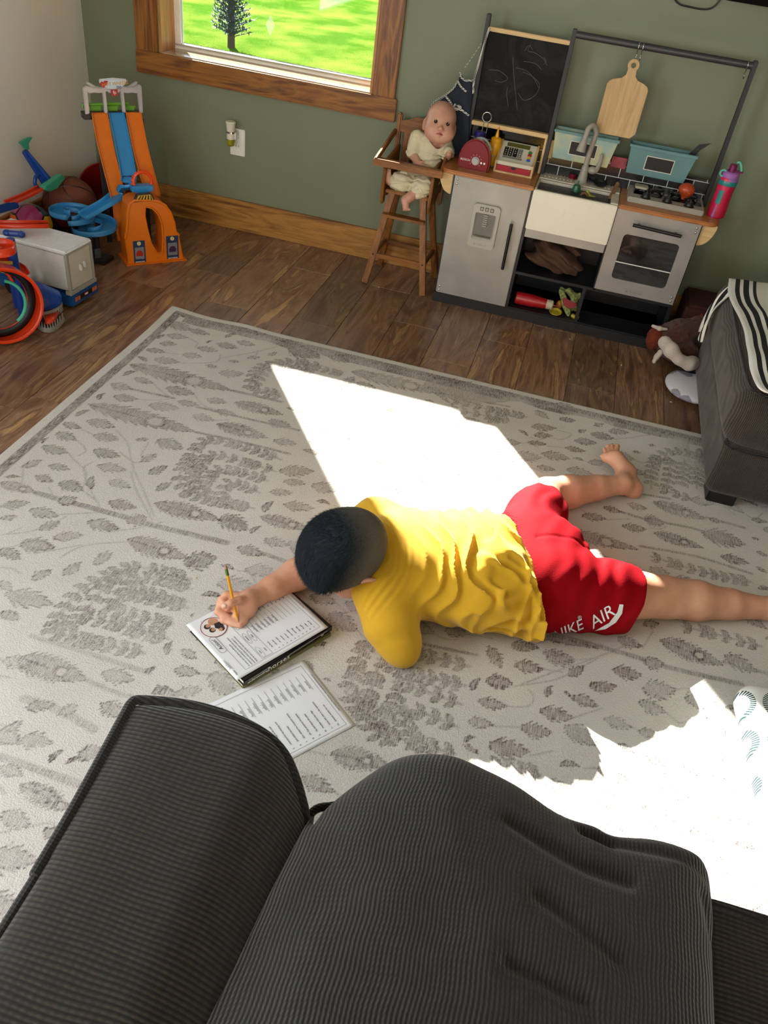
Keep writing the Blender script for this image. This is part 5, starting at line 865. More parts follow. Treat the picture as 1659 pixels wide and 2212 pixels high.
# painted ball
pc_ = fl(68, 488, .093); o = thing('painted_ball', (pc_.x, pc_.y, 0), 'ball painted with pink swirls and orange, yellow and blue patches outlined in black', 'ball'); T = Matrix.Translation(pc_) @ rotm(0, 0, R_(-60)); r0 = .091; b = B(T).ell((0, 0, 0), (r0, r0, r0), n=48, m=32)
t = NT('swirl_painted_vinyl'); v = t.co((1, 1, 1)); vo = t.N('ShaderNodeTexVoronoi', {'Vector': v, 'Scale': 13.0, 'Randomness': .8}, feature='F1'); ed = t.N('ShaderNodeTexVoronoi', {'Vector': v, 'Scale': 13.0, 'Randomness': .8}, feature='DISTANCE_TO_EDGE').outputs[0]; cs = t.N('ShaderNodeSeparateColor', {0: vo.outputs['Color']})
base_c = t.ramp(cs.outputs[0], (0, hx('b83a7c')), (.42, hx('d66a9a')), (.62, hx('d8601c')), (.72, hx('e0a81c')), (.84, hx('3c7a94')), (.92, hx('2f4f5a')), interp='CONSTANT'); swirl = t.math('SINE', t.math('MULTIPLY', vo.outputs['Distance'], 190.0)); c = t.mix(t.math('MULTIPLY', t.math('GREATER_THAN', swirl, .75), t.math('LESS_THAN', cs.outputs[0], .62)), base_c, (.01, .01, .012)); c = t.mix(t.math('LESS_THAN', ed, .045), c, (.008, .008, .01))
b.build('ball_skin', t.P(col=c, rough=.2), o); 
# white toy truck
O_ = Vector((-1.757, 2.532, 0)); tx_ = Vector((.06, 1, 0)).normalized(); ty_ = Vector((-1, .06, 0)).normalized(); T = frame(O_, tx_, ty_); truck = thing('toy_truck', O_ + tx_ * .08 + ty_ * .18, 'white toy box truck with a blue bumper, its back doors facing the room', 'toy truck'); W_, L_, Hh = .162, .36, .235
cw = plain('truck_white', 'cbc9c3', .45, .05, 60, bump=.1); B(T).box(.004, W_ - .004, .004, L_, .075, Hh - .012).build('cargo_box', cw, truck, bev=.006); s = B(T); s.box(-.002, W_ + .002, -.004, L_, Hh - .014, Hh); s.build('roof_panel', plain('roof_white', 'dedee0', .45, .05, 60), truck, bev=.006)
s = B(T); s.box(.0, .012, -.003, .006, .07, Hh - .012).box(W_ - .012, W_, -.003, .006, .07, Hh - .012).box(-.002, W_ + .002, -.006, .02, .062, .078); s.build('rear_frame', plain('frame_grey', 'a09e97', .45, .05), truck, bev=.002)
dr = B(T).box(.016, W_ - .016, -.0015, .004, .08, Hh - .02).build('rear_door', plain('door_white', 'c4c0b2', .45, .04), truck, bev=.001); s = B(T); s.box(W_ * .42, W_ * .46, -.014, 0, .14, .165).box(W_ * .56, W_ * .6, -.014, 0, .145, .17); s.build('door_handle', cw, dr, bev=.003)
bm_ = B(T).box(-.004, W_ + .004, -.01, .20, .018, .064).box(.01, W_ - .01, .2, L_ - .01, .018, .07).build('blue_chassis', plain('truck_blue', '0f4a86', .4, .05), truck, bev=.006)
s = B(T); s.box(.028, W_ - .028, -.0115, -.0095, .036, .054); s.build('bumper_strip', BLACK, bm_)
for x_ in (.012, .028, W_ - .042, W_ - .026): B(T).box(x_, x_ + .013, -.0125, -.0105, .037, .053).build('tail_light', plain('light_orange', 'c9684a', .3, .05), bm_)
s = B(T); s.prism(rrect(.069, .093, .040, .051, .005), .0115, .0125, Matrix(((1, 0, 0, 0), (0, 0, -1, 0), (0, 1, 0, 0), (0, 0, 0, 1)))); s.build('oval_badge', plain('badge_red2', 'b0322c', .3), bm_)
s = B(T); s.prism(rrect(.072, .090, .043, .048, .002), .0125, .013, Matrix(((1, 0, 0, 0), (0, 0, -1, 0), (0, 1, 0, 0), (0, 0, 0, 1)))); s.build('badge_bar', WHITE, bm_)
for x_ in (-.001, W_ - .019):
    for y_ in (.09, .27): B(T).lathe([(0, 0), (.03, 0), (.03, .02), (0, .02)], TR(x_, y_, .03, 0, 0, PI / 2), 24).build('wheel', BLACK, truck, bev=.002)
# orange-red track piece lying over the truck with its blue connector
def band(pts, w, h, T=.003):  # flat track with side rails, width vector per point
    return pts
zt = Hh + .03; a_, b_ = fl(-25, 487, zt), fl(105, 487, zt); b = B(); d = (b_ - a_).normalized(); sd = d.cross(TZ); vs = []
for p in (a_, a_.lerp(b_, .5), b_): vs.append([p - sd * .021 + TZ * .012, p - sd * .021 - TZ * .002, p + sd * .021 - TZ * .002, p + sd * .021 + TZ * .012])
b.strip(vs); trk = thing('straight_track', a_, 'straight red-orange toy track lying across the truck roof', 'toy track'); b.build('track_channel', redor, trk, solid=.003); c1_, c2_ = fl(15, 503, Hh + .012), fl(46, 506, Hh + .012); s = B(); s.tube([c1_, c2_], .011, 8, flat=1).ell(c2_, (.014, .014, .012)).ell(c1_, (.016, .014, .012)); s.build('blue_connector', deep, trk)
# launcher leaning on the wall
la = thing('toy_launcher', (-2.2, 3.2, .2), 'dark blue toy launcher with aqua paddles leaning on the white wall over the basketball', 'toy launcher')
px3 = lambda x, y, X_: wx(x, y, X_)
top_, mid_, bot_ = px3(52, 325, -2.262), px3(75, 360, -2.24), px3(103, 395, -2.20)
s = B(); s.bar(top_, bot_, .022, .022, up=(1, 0, .5), w2=.05, h2=.03); s.build('launcher_arm', deep, la, bev=.004); s = B(); u_ = (bot_ - top_).normalized(); s.bar(top_ + u_ * .01 + Vector((.012, 0, 0)), bot_ - u_ * .01 + Vector((.02, 0, 0)), .008, .008, up=(1, 0, .5)); s.build('raised_rib', plain('mid_blue_plastic', '1d57b0', .35), la)
hp_ = px3(84, 392, -2.215); s = B(); s.tube([hp_ + Vector((0, .028 * math.cos(a), .028 * math.sin(a))) for a in [R_(40) + R_(200) * i / 14 for i in range(15)]], .008, 8); s.build('trigger_loop', deep, la)
P_ = [px3(*p, -2.262) for p in ((41, 308), (55, 298), (67, 296), (62, 303), (58, 311), (60, 322), (54, 323), (48, 315))]; s = B(Matrix(((0, 0, 1, -2.268), (1, 0, 0, 0), (0, 1, 0, 0), (0, 0, 0, 1)))); s.prism([(p.y, p.z) for p in P_], 0, .016); s.build('aqua_fin', tealp, la, bev=.002)
P_ = [px3(*p, -2.17) for p in ((92, 401), (112, 388), (128, 376), (134, 380), (133, 386), (118, 406), (100, 413), (94, 409))]; s = B(Matrix(((0, 0, 1, -2.185), (1, 0, 0, 0), (0, 1, 0, 0), (0, 0, 0, 1)))); s.prism([(p.y, p.z) for p in P_], 0, .03); s.build('aqua_paddle', tealp, la, bev=.003)
a_, b_ = px3(88, 403, -2.19), px3(14, 437, -2.20); m_ = px3(55, 420, -2.195); s = B(); C_ = cr([a_, m_, b_], 6); vs = [[p + Vector((-.012, 0, .006)), p + Vector((-.012, 0, -.006)), p + Vector((.016, 0, -.010)), p + Vector((.016, 0, .004))] for p in C_]; s.strip(vs); s.build('curved_orange_track', redor, la, solid=.003)
s = B(); s.bar(px3(36, 441, -2.19), px3(-12, 455, -2.18), .03, .02, up=(1, 0, .3)); s.build('blue_coupler', deep, la, bev=.003)
# loop track at the left edge
lp = thing('loop_track', (-1.93, 2.36, 0), 'big red-orange toy loop track with a yellow sticker at the left edge', 'toy race track')
n_l = Vector((.80, -.55, .1)).normalized(); c_l = fl(2, 656, .138); rr = .132; ax_ = TZ.cross(n_l).normalized(); ay_ = n_l.cross(ax_)
s = B(); vs = []
for i in range(49): a = 2 * PI * i / 48; d = ax_ * math.cos(a) + ay_ * math.sin(a); p = c_l + d * rr; vs.append([p + n_l * .036 - d * .010, p + n_l * .036, p - n_l * .036, p - n_l * .036 - d * .03])
s.strip(vs); s.build('loop_ring', redor, lp, solid=.004)
s = B(); vs = []
for i in range(49): a = 2 * PI * i / 48; d = ax_ * math.cos(a) + ay_ * math.sin(a); vs.append([c_l + d * (rr - .002) - n_l * .028, c_l + d * (rr * .78) - n_l * .028])
s.strip(vs); s.build('dark_inner_web', plain('teal_black', '0f1f24', .4), lp, solid=.003)
s = B(); s.tube([c_l + n_l * .005 + (ax_ * math.cos(a) + ay_ * math.sin(a)) * rr * .62 for a in [R_(-60) + R_(130) * i / 12 for i in range(13)]], .006, 8); s.build('aqua_guide', tealp, lp)
zr = .30; cr2 = fl(0, 540, zr); rx_ = (fl(34, 540, zr) - cr2).length; s = B(); vs = []
for i in range(49): a = 2 * PI * i / 48; d = Vector((math.cos(a), math.sin(a), 0)); p = cr2 + d * rx_; vs.append([p - d * .045 + TZ * .012, p - d * .045 - TZ * .006, p - TZ * .006, p + TZ * .022])
s.strip(vs); s.build('upper_curve', redor, lp, solid=.003)
P_ = [fl(-20, 558, .25), fl(10, 565, .22), fl(30, 582, .18), fl(44, 602, .15)]; L2 = []
for i, p in enumerate(cr(P_, 5)): L2.append((p, Vector((.3, 1, .15))))
channel(L2, .075, .016, TZ, redor, 'ramp', lp)
s = B(); q = fl(14, 568, .232); s.box(-.02, .02, -.008, .008, 0, .0015, frame(q, (.75, .62, -.1), (-.6, .75, .3))); s.build('yellow_sticker', plain('sticker_yellow', 'c99a1c', .4, .15, 300), lp)
s = B(); s.tube([Vector((cr2.x - .03, cr2.y + .10, zr)), Vector((cr2.x - .03, cr2.y + .10, 0))], .016, 10); s.tube([Vector((P_[2].x - .03, P_[2].y + .02, .17)), Vector((P_[2].x - .05, P_[2].y + .05, 0))], .014, 10); s.build('support_post', deep, lp)
# shark head
sh = thing('shark_head_toy', (-1.76, 2.40, 0), 'dark blue toy shark head with grey teeth and a red mouth beside the truck', 'toy shark')
SH = frame(fl(94, 690, .03), (.80, -.30, 0), (.3, .80, 0)); 
def hull(name, pts, mat, par, bev=.003):
    bm = bmesh.new(); [bm.verts.new(p) for p in pts]; r = bmesh.ops.convex_hull(bm, input=bm.verts); bmesh.ops.delete(bm, geom=[v for v in bm.verts if not v.link_faces], context='VERTS'); bm.verts.index_update(); b = B(); b.add([v.co[:] for v in bm.verts], [tuple(v.index for v in f.verts) for f in bm.faces]); bm.free(); return b.build(name, mat, par, bev=bev, ang=15, smooth=False)
hull('shark_snout', [fl(46, 612, .15), fl(60, 605, .15), fl(88, 610, .15), fl(70, 640, .10), fl(76, 626, .14), fl(98, 625, .135), fl(128, 628, .11), fl(134, 640, .10), fl(134, 657, .075), fl(110, 655, .09), fl(84, 672, .07), fl(70, 662, .07), fl(118, 668, .06), fl(60, 640, .06), fl(105, 640, .05)], deep, sh)
hull('neck_block', [fl(42, 606, .13), fl(66, 603, .13), fl(80, 625, .13), fl(58, 640, .13), fl(42, 606, .03), fl(70, 612, .03), fl(88, 640, .03), fl(60, 655, .02)], plain('darker_blue_plastic', '0e2f72', .35, .06), sh)
gt_ = plain('tooth_grey', '8d8b86', .45, .06); P_ = [fl(80, 672, .062), fl(98, 673, .06), fl(114, 668, .06), fl(128, 660, .066), fl(134, 652, .07)]; C_ = cr(P_, 6); s = B()
for i in range(len(C_) - 1):
    a, b_ = C_[i], C_[i + 1]; s.add([a, b_, b_ + Vector((0, 0, -.012)), a + Vector((0, 0, -.012))], [(0, 1, 2, 3)])
    if i % 2 == 0: m_ = (a + b_) / 2; s.add([a + Vector((0, 0, -.012)), b_ + Vector((0, 0, -.012)), m_ + Vector((.002, -.003, -.030))], [(0, 1, 2)])
s.build('upper_teeth', gt_, sh, solid=.003, smooth=False)
P_ = [fl(70, 676, .03), fl(74, 692, .03), fl(90, 706, .022), fl(108, 708, .02), fl(124, 700, .02), fl(138, 684, .03)]; C_ = cr(P_, 6); s = B()
for i in range(len(C_) - 1):
    a, b_ = C_[i], C_[i + 1]; s.add([a + Vector((0, 0, -.018)), b_ + Vector((0, 0, -.018)), b_, a], [(0, 1, 2, 3)])
    if i % 2 == 0: m_ = (a + b_) / 2; s.add([a, b_, m_ + Vector((0, 0, .020))], [(0, 1, 2)])
s.build('lower_teeth', gt_, sh, solid=.003, smooth=False); hull('lower_jaw', [Vector((p.x, p.y, .004)) for p in C_[::5]] + [Vector((p.x, p.y, .02)) for p in C_[::5]] + [fl(66, 660, .02)], plain('jaw_grey', '4a4947', .5, .08), sh)
s = B(); s.strip([[fl(96, 682, .045) + Vector((0, 0, 0)), fl(112, 678, .045), fl(128, 674, .045)], [fl(98, 700, .03), fl(108, 700, .033), fl(119, 694, .03)]]); s.build('red_mouth', redor, sh, solid=.008)
# ---------------------------------------------------------------- by the ottoman: plush dog, white ball, orange box
pf = lambda x, y, z: tuple(fl(x, y, z))
dog = thing('plush_dog', (.56, 3.1, 0), 'brown and white plush dog slumped between the play kitchen and the ottoman', 'stuffed toy')
t = NT('brown_plush_fur'); t.bump(t.noise(180, 4, .7), 1.0, .006); fur = t.P(col=t.mix(t.noise(30, 4), hx('34150a'), hx('5f2a14')), rough=.95, sheen=.2); t = NT('rust_plush'); t.bump(t.noise(260, 4, .7), 1.0, .004); rust = t.P(col=t.mix(t.noise(60, 4), hx('5f2410'), hx('8a3c1c')), rough=.95); t = NT('white_plush'); t.bump(t.noise(220, 3, .7), .6, .003); wfur = t.P(col=hx('c4b8ac'), rough=.95, sheen=.2)
f = F((.42, 2.85, 0), (.72, 3.35, .24), .005); f.ell(pf(1462, 735, .09), [.085, .09, .085], k=.03); f.ell(pf(1500, 720, .11), [.07, .10, .085], k=.04); f.ell(pf(1480, 765, .085), [.06, .05, .05], k=.03); f.d += .012 * (vnoise(f.X * 60, f.Y * 60, f.Z * 60) - .5) + .006 * (vnoise(f.X * 200, f.Y * 200, f.Z * 200) - .5); f.plane((0, 0, .008), (0, 0, -1)); f.mesh('body_fur', fur, dog)
f = F((.42, 2.95, 0), (.6, 3.3, .22), .004); f.ell(pf(1415, 728, .085), [.036, .055, .055], k=.02); f.d += .008 * (vnoise(f.X * 120, f.Y * 120, f.Z * 120) - .5); f.mesh('rust_muzzle', rust, dog)
f = F((.42, 2.85, 0), (.72, 3.35, .26), .004); f.chain([(*pf(1436, 740, .15), .026), (*pf(1450, 757, .145), .026), (*pf(1466, 776, .12), .018), (*pf(1488, 786, .105), .028)], k=.02); f.ell(pf(1495, 784, .10), [.03, .028, .028], k=.02); f.mesh('white_patch', wfur, dog)
f = F((.42, 2.85, 0), (.72, 3.35, .26), .004); f.chain([(*pf(1410, 704, .14), .007), (*pf(1425, 710, .145), .008), (*pf(1440, 711, .145), .006)], k=.01); f.mesh('ear', wfur, dog); f = F((.42, 2.85, 0), (.72, 3.35, .26), .004); f.chain([(*pf(1426, 762, .08), .014), (*pf(1418, 772, .06), .013), (*pf(1413, 780, .05), .011)], k=.01, flat=((1, .6, 0), .6)); f.mesh('ear', wfur, dog)
c0 = fl(1490, 775, .0); c0 = Vector((.62, 3.03, .012)); t = NT('white_blue_print'); v = t.co(); vo = t.N('ShaderNodeTexVoronoi', {'Vector': v, 'Scale': 16.0}); cs = t.N('ShaderNodeSeparateColor', {0: vo.outputs['Color']}); m = t.P(col=t.ramp(cs.outputs[0], (0, hx('cfcdd2')), (.45, hx('8d8a94')), (.6, hx('cfcdd2')), (.78, hx('1c3050')), (.88, hx('d2d0d4')), interp='CONSTANT'), rough=.7)
f = F((.48, 2.86, 0), (.78, 3.2, .12), .004); f.ell((.63, 3.04, .03), [.105, .125, .03], k=.01); f.plane((0, 0, .003), (0, 0, -1)); tag(f.mesh('patterned_cushion', m, None), 'small white toy cushion with grey and navy patches under the plush dog', 'cushion')
rs = random.Random(3); ob = thing('toy_crate', (.68, 3.5, 0), 'dark red and orange toy box in the shadow between the kitchen and the ottoman', 'toy box'); B().box(.56, .80, 3.40, 3.62, 0, .21).build('crate_body', plain('dark_red_fabric', '3a0f0a', .8, .2), ob, bev=.01); s = B(FT(3.398)); s.prism([(.57, .10), (.63, .19), (.67, .12), (.70, .2), (.76, .13), (.72, .09)], 0, .004); s.build('orange_panel', plain('burnt_orange', '9a3c10', .7), ob); s = B(FT(3.396)); s.prism([(.56, .03), (.68, .05), (.69, .07), (.57, .06)], 0, .004); s.build('red_stripe', plain('dusty_red', '7a1f1c', .7), ob)
# crumbs on the floor and rug
cm = plain('crumb_cream', 'cfc3a4', .8)
for i, (x, y, z, nm, lb_) in enumerate(((818, 621, .001, 'crumb', 'tiny pale crumb on the floor by the high chair foot'), (1231, 733, .001, 'crumb', 'tiny pale crumb on the floor before the kitchen base'), (1342, 789, .001, 'crumb', 'tiny pale crumb on the floor near the plush dog'), (1449, 869, .001, 'crumb', 'thin pale crumb on the floor left of the ottoman'), (423, 1249, .009, 'crumb', 'yellowish crumb on the rug left of the pencil'), (1481, 1128, .009, 'crumb', 'thin pale crumb on the rug below the ottoman foot'))):
    p = fl(x, y, z); tag(B(Matrix.Translation(p) @ rotm(0, 0, i)).ell((0, 0, .0015), (.0055 if i > 2 else .003, .0025, .0018), n=10, m=6).build(nm, cm), lb_, 'crumb', 'crumbs on floor and rug')
# ================================================================ THE BOY
def skinmat(name, a, b, red):
    t = NT(name); n = t.noise(22, 4, .55); c = t.mix(t.ramp(n, (.3, 0.0), (.7, 1.0)), hx(a), hx(b)); c = t.mix(t.ramp(t.noise(9, 3), (.5, 0.0), (.75, .35)), c, hx(red)); t.bump(t.noise(420, 3), .12, .0006)
    return t.P(col=c, rough=.5, sss=.08)
SKIN = skinmat('skin', 'c98f72', 'd6a184', 'c07a62')
def basis(u, g):
    u = Vector(u).normalized(); g = Vector(g); g = (g - u * g.dot(u)).normalized(); L = -(g.cross(u)); return L, g, u
def head(f, H, bs, s=1.0, baby=False):
    L, g, u = bs; H = Vector(H); at = lambda a, b, c: H + (L * a + g * b + u * c) * s
    M = Matrix((L, g, u)).transposed().to_4x4(); E_ = lambda c, r, k=.02, sub=False: f.ell(at(*c), [x * s for x in r], M, k * s, sub)
    f.ell(at(0, -.012, .022), [.076 * s, .094 * s, .083 * s], M, .02)
    E_((0, .035, -.035), (.058, .055, .072) if not baby else (.068, .058, .058), .04); E_((0, .058 if not baby else .066, -.088 if not baby else -.078), (.022, .02, .018) if not baby else (.026, .022, .017), .03)
    for sd in (-1, 1):
        E_((sd * .040, .060, -.048), (.034, .032, .032) if baby else (.024, .028, .022), .03)
        E_((sd * .031, .094, .0), (.014, .012, .009), .008, True)
        if not baby: f.cap(at(sd * .018, .094, .018), at(sd * .044, .082, .018), .006 * s, .005 * s, .014 * s)
        e = at(sd * .078, -.012, -.018); Me = M @ Matrix.Rotation(sd * R_(24), 4, 'Z')
        f.ell(e, [.007 * s, .019 * s, .031 * s], Me, .006 * s); f.ell(e + L * (sd * .007 * s) + g * (.004 * s), [.006 * s, .012 * s, .02 * s], Me, .004 * s, True)
        f.cap(at(sd * .009, .1, -.032), at(sd * .009, .098, -.034), .007 * s, .007 * s, .008 * s)
    f.cap(at(0, .092, .006 if not baby else -.012), at(0, .108 if not baby else .104, -.028), (.006 if not baby else .003) * s, (.0095 if not baby else .008) * s, .01 * s)
    for sd in (-1, 1): f.cap(at(0, .094, -.053), at(sd * .017, .088, -.054), .0055 * s, .003 * s, .004 * s); f.cap(at(0, .091, -.063), at(sd * .014, .086, -.062), .006 * s, .003 * s, .004 * s)
    f.cap(at(-.018, .096, -.058), at(.018, .096, -.058), .0015 * s, .0015 * s, .003 * s, sub=True)
    return at
H = Vector((-.312, 1.392, .207)); HS = 1.14; hb = basis((-.45, -.70, .53), (-.6, -.25, -.76))
d_ = Vector((.94, .32, 0)).normalized(); n_ = Vector((-.32, .94, 0)).normalized(); T0 = Vector((-.25, 1.50, .155)); Pm = Vector((.15, 1.655, .092))
boy = thing('person', (0, 1.6, 0), 'boy in yellow T-shirt and red shorts lying on his stomach writing with a pencil', 'person')
f = F((-.6, 1.2, -.002), (1.02, 2.5, .36), .0042)
Mt = Matrix((d_, n_, Vector((0, 0, 1)))).transposed().to_4x4()
f.ell(T0 + d_ * .12 - Vector((0, 0, .03)), [.16, .125, .085], Mt, .03); f.ell(T0.lerp(Pm, .6), [.15, .11, .08], Mt, .04); f.ell(Pm, [.11, .13, .08], Mt, .04)
f.cap(T0 + Vector((0, 0, -.01)), H + hb[2] * -.05 + hb[1] * -.03, .05, .05, .03)
SR = T0 + n_ * .125 + Vector((0, 0, -.02)); SL = T0 - n_ * .12 + Vector((0, 0, -.03)); ER = fl(684, 1218, .05); WR = fl(553, 1288, .058); EL = Vector((-.135, 1.30, .045))
f.chain([(*SR, .05), (*ER, .042)], k=.02); f.chain([(*ER, .042), (*ER.lerp(WR, .35), .041), (*ER.lerp(WR, .75), .030), (*WR, .0245)], k=.012)
f.chain([(*SL, .05), (*EL, .04), (-.21, 1.42, .035, .03), (-.26, 1.46, .03, .022)], k=.02)
HL = Pm - n_ * .065 + Vector((.03, 0, 0)); HR = Pm + n_ * .07 + Vector((-.02, .02, 0)); KL = Vector((.50, 1.716, .056)); AL = Vector((.79, 1.80, .042)); KR = Vector((.145, 2.045, .054)); AR = fl(1343, 1046, .05)
for sd in (0, 1):
    f.ell(Pm + n_ * (.06 if sd else -.06) + d_ * .03 + Vector((0, 0, .03)), [.085, .07, .07], Mt, .03)
f.chain([(*HL, .085), (*HL.lerp(KL, .55), .073), (*KL, .056)], k=.02); f.chain([(*KL, .056), (*KL.lerp(AL, .3), .054), (*KL.lerp(AL, .62), .041), (*AL, .030)], k=.015)
f.chain([(*HR, .085), (*HR.lerp(KR, .55), .07), (*KR, .052)], k=.02); f.chain([(*KR, .052), (*KR.lerp(AR, .3), .051), (*KR.lerp(AR, .65), .039), (*AR, .029)], k=.015)
# near foot (beyond the frame's edge) lies on its instep; far foot stands on its inner edge
f.chain([(*AL, .03), (.825, 1.80, .05, .028), (.84, 1.8, .06, .026)], k=.01); f.chain([(*AL, .03), (.88, 1.82, .03, .026), (.95, 1.84, .024, .026)], k=.012)
for i in range(5): f.cap((.95, 1.815 + .012 * i, .024), (.978, 1.815 + .013 * i, .016), .010 if i == 0 else .0075, None, .006)
hl = fl(1368, 1056, .03); ball = fl(1330, 990, .055); f.chain([(*AR, .03), (*hl, .027)], k=.014); f.chain([(*AR, .03), (*fl(1350, 1018, .055), .027), (*ball, .0245)], k=.016, flat=((.25, -.2, 1), .9)); f.chain([(*hl, .026), (*fl(1354, 1020, .045), .024), (*ball, .022)], k=.018)
f.cap(ball, fl(1310, 988, .05), .022, .018, .012)
for (px_, py_, z_, r_) in ((1299, 985, .05, .0062), (1305, 970, .056, .0064), (1313, 963, .06, .0066), (1322, 961, .062, .0068), (1333, 964, .06, .0098)):
    q_ = fl(px_, py_, z_); b_ = ball.lerp(fl(1308, 986, .05), {1299: 1.0, 1305: .85, 1313: .6, 1322: .35, 1333: .05}[px_]); f.cap(b_, q_, r_ * 1.1, r_, .0022)
hat = head(f, H, hb, HS)
# writing hand
pencil_tip, pencil_end = fl(516, 1352, .0445), fl(487, 1222, .168)
hp = lambda x, y, z: tuple(fl(x, y, z))
f.cap(WR, hp(534, 1298, .066), .0245, .025, .012); f.cap(hp(534, 1298, .066), hp(512, 1300, .07), .025, .017, .014); f.cap(hp(536, 1310, .058), hp(516, 1328, .053), .02, .015, .014); f.cap(hp(540, 1322, .05), hp(520, 1340, .046), .013, .011, .01)
def finger(*j): f.chain([(*hp(*q[:3]), q[3]) for q in j], k=.0035)
finger((512, 1287, .08, .0105), (489, 1284, .083, .0092), (477, 1296, .074, .0085), (492, 1312, .07, .0078))
finger((508, 1298, .068, .0105), (476, 1302, .064, .0092), (470, 1322, .054, .0088), (494, 1334, .05, .0082))
finger((508, 1312, .058, .010), (480, 1322, .05, .009), (482, 1340, .0455, .0085), (506, 1343, .047, .008))
finger((516, 1328, .052, .0095), (498, 1345, .045, .0085), (518, 1350, .0445, .0078), (530, 1342, .046, .0075))
finger((538, 1294, .078, .0115), (516, 1297, .091, .0105), (498, 1303, .096, .0092), (484, 1309, .091, .0086))
f.mesh('body', SKIN, boy, smooth=1)
nl = plain('nail', 'e0b29a', .3, .02); q = fl(484, 1308, .0985); B(frame(q, (1, .1, 0), (0, 1, .6))).ell((0, 0, 0), (.0062, .0045, .0018), n=12, m=6).build('thumbnail', nl, boy)
ew = plain('eye_white', 'e6e2dc', .2, .02); ir = plain('iris_brown', '3a2416', .2, .02)
for sd in (-1, 1):
    e = hat(sd * .031, .0835, 0); ey = B().ell(e, (.0115, .0115, .0115)).build('eye', ew, boy); B().ell(hat(sd * .031, .0925, -.001), (.0045, .0045, .0045)).build('iris', ir, ey)
# hair: dark on top, clipped sides
fh = F(H - Vector((.14,) * 3), H + Vector((.14,) * 3), .0025); L_, g_, u_ = hb
px_, py_, pz_ = fh.X - H.x, fh.Y - H.y, fh.Z - H.z; lc = [(px_ * a.x + py_ * a.y + pz_ * a.z) / HS for a in hb]
def topness(g, u, l): return np.clip((u + .36 * g - .012 - .5 * np.maximum(0, np.abs(l) - .05) + .012) / .085, 0, 1)
tp = topness(lc[1], lc[2], lc[0]); Mh = Matrix(hb).transposed().to_4x4(); c0 = hat(0, -.012, .022)
dd = fh.ell(c0, [.078 * HS, .097 * HS, .085 * HS], Mh, get=True) - (.0022 + .0085 * tp * tp * (3 - 2 * tp)) - .002 * (vnoise(px_ * 300, py_ * 300, pz_ * 300) - .5) * tp
hl_ = -.030 + .62 * lc[1] + .012 * np.cos(lc[0] * 40) + .022 * np.exp(-((lc[1] + .0) / .02) ** 2) * 0
fh.d = smax(dd, (hl_ - lc[2]) * HS, .004); ho = fh.mesh('hair', None, boy, smooth=1)
me = ho.data; bm = bmesh.new(); bm.from_mesh(me); rs = random.Random(3); org = ORG[boy.name]; bm.verts.ensure_lookup_table(); base_v = [(v.co.copy(), v.normal.copy()) for v in bm.verts]
for _ in range(14000):
    co, no = rs.choice(base_v); w_ = co + org - H; l, g, u = (w_.dot(a) / HS for a in hb); tt = float(topness(g, u, l)); 
    if rs.random() > .12 + tt: continue
    sw = (g_ * 1.0 + L_ * (.35 + .5 * math.sin(g * 30)) - no * g_.dot(no)); dr = (no * .38 + sw.normalized() * .9 + Vector((rs.gauss(0, .18), rs.gauss(0, .18), rs.gauss(0, .18)))).normalized()
    ln = .003 + .017 * tt * rs.uniform(.7, 1.3); sd = dr.cross(no).normalized() * (.0006 + .0005 * tt); a = bm.verts.new(co - sd - no * .001); b_ = bm.verts.new(co + sd - no * .001); c = bm.verts.new(co + dr * ln); bm.faces.new((a, b_, c))
bm.to_mesh(me); bm.free(); vals = []
for v in me.vertices: w_ = v.co + org - H; l, g, u = (w_.dot(a) / HS for a in hb); vals.append(float(topness(g, u, l)))
at = me.attributes.new('crop_length', 'FLOAT', 'POINT'); at.data.foreach_set('value', vals)
t = NT('dark_hair'); a_ = t.attr('crop_length').outputs['Fac']; st_ = t.noise(260, 3, .7); c = t.mix(t.ramp(a_, (.1, 0.0), (.75, 1.0)), t.mix(st_, hx('443f3a'), hx('6c6459')), t.mix(st_, hx('0e1317'), hx('232b30')))
me.materials.append(t.P(col=c, rough=.75, spec=.15))
# shirt
fs = F((-.42, 1.16, -.002), (.26, 1.92, .33), .0036)
s_ = (fs.X - T0.x) * d_.x + (fs.Y - T0.y) * d_.y; c_ = (fs.X - T0.x) * n_.x + (fs.Y - T0.y) * n_.y
fs.ell(T0 + d_ * .1 - n_ * .015 - Vector((0, 0, .035)), [.165, .165, .112], Mt, .04); fs.ell(T0 + d_ * .05 + Vector((0, 0, -.02)), [.11, .16, .085], Mt, .03); fs.ell(T0.lerp(Pm, .6) - n_ * .038 + Vector((.0, 0, .004)), [.18, .186, .126], Mt, .05); fs.ell(Pm - n_ * .045, [.16, .195, .112], Mt, .05)
fs.cap(T0 + Vector((.02, 0, .0)), T0 + Vector((-.045, -.03, .02)), .075, .062, .03)
fs.plane(T0 + Vector((-.062, -.03, .02)), (-.85, -.3, .3), .006)
tmp = F((-.42, 1.16, -.002), (.26, 1.92, .33), .0036); tmp.cap(SR, SR.lerp(ER, .45), .068, .06, .03); tmp.plane(SR.lerp(ER, .42), ER - SR, .006); fs.d = smin(fs.d, tmp.d, .03)
fs.cap(SL + Vector((0, 0, .005)), Vector((-.165, 1.33, .08)), .076, .066, .03); fs.chain([(-.165, 1.33, .075, .066), (-.132, 1.302, .048, .052), (-.118, 1.29, .035, .034)], k=.015)
nz = vnoise(fs.X * 9 + 5, fs.Y * 9, fs.Z * 9); nz2 = vnoise(fs.X * 22, fs.Y * 22 + 9, fs.Z * 22)
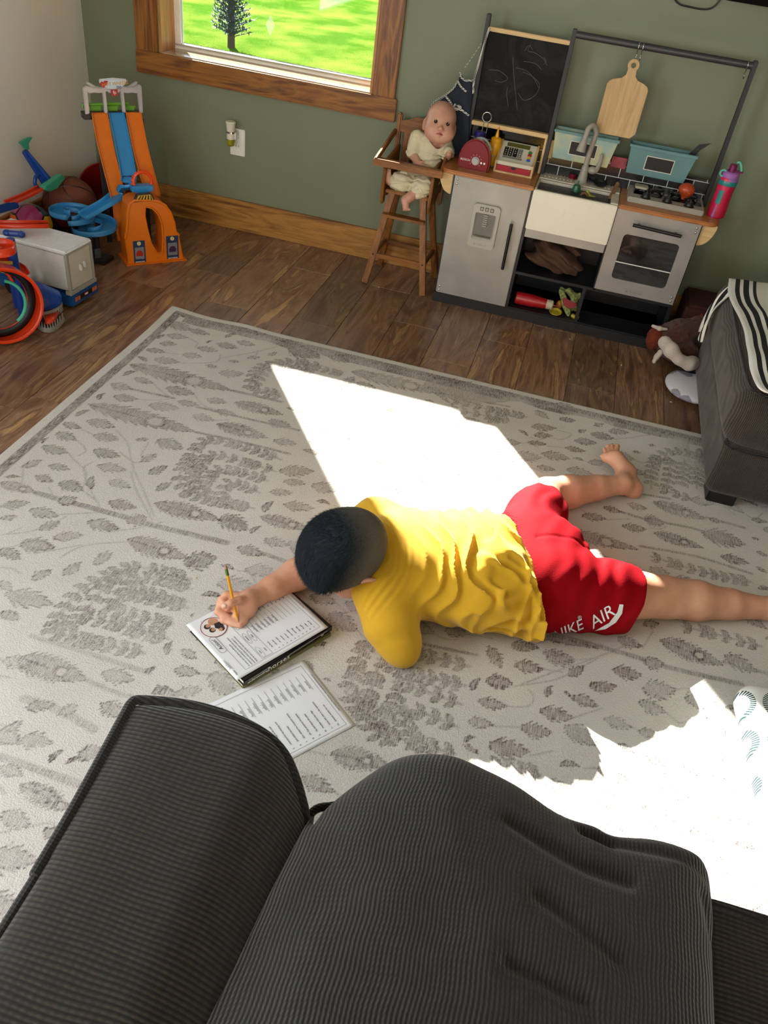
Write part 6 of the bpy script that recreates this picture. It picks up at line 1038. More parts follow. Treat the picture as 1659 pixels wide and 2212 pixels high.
ph = s_ / .046 + 2.6 * nz + .5 * c_ / .1 * (s_ - .1) / .2; am = np.clip((s_ - .05) / .13, 0, 1) * np.clip((.30 - np.abs(c_ + .0)) / .1, 0, 1) * (.35 + .9 * nz2)
rid = 1 - np.abs(np.sin(ph * np.pi)); rid = rid ** 1.3; fs.d = fs.d + .0165 * am * (.45 - rid) * np.clip((fs.Z - .02) / .05, 0, 1)
ph2 = (s_ * .75 + c_ * .9) / .06 + 2 * nz2; fs.d += .005 * np.clip((s_ - .18) / .1, 0, 1) * np.clip(-c_ / .1, 0, 1) * np.sin(ph2 * 2 * np.pi)
cr_ph = (np.hypot(fs.X - H.x, fs.Y - H.y)) / .017; fs.d -= .0022 * np.exp(-((np.hypot(fs.X - H.x, fs.Y - H.y) - .125) / .03) ** 2) * np.sin(cr_ph * 6.28) * (fs.Z > .12)
hemp = Vector((.058, 1.648, .08)); hn = Vector((.85, .52, .05)).normalized(); hw = (fs.X - hemp.x) * hn.x + (fs.Y - hemp.y) * hn.y + (fs.Z - hemp.z) * hn.z; fs.d -= .005 * np.exp(-(hw / .02) ** 2); fs.d = smax(fs.d, hw - .004 * np.sin(c_ * 55), .003)
t = NT('yellow_cotton'); t.bump(t.noise(900, 2), .2, .0005); yel = t.P(col=t.mix(t.noise(35, 3), hx('c8970a'), hx('d6a512')), rough=.85, sheen=.15)
fs.mesh('tshirt', yel, boy, smooth=2)
# shorts
fp = F((-.06, 1.42, -.002), (.48, 2.1, .24), .0036)
fp.ell(Pm + Vector((-.01, .0, .0)), [.145, .155, .102], Mt, .03)
for sd in (0, 1): fp.ell(Pm + n_ * (.055 if sd else -.055) + d_ * .03 + Vector((0, 0, .026)), [.105, .09, .082], Mt, .05)
KL2 = HL.lerp(KL, .8); KR2 = HR.lerp(KR, .85); sh_ = Vector((0, -.016, 0)); fp.chain([(*(HL + sh_), .104), (*(HL.lerp(KL, .5) + sh_), .092), (*(KL2 + sh_), .080)], k=.03); fp.chain([(*HR, .10), (*HR.lerp(KR, .5), .084), (*KR2, .072)], k=.03)
fp.plane((.405, 1.69, .06), (.96, .12, -.12), .003); fp.plane((.14, 1.985, .06), (.12, 1, .1), .003)
nz = vnoise(fp.X * 14, fp.Y * 14, fp.Z * 14); sp_ = (fp.X - Pm.x) * d_.x + (fp.Y - Pm.y) * d_.y; cp_ = (fp.X - Pm.x) * n_.x + (fp.Y - Pm.y) * n_.y
fp.d += .0065 * (np.sin((sp_ * .9 - cp_ * .45) / .05 * 6.28 + 5 * nz) * .5) * np.clip((sp_ + .05) / .1, .15, 1) * vnoise(fp.X * 8, fp.Y * 8 + 3, fp.Z * 8)
fp.d -= .003 * np.sin(cp_ / .009 * 6.28) * np.exp(-((sp_ + .08) / .022) ** 2)
fp.d += .0025 * np.exp(-(cp_ / .005) ** 2) * (sp_ > -.03) * (fp.Z > .1)
t = NT('red_jersey'); t.bump(t.N('ShaderNodeTexVoronoi', {'Vector': t.co(), 'Scale': 420.0}).outputs[0], .35, .0005); red = t.P(col=t.mix(t.noise(20, 2), hx('80020e'), hx('960414')), rough=.8, spec=.08)
sho = fp.mesh('shorts', red, boy, smooth=2)
from mathutils.bvhtree import BVHTree
def onto(o, bb, off=.0014):  # lay flat lettering (given in picture-plane coordinates) on a surface
    dg = bpy.context.evaluated_depsgraph_get(); ev = o.evaluated_get(dg); me = ev.to_mesh(); og = ORG[o.name] if not o.parent else ORG[o.parent.name]
    tr = BVHTree.FromPolygons([v.co + og for v in me.vertices], [tuple(p.vertices) for p in me.polygons]); out = []; bad = set()
    for i_, (x, y, z) in enumerate(bb.v):
        dr = Vector(ray(x, y)).normalized(); h = tr.ray_cast(Vector(CC), dr)
        if not h[0]: bad.add(i_)
        out.append(tuple((h[0] + h[1] * (off + z)) if h[0] else Vector(CC) + dr * 2))
    bb.v = out; bb.f = [q for q in bb.f if not bad.intersection(q)]; return bb
def subdiv(bb, n=2):
    bm = bmesh.new(); vs = [bm.verts.new(v) for v in bb.v]
    for f_ in bb.f:
        try: bm.faces.new([vs[i] for i in f_])
        except ValueError: pass
    bmesh.ops.triangulate(bm, faces=bm.faces); bmesh.ops.subdivide_edges(bm, edges=[e for e in bm.edges if e.calc_length() > 3], cuts=n, use_grid_fill=True); bm.verts.index_update(); bb.v = [v.co[:] for v in bm.verts]; bb.f = [tuple(v.index for v in f_.verts) for f_ in bm.faces]; bm.free(); return bb
def ptext(bb, s, size, cx, cy, ang, shear=0, sx=1): bb.text(s, size, Matrix.Translation((cx, cy, 0)) @ Matrix.Rotation(R_(ang), 4, 'Z') @ Matrix.Diagonal((1, -1, 1, 1)), ext=0, shear=shear, sx=sx)
s = B(); ptext(s, 'AIR', 37, 1299, 1333, -33, .2, 1.05); onto(sho, subdiv(s, 5)).build('printed_word', plain('white_print', 'dedede', .6, .02), sho); s = B(); ptext(s, 'NIKE', 32, 1226, 1362, -24, .2, 1.0)
onto(sho, subdiv(s, 5)).build('printed_word', plain('white_print', 'dedede', .6, .02), sho); s = B()
s.add([(1285, 1362, 0), (1308, 1358, 0), (1330, 1344, 0), (1343, 1325, 0), (1346, 1306, 0), (1338, 1305, 0), (1333, 1322, 0), (1315, 1345, 0)], [(0, 1, 7), (1, 2, 6, 7), (2, 3, 6), (3, 4, 5, 6)])
onto(sho, subdiv(s, 5)).build('printed_swoosh', plain('white_print', 'dedede', .6, .02), sho)
s = B(); ptext(s, '\u00ae', 12, 1252, 1334, -20); onto(sho, subdiv(s, 2)).build('registered_mark', plain('white_print', 'dedede', .6, .02), sho)
# pencil
pd = (pencil_tip - pencil_end).normalized(); o = thing('pencil', pencil_tip, 'yellow wooden pencil held upright in the boy\'s right hand', 'pencil'); Lp = (pencil_tip - pencil_end).length; at = lambda a: pencil_end + pd * a
B().tube([at(.024), at(Lp - .022)], .0036, 6).build('wooden_barrel', plain('pencil_yellow', 'd9930c', .3, .03), o, ang=20); B().tube([at(0.008), at(.024)], [.0037, .0038], 14).build('green_ferrule', plain('ferrule_green', '4a6a2a', .3, .1, metal=.5), o)
B().tube([at(0), at(.009)], [.0032, .0036], 12).build('eraser', plain('worn_eraser', 'a87a62', .8), o); B().tube([at(Lp - .022), at(Lp - .005)], [.0036, .0011], 10).build('sharpened_cone', plain('cedar', 'cf9a66', .6), o); B().tube([at(Lp - .005), at(Lp)], [.0011, .0003], 8).build('lead', BLACK, o)
# ---------------------------------------------------------------- books and worksheets
paper = plain('white_paper', 'e2e2e4', .75, .01); ink = plain('printed_ink', '3a3a3e', .8, .05); pen = plain('pencil_writing', '8f8f90', .8, .05)
def book(name, c, xd, w, h, z, th, cover, label, edge='d8d2bc'):
    T = frame((c[0], c[1], z), (*xd, 0), (-xd[1], xd[0], 0)); o = thing(name, (c[0], c[1], z), label, 'book'); B(T).box(.004, w - .003, .003, h - .003, .0015, th - .0015).build('page_block', plain('page_edges_' + edge, edge, .8, .08, 300), o)
    b = B(T); b.box(0, w, 0, h, 0, .0014).box(0, w, 0, h, th - .0014, th).box(-.001, .0022, 0, h, 0, th); b.build('cover', cover, o, bev=.0006); return o, T
a = fl(526, 1492, 0); e_ = fl(706, 1364, .030) - fl(521, 1474, .030); e1 = Vector((e_.x, e_.y)).normalized(); e2 = Vector((-e1.y, e1.x)); # along the spine side, and away to the left
u1 = (e1.x, e1.y)
# local x runs from the spine to the left, local y from far to near
def mkbook(name, near, sp, w, h, z, th, cover, label, edge): return book(name, (near[0] + sp[0] * h, near[1] + sp[1] * h), (-sp[1], sp[0]), w, h, z, th, cover, label, edge)
olive = plain('olive_cover', '6b6a3c', .4); blackc = plain('black_gloss_cover', '0f1013', .2, .1)
mkbook('olive_book', (a.x - .002, a.y), (e1.x, e1.y), .205, .262, .006, .012, olive, 'thin olive-covered book at the bottom of the pile under the boy\'s worksheet', 'd8d6c0')
ang = .03; s2 = Vector((e1.x * math.cos(ang) - e1.y * math.sin(ang), e1.x * math.sin(ang) + e1.y * math.cos(ang)))
o, TB = mkbook('black_horse_book', (a.x + .001, a.y - .001), (s2.x, s2.y), .21, .268, .0182, .0155, blackc, 'black book with white title on its spine lying on the olive book', 'e0dcc8')
sp0 = Vector((a.x, a.y - .001, 0)); xs = Vector((s2.x, s2.y, 0)); up = Vector((0, 0, 1)); ST = frame(sp0 + Vector((s2.y, -s2.x, 0)) * .0036 + up * .026, xs, up)
s = B(ST); s.text('horses', .021, TR(.1, .0, 0), ext=.0003, sx=1.15); s.text('understanding', .0085, TR(.038, -.001, 0), ext=.0003, sx=1.2); s.text('DK', .006, TR(.235, .0, 0), ext=.0003); s.box(.012, .075, .0052, .0056, 0, .0003).box(.13, .25, .0045, .0049, 0, .0003); s.build('spine_title', WHITE, o)
def sheet(name, c0, r, up_, w, h, z, label, wav=0):
    T = frame((c0[0], c0[1], z), (*r, 0), (*up_, 0)); n = 24; b = B(T); vs = []
    for i in range(n + 1):
        for j in range(n + 1):
            x, y = w * i / n, h * j / n; vs.append((x, y, wav * .002 * abs(mnoise.noise((x * 9, y * 9, 1))) * .6 + wav * .006 * max(0, (x / w) - .75) ** 2 * 4))
    b.add(vs, [(i * (n + 1) + j, (i + 1) * (n + 1) + j, (i + 1) * (n + 1) + j + 1, i * (n + 1) + j + 1) for i in range(n) for j in range(n)]); org = Vector((c0[0], c0[1], z)); o = thing(name, org, label, 'paper'); b.build('paper', paper, o, solid=.0003); return o, T
def stroke(b, pts, r=.0003): b.tube(pts, r, 4)
def border(b, x0, x1, y0, y1, z=.0006): [b.box(*q, z - .0001, z) for q in ((x0, x1, y0, y0 + .0005), (x0, x1, y1 - .0005, y1), (x0, x0 + .0005, y0, y1), (x1 - .0005, x1, y0, y1))]
def scrawl(b, rs, x, y, n, z=.0006, s=.0045):
    for i in range(n): x0 = x + i * s * .62; stroke(b, [(x0, y, z), (x0 + s * .1, y + s * rs.uniform(.4, 1.3), z), (x0 + s * .25, y + s * .1, z), (x0 + s * .45, y + s * rs.uniform(.4, .8), z), (x0 + s * .5, y, z)], .00028)
PZ1 = .0352; c_a, c_b, c_c = fl(709, 1355, PZ1), fl(512, 1470, PZ1), fl(396, 1357, PZ1); p1c = Vector((c_a.x, c_a.y)); y1 = Vector((c_b.x - c_a.x, c_b.y - c_a.y)).normalized(); r1 = Vector((c_c.x - c_b.x, c_c.y - c_b.y)); r1 = (r1 - y1 * r1.dot(y1)).normalized()
o, TP = sheet('worksheet', p1c, r1, y1, .207, .268, .0356, 'partly filled worksheet with a round picture lying on the two books under the boy\'s hand', 1)
Z = .0014; s = B(TP); border(s, .012, .195, .016, .235, Z); s.text('Action!', .0125, TR(.112, .243, Z), ext=.0001, shear=.25); s.prism([], 0, 0) if False else None
pill = [Vector((x, y, Z)) for x, y in rrect(.084, .14, .2345, .2515, .008)]; s.tube(pill, .0003, 4, closed=True)
s.text('Name: ________', .006, TR(.012, .258, Z), 'LEFT', .0001); s.text('Super Teacher Worksheets', .0045, TR(.11, .008, Z), ext=.0001)
for i, l in enumerate(('An action verb tells about something that', 'someone or something can do. Read each sentence', 'and decide which action verb best completes it.', 'Write the verb on the line. Use each word once.')): s.text(l, .0048, TR(.016, .222 - i * .0075, Z), 'LEFT', .0001)
border(s, .016, .19, .156, .186, Z)
for i, w_ in enumerate(('jump', 'climbed', 'explained', 'bakes', 'filled', 'galloped')): x, y = .035 + (i % 3) * .052, .178 - (i // 3) * .014; s.text(w_, .0052, TR(x, y, Z), ext=.0001); s.tube([Vector((x + .019 * math.cos(a), y + .0055 * math.sin(a), Z)) for a in [j * PI / 8 for j in range(16)]], .00022, 4, closed=True) if i != 3 else None
for i in range(11):
    y = .146 - i * .0118; s.text('%d.' % (i + 1), .0052, TR(.018, y, Z), 'LEFT', .0001); s.text(('the horse', 'our class', 'her sister', 'a farmer', 'the boy', 'my mother', 'two frogs', 'that dog', 'the girls', 'a rider', 'they all')[i], .0052, TR(.03, y, Z), 'LEFT', .0001); s.box(.085, .135, y - .003, y - .0026, Z - .0001, Z); s.text(('over the', 'up the', 'a big', 'to the', 'in his', 'some', 'the', 'near a', 'for us', 'with', 'home')[i], .005, TR(.14, y, Z), 'LEFT', .0001)
s.build('printed_text', ink, o); s = B(TP); rs = random.Random(9)
for i in range(6): scrawl(s, rs, .09, .144 - i * .0118, 7, Z, .0055)
scrawl(s, rs, .035, .257, 7, Z, .007); s.build('pencil_writing', pen, o)
pc = TP.inverted() @ fl(461, 1356, .036); cxp, cyp = min(max(pc.x, .155), .17), min(max(pc.y, .2), .22); s = B(TP); ring = [Vector((cxp + .031 * math.cos(a), cyp + .031 * math.sin(a), Z + .0003)) for a in [j * PI / 20 for j in range(40)]]
pic = B(TP).prism([(v.x, v.y) for v in ring], Z, Z + .0002).build('picture_background', plain('pale_picture', 'ded8d2', .7, .02), o); B(TP).tube(ring, .0007, 6, closed=True).build('red_ring', plain('dark_red_ink', '7c1f36', .6), o)
hd = B(TP); sk = B(TP); bd = B(TP)
for (x, y, r, bb) in ((.01, .012, .008, hd), (-.006, .008, .0075, hd), (-.014, -.012, .0078, hd)): bb.lathe([(0, .0005), (r, .0005), (r, 0)], TP.inverted() @ TP @ TR(cxp + x, cyp + y, Z + .0003), 14)
for (x, y, r) in ((.011, .009, .0055), (-.006, .0055, .005), (-.015, -.009, .0052), (.016, -.008, .012)): sk.lathe([(0, .0007), (r, .0007), (r, 0)], TR(cxp + x, cyp + y, Z + .0003), 14)
bd.prism([(cxp - .012, cyp - .02), (cxp + .006, cyp - .024), (cxp + .008, cyp - .006), (cxp - .004, cyp - .001), (cxp - .011, cyp - .006)], Z + .0003, Z + .0011)
hd.build('dark_hair_shapes', plain('picture_dark', '2c2022', .7), pic); sk.build('skin_tone_shapes', plain('picture_skin', 'b98a6a', .7), pic); bd.build('dark_clothes', plain('picture_black', '232326', .7), pic)
r2 = Vector((-.78, .625)).normalized(); y2 = Vector((-.625, -.78)); y2 = (y2 - r2 * y2.dot(r2)).normalized()
o, TP = sheet('worksheet', (-.172, 1.073), r2, y2, .216, .279, .0078, 'completed worksheet with a drawn gymnast lying flat on the rug beside the books', 0); Z = .001
s = B(TP); border(s, .012, .204, .016, .262, Z); s.text('Super Teacher Worksheets - www.superteacherworksheets.com', .0045, TR(.11, .009, Z), ext=.0001)
for i, l in enumerate(('Amanda washes her car.', 'Seven fish swim in the aquarium.', 'Another hikes the ridge.', 'My dad shares the pizza.', 'Dr. Kaz examines his patient.', 'Kim clicked the computer mouse.', 'Jack tickled the baby.', 'I searched for my missing sock.', 'The picture hung on the wall.', 'The brave man carves wood.', 'We jumped over the log.', 'The balls rolled down the hill.')): y = .032 + i * .0165; s.text('%d.' % (12 - i), .0055, TR(.018, y, Z), 'LEFT', .0001); s.text(l, .0055, TR(.03, y, Z), 'LEFT', .0001); s.box(.13, .182, y - .004, y - .0035, Z - .0001, Z)
g = cr([(.15, .236, Z), (.16, .25, Z), (.172, .252, Z), (.185, .243, Z), (.182, .232, Z), (.178, .244, Z), (.168, .246, Z), (.158, .24, Z), (.153, .226, Z)], 5); s.tube(g, .0004, 4); s.tube(cr([(.185, .243, Z), (.192, .233, Z), (.19, .226, Z)], 4), .0004, 4)
s.build('printed_text', ink, o); s = B(TP); rs = random.Random(4)
for i in range(12): scrawl(s, rs, .136, .030 + i * .0165, rs.choice((6, 7, 8)), Z, .0065)
s.build('pencil_writing', pen, o)
# ================================================================ DOLL HIGH CHAIR AND BABY DOLL
oak = lambda ax: wood('oak_' + 'xyz'[ax], (hx('4a280a'), hx('7c4a1a'), hx('996226'), hx('5c370f')), ax, 1.8, .42, .6, .15)
hc_ = thing('high_chair', (-.683, 3.5, 0), 'brown oak doll high chair with a tray holding the baby doll', 'high chair')
FLp, FRp, BLp, BRp = Vector((-.821, 3.39, 0)), Vector((-.548, 3.385, 0)), Vector((-.815, 3.625, 0)), Vector((-.542, 3.618, 0))
sz = .405; tops = [Vector((-.752, 3.43, sz)), Vector((-.617, 3.43, sz)), Vector((-.755, 3.565, sz)), Vector((-.612, 3.565, sz))]
for a, b_ in zip((FLp, FRp, BLp, BRp), tops): B().bar(a, b_, .027, .022, up=(0, 1, 0)).build('leg', oak(2), hc_, bev=.002)
at_ = lambda i, z: (FLp, FRp, BLp, BRp)[i].lerp(tops[i], z / sz)
for (i, j, z) in ((0, 1, .315), (0, 1, .13), (2, 3, .12), (0, 2, .13), (1, 3, .13)):
    a, b_ = at_(i, z), at_(j, z); d = (b_ - a).normalized() * .012
    if z > .3: a = a + Vector((-.012, -.018, 0)); b_ = b_ + Vector((.012, -.018, 0)); B().bar(a, b_, .045, .012, up=(0, 0, 1)).build('footrest', oak(0), hc_, bev=.002)
    else: B().bar(a, b_, .012, .022, up=(0, 0, 1)).build('stretcher', oak(0 if j - i == 1 else 1), hc_, bev=.0015)
for i, z in ((0, .135), (1, .135)): p = at_(i, z); B().ell(p + Vector((0, -.0115, 0)), (.004, .003, .004), n=12, m=6).build('screw', plain('bronze', '3c2a18', .35, metal=.6), hc_)
B().box(-.778, -.590, 3.40, 3.60, sz, sz + .014).build('seat', oak(0), hc_, bev=.004)
for x, lb_ in ((-.800, -1), (-.578, 1)): B().bar(Vector((x, 3.615, .33)), Vector((x + .0, 3.622, .672)), .02, .03, up=(0, 1, 0)).build('back_post', oak(2), hc_, bev=.006)
s = B(FT(3.625)); s.prism([(-.792, .60), (-.586, .60), (-.586, .645), (-.62, .652), (-.65, .668), (-.728, .668), (-.758, .652), (-.792, .645)], 0, .014); s.build('top_rail', oak(0), hc_, bev=.003)
for x in (-.755, -.69, -.625): B().box(x - .018, x + .018, 3.612, 3.62, .415, .605).build('back_slat', oak(2), hc_, bev=.001)
prof = [(3.355, .535), (3.62, .55), (3.62, .44), (3.60, .385), (3.56, .40), (3.52, .375), (3.47, .372), (3.44, .40), (3.425, .36), (3.40, .355), (3.385, .39), (3.385, .50)]
for x in (-.795, -.588): s = B(Matrix(((0, 0, 1, x), (1, 0, 0, 0), (0, 1, 0, 0), (0, 0, 0, 1)))); s.prism(prof, 0, .013); s.build('side_panel', oak(2), hc_, bev=.003)
s = B(); s.box(-.828, -.536, 3.335, 3.349, .523, .55); s.build('tray_front', oak(0), hc_, bev=.003)
s = B(); s.box(-.822, -.542, 3.349, 3.40, .532, .542); s.build('tray_board', oak(0), hc_, bev=.002); B().bar(Vector((-.820, 3.34, .541)), Vector((-.812, 3.61, .60)), .014, .022, up=(0, 0, 1)).build('tray_arm', oak(1), hc_, bev=.003); B().bar(Vector((-.544, 3.34, .541)), Vector((-.565, 3.61, .60)), .014, .022, up=(0, 0, 1)).build('tray_arm', oak(1), hc_, bev=.003)
# baby doll
doll = thing('baby_doll', (-.66, 3.5, .42), 'bald baby doll in a cream outfit sitting in the wooden high chair', 'doll'); vin = skinmat('doll_vinyl', 'b98672', 'cc9c86', 'ad6552'); 
DH = Vector((-.602, 3.488, .690)); db = basis((.02, .30, .95), (.18, -.93, -.30)); f = F((-.83, 3.30, .32), (-.48, 3.60, .80), .0034); f_ = f
S3 = .80; dat = head(f, DH, db, S3, True); f.cap(DH + Vector((0, .01, -.05)), (-.628, 3.51, .605), .026, .03, .015)
f.ell((-.64, 3.515, .53), [.05, .045, .09], k=.02)
AL1, AL2, AL3 = Vector((-.692, 3.505, .615)), Vector((-.697, 3.47, .56)), Vector((-.655, 3.43, .535)); f.chain([(*AL1, .022), (*AL2, .0195), (*AL3, .013)], k=.01); f.chain([(*AL3, .013), (-.643, 3.42, .535, .012)], k=.006)
for i in range(4): f.cap((-.643, 3.42 + .004 * i, .54 - .007 * i), (-.627, 3.412 + .004 * i, .537 - .006 * i), .0042, .0036, .002)
f.cap((-.65, 3.425, .545), (-.638, 3.425, .552), .0045, .004, .002)
f.chain([(-.575, 3.505, .61, .022), (-.555, 3.49, .585, .019), (-.543, 3.455, .588, .014), (-.541, 3.44, .594, .012)], k=.01)
for i in range(4): f.cap((-.547 + .004 * i, 3.438, .596 + .002 * i), (-.546 + .005 * i, 3.427, .606 + .001 * i), .0042, .0036, .002)
K1, A1 = Vector((-.715, 3.43, .452)), Vector((-.765, 3.43, .447)); f.chain([(-.67, 3.52, .455, .035), (*K1, .030), (*A1, .019)], k=.012); f.chain([(*A1, .019), (-.776, 3.425, .455, .016), (-.779, 3.42, .478, .014)], k=.008)
K2, A2 = Vector((-.625, 3.43, .452)), Vector((-.668, 3.385, .41)); f.chain([(-.62, 3.52, .455, .035), (*K2, .030), (*A2, .019)], k=.012); f.chain([(*A2, .019), (-.682, 3.375, .40, .017), (-.672, 3.36, .375, .0145)], k=.008)
for i in range(5): f.cap((-.680 + .0065 * i, 3.358, .376 - .001 * i), (-.680 + .007 * i, 3.352, .363 + .002 * i), .0052 if i == 4 else .0042, .0036, .002); f.cap((-.784 + .003 * i, 3.418 - .002 * i, .484), (-.785 + .004 * i, 3.416, .495), .0045, .0038, .002)
f.mesh('doll_body', vin, doll, smooth=1)
for sd in (-1, 1):
    e = dat(sd * .031, .0845, -.001); ey = B().ell(e, (.0072, .0072, .0072)).build('eye', plain('doll_eye_dark', '15100e', .1, .02), doll); B().ell(dat(sd * .033, .0925, .004), (.0015, .0015, .0015), n=8, m=5).build('eye_glint', WHITE, ey)
mo = B(); mo.tube(cr([dat(-.015, .0955, -.056), dat(-.005, .1025, -.0545), dat(.005, .1025, -.0545), dat(.015, .0955, -.056)], 4), [.002] * 4 + [.0035] * 6 + [.003] * 2 + [.002], 8); lab(mo.build('lips', plain('doll_lips', 'a34a44', .4, .05), doll), 'pink painted lips')
g = F((-.80, 3.38, .40), (-.50, 3.60, .66), .003); g.ell((-.64, 3.515, .535), [.058, .052, .098], k=.02); g.cap((-.628, 3.51, .595), (-.640, 3.515, .56), .05, .056, .02); g.chain([(*AL1, .032), (*AL2.lerp(AL1, .15), .029)], k=.015); g.chain([(-.575, 3.505, .61, .032), (-.555, 3.488, .587, .026), (-.548, 3.462, .597, .021)], k=.015)
g.chain([(-.67, 3.52, .458, .046), (*K1, .040), (*K1.lerp(A1, .42), .036)], k=.015); g.chain([(-.62, 3.52, .458, .046), (*K2, .040), (*K2.lerp(A2, .35), .035)], k=.015)
g.cap(DH + Vector((0, .01, -.06)), DH + Vector((-.0, -.0, -.0)), .040, .05, .004, sub=True); g.d += .003 * np.sin(g.Z * 260 + 9 * vnoise(g.X * 40, g.Y * 40, g.Z * 40)) * (g.Z < .58) + .002 * (vnoise(g.X * 90, g.Y * 90, g.Z * 90) - .5)
tt = NT('cream_cotton_outfit'); tt.bump(tt.noise(500, 2), .25, .0005); g.mesh('cream_outfit', tt.P(col=tt.mix(tt.noise(20, 3), hx('c9bf9c'), hx('d8d0b4')), rough=.9), doll)
s = B(); 
for (c0_, d_0) in ((K1.lerp(A1, .44), A1 - K1), (K2.lerp(A2, .37), A2 - K2)): 
    dd_ = d_0.normalized(); o1 = dd_.orthogonal().normalized(); o2 = dd_.cross(o1); s.tube([c0_ + o1 * (.036 * math.cos(a)) + o2 * (.036 * math.sin(a)) for a in [2 * PI * i / 20 for i in range(20)]], .003, 6, closed=True)
s.build('lace_cuffs', plain('cream_lace', 'd8cfb4', .9), doll)
# ================================================================ SOFA, OTTOMAN, CUSHIONS
def chenille(name, axis, cols=('1d1b18', '3b3834'), sc=190, herr=False):  # ribbed upholstery: ribs repeat along `axis`
    t = NT(name); v = t.co(); w = t.N('ShaderNodeVectorMath', {0: v, 1: t.N('ShaderNodeVectorMath', {0: t.N('ShaderNodeTexNoise', {'Vector': v, 'Scale': 5.0, 'Detail': 2.0}).outputs[1], 'Scale': .02}, operation='SCALE').outputs[0]}, operation='ADD').outputs[0]
    sx = t.N('ShaderNodeSeparateXYZ', {0: w}); a = sx.outputs['xyz'.index(axis)]
    if herr: o = sx.outputs['Y' if axis == 'x' else 'X']; z = t.math('PINGPONG', t.math('MULTIPLY', a, 1.0), .035); a = t.math('ADD', a, t.math('MULTIPLY', t.math('PINGPONG', o, .03), .05)); knot = t.math('SINE', t.math('MULTIPLY', t.math('ADD', o, t.math('MULTIPLY', z, 1.6)), 900.0))
    else: knot = t.math('SINE', t.math('MULTIPLY', sx.outputs['X' if axis != 'x' else 'Y'], 700.0))
    rib = t.math('SINE', t.math('MULTIPLY', a, sc * 6.2832)); rib = t.math('ADD', t.math('MULTIPLY', rib, .5), .5)
    kk = t.math('ADD', t.math('MULTIPLY', knot, .14), .86); br = t.N('ShaderNodeTexNoise', {'Vector': v, 'Scale': 60.0, 'Detail': 3.0}).outputs[0]
    h = t.math('MULTIPLY', rib, kk); c = t.mix(t.math('MULTIPLY', h, t.math('ADD', br, .4), True), hx(cols[0]), hx(cols[1])); t.bump(h, .6, .002)
    return t.P(col=c, rough=.9, sheen=.25, spec=.2)
armm = chenille('ribbed_chenille', 'y', ('0e0c0a', '37322b'), 170); seatm = chenille('ribbed_chenille_seat', 'x', ('0e0d0b', '312e2a'), 205, True)
pipm = chenille('piping_cord', 'y', ('0b0a09', '2a2722'), 230)
sofa = thing('sofa', (.6, 0, 0), 'dark brown-grey ribbed chenille sofa in the foreground seen from above', 'sofa')
ax0, ax1, ay1, az = -.385, -.125, .585, .62
P_ = [fl(0, 2020, .60), fl(75, 1890, .602), fl(150, 1762, .604), fl(225, 1625, .606), fl(268, 1545, .607), fl(283, 1520, .607), fl(305, 1512, .607), fl(400, 1521, .606), fl(470, 1538, .604), fl(530, 1562, .601), fl(580, 1592, .596), fl(615, 1630, .588), fl(638, 1680, .575), fl(655, 1740, .552), fl(661, 1775, .53)]
P_ = [Vector((P_[0].x, -.65, .6))] + P_
def outline_sd(f, poly):
    PX = np.array([p.x for p in poly]); PY = np.array([p.y for p in poly]); xx = f.X[:, :, 0]; yy = f.Y[:, :, 0]; ins = np.zeros(xx.shape, bool); dd = np.full(xx.shape, 9.0)
    for i in range(len(PX)):
        j = (i + 1) % len(PX); ins ^= ((PY[i] > yy) != (PY[j] > yy)) & (xx < (PX[j] - PX[i]) * (yy - PY[i]) / (PY[j] - PY[i] + 1e-12) + PX[i])
        ex, ey = PX[j] - PX[i], PY[j] - PY[i]; tt = np.clip(((xx - PX[i]) * ex + (yy - PY[i]) * ey) / (ex * ex + ey * ey + 1e-12), 0, 1); dd = np.minimum(dd, np.hypot(xx - PX[i] - tt * ex, yy - PY[i] - tt * ey))
    return np.where(ins, -dd, dd), xx, yy
f = F((-.44, -.75, .05), (-.06, .70, .68), .007); ap = [Vector((P_[0].x, -.7, 0))] + cr(P_, 4) + [Vector((-.118, .45, 0)), Vector((-.118, -.7, 0))]
sd, xx, yy = outline_sd(f, ap); dep = np.clip(-sd, 0, None); rs_ = np.clip((xx + .22) / .10, 0, 1); top = .606 + .016 * (1 - np.exp(-dep / .03)) - .075 * rs_ ** 2 * np.clip((yy + .2) / .5, .5, 1) + .003 * (vnoise(xx * 9, yy * 9, xx * 0) - .5)
f.d = smax(smax(np.broadcast_to(sd[:, :, None], f.Z.shape), f.Z - top[:, :, None], .014), .05 - f.Z, .01)
f.mesh('armrest', armm, sofa, smooth=2)
B().tube(cr(P_, 8), .0065, 10).build('piping', pipm, sofa)
b = B().box(-.36, 2.3, -.75, .50, .05, .30); b.build('base_frame', seatm, sofa, bev=.02, seg=3)
b = B().box(2.05, 2.31, -.75, .55, .05, .60); b.build('armrest', armm, sofa, bev=.05, seg=5)
b = B().box(-.38, 2.31, -.98, -.62, .05, .85); b.build('back_frame', armm, sofa, bev=.06, seg=5)
for x_, y_ in ((-.3, -.85), (2.2, -.85), (-.3, .42), (2.2, .42)): B().box(x_ - .03, x_ + .03, y_ - .03, y_ + .03, 0, .06).build('foot', BLACK, sofa)
def cush(name, lo, hi, r, puff, mat, parent=None, h=.008, extra=None):
    c = [(a + b) / 2 for a, b in zip(lo, hi)]; hs = [(b - a) / 2 for a, b in zip(lo, hi)]; f = F([a - .04 for a in lo], [b + .04 for b in hi], h); f.rbox(c, hs, r, None, 0)
    u = (f.X - c[0]) / hs[0]; v = (f.Y - c[1]) / hs[1]; f.d -= puff * np.clip(1 - u * u, 0, 1) * np.clip(1 - v * v, 0, 1)
    if extra: extra(f)
    return f.mesh(name, mat, parent, smooth=2)
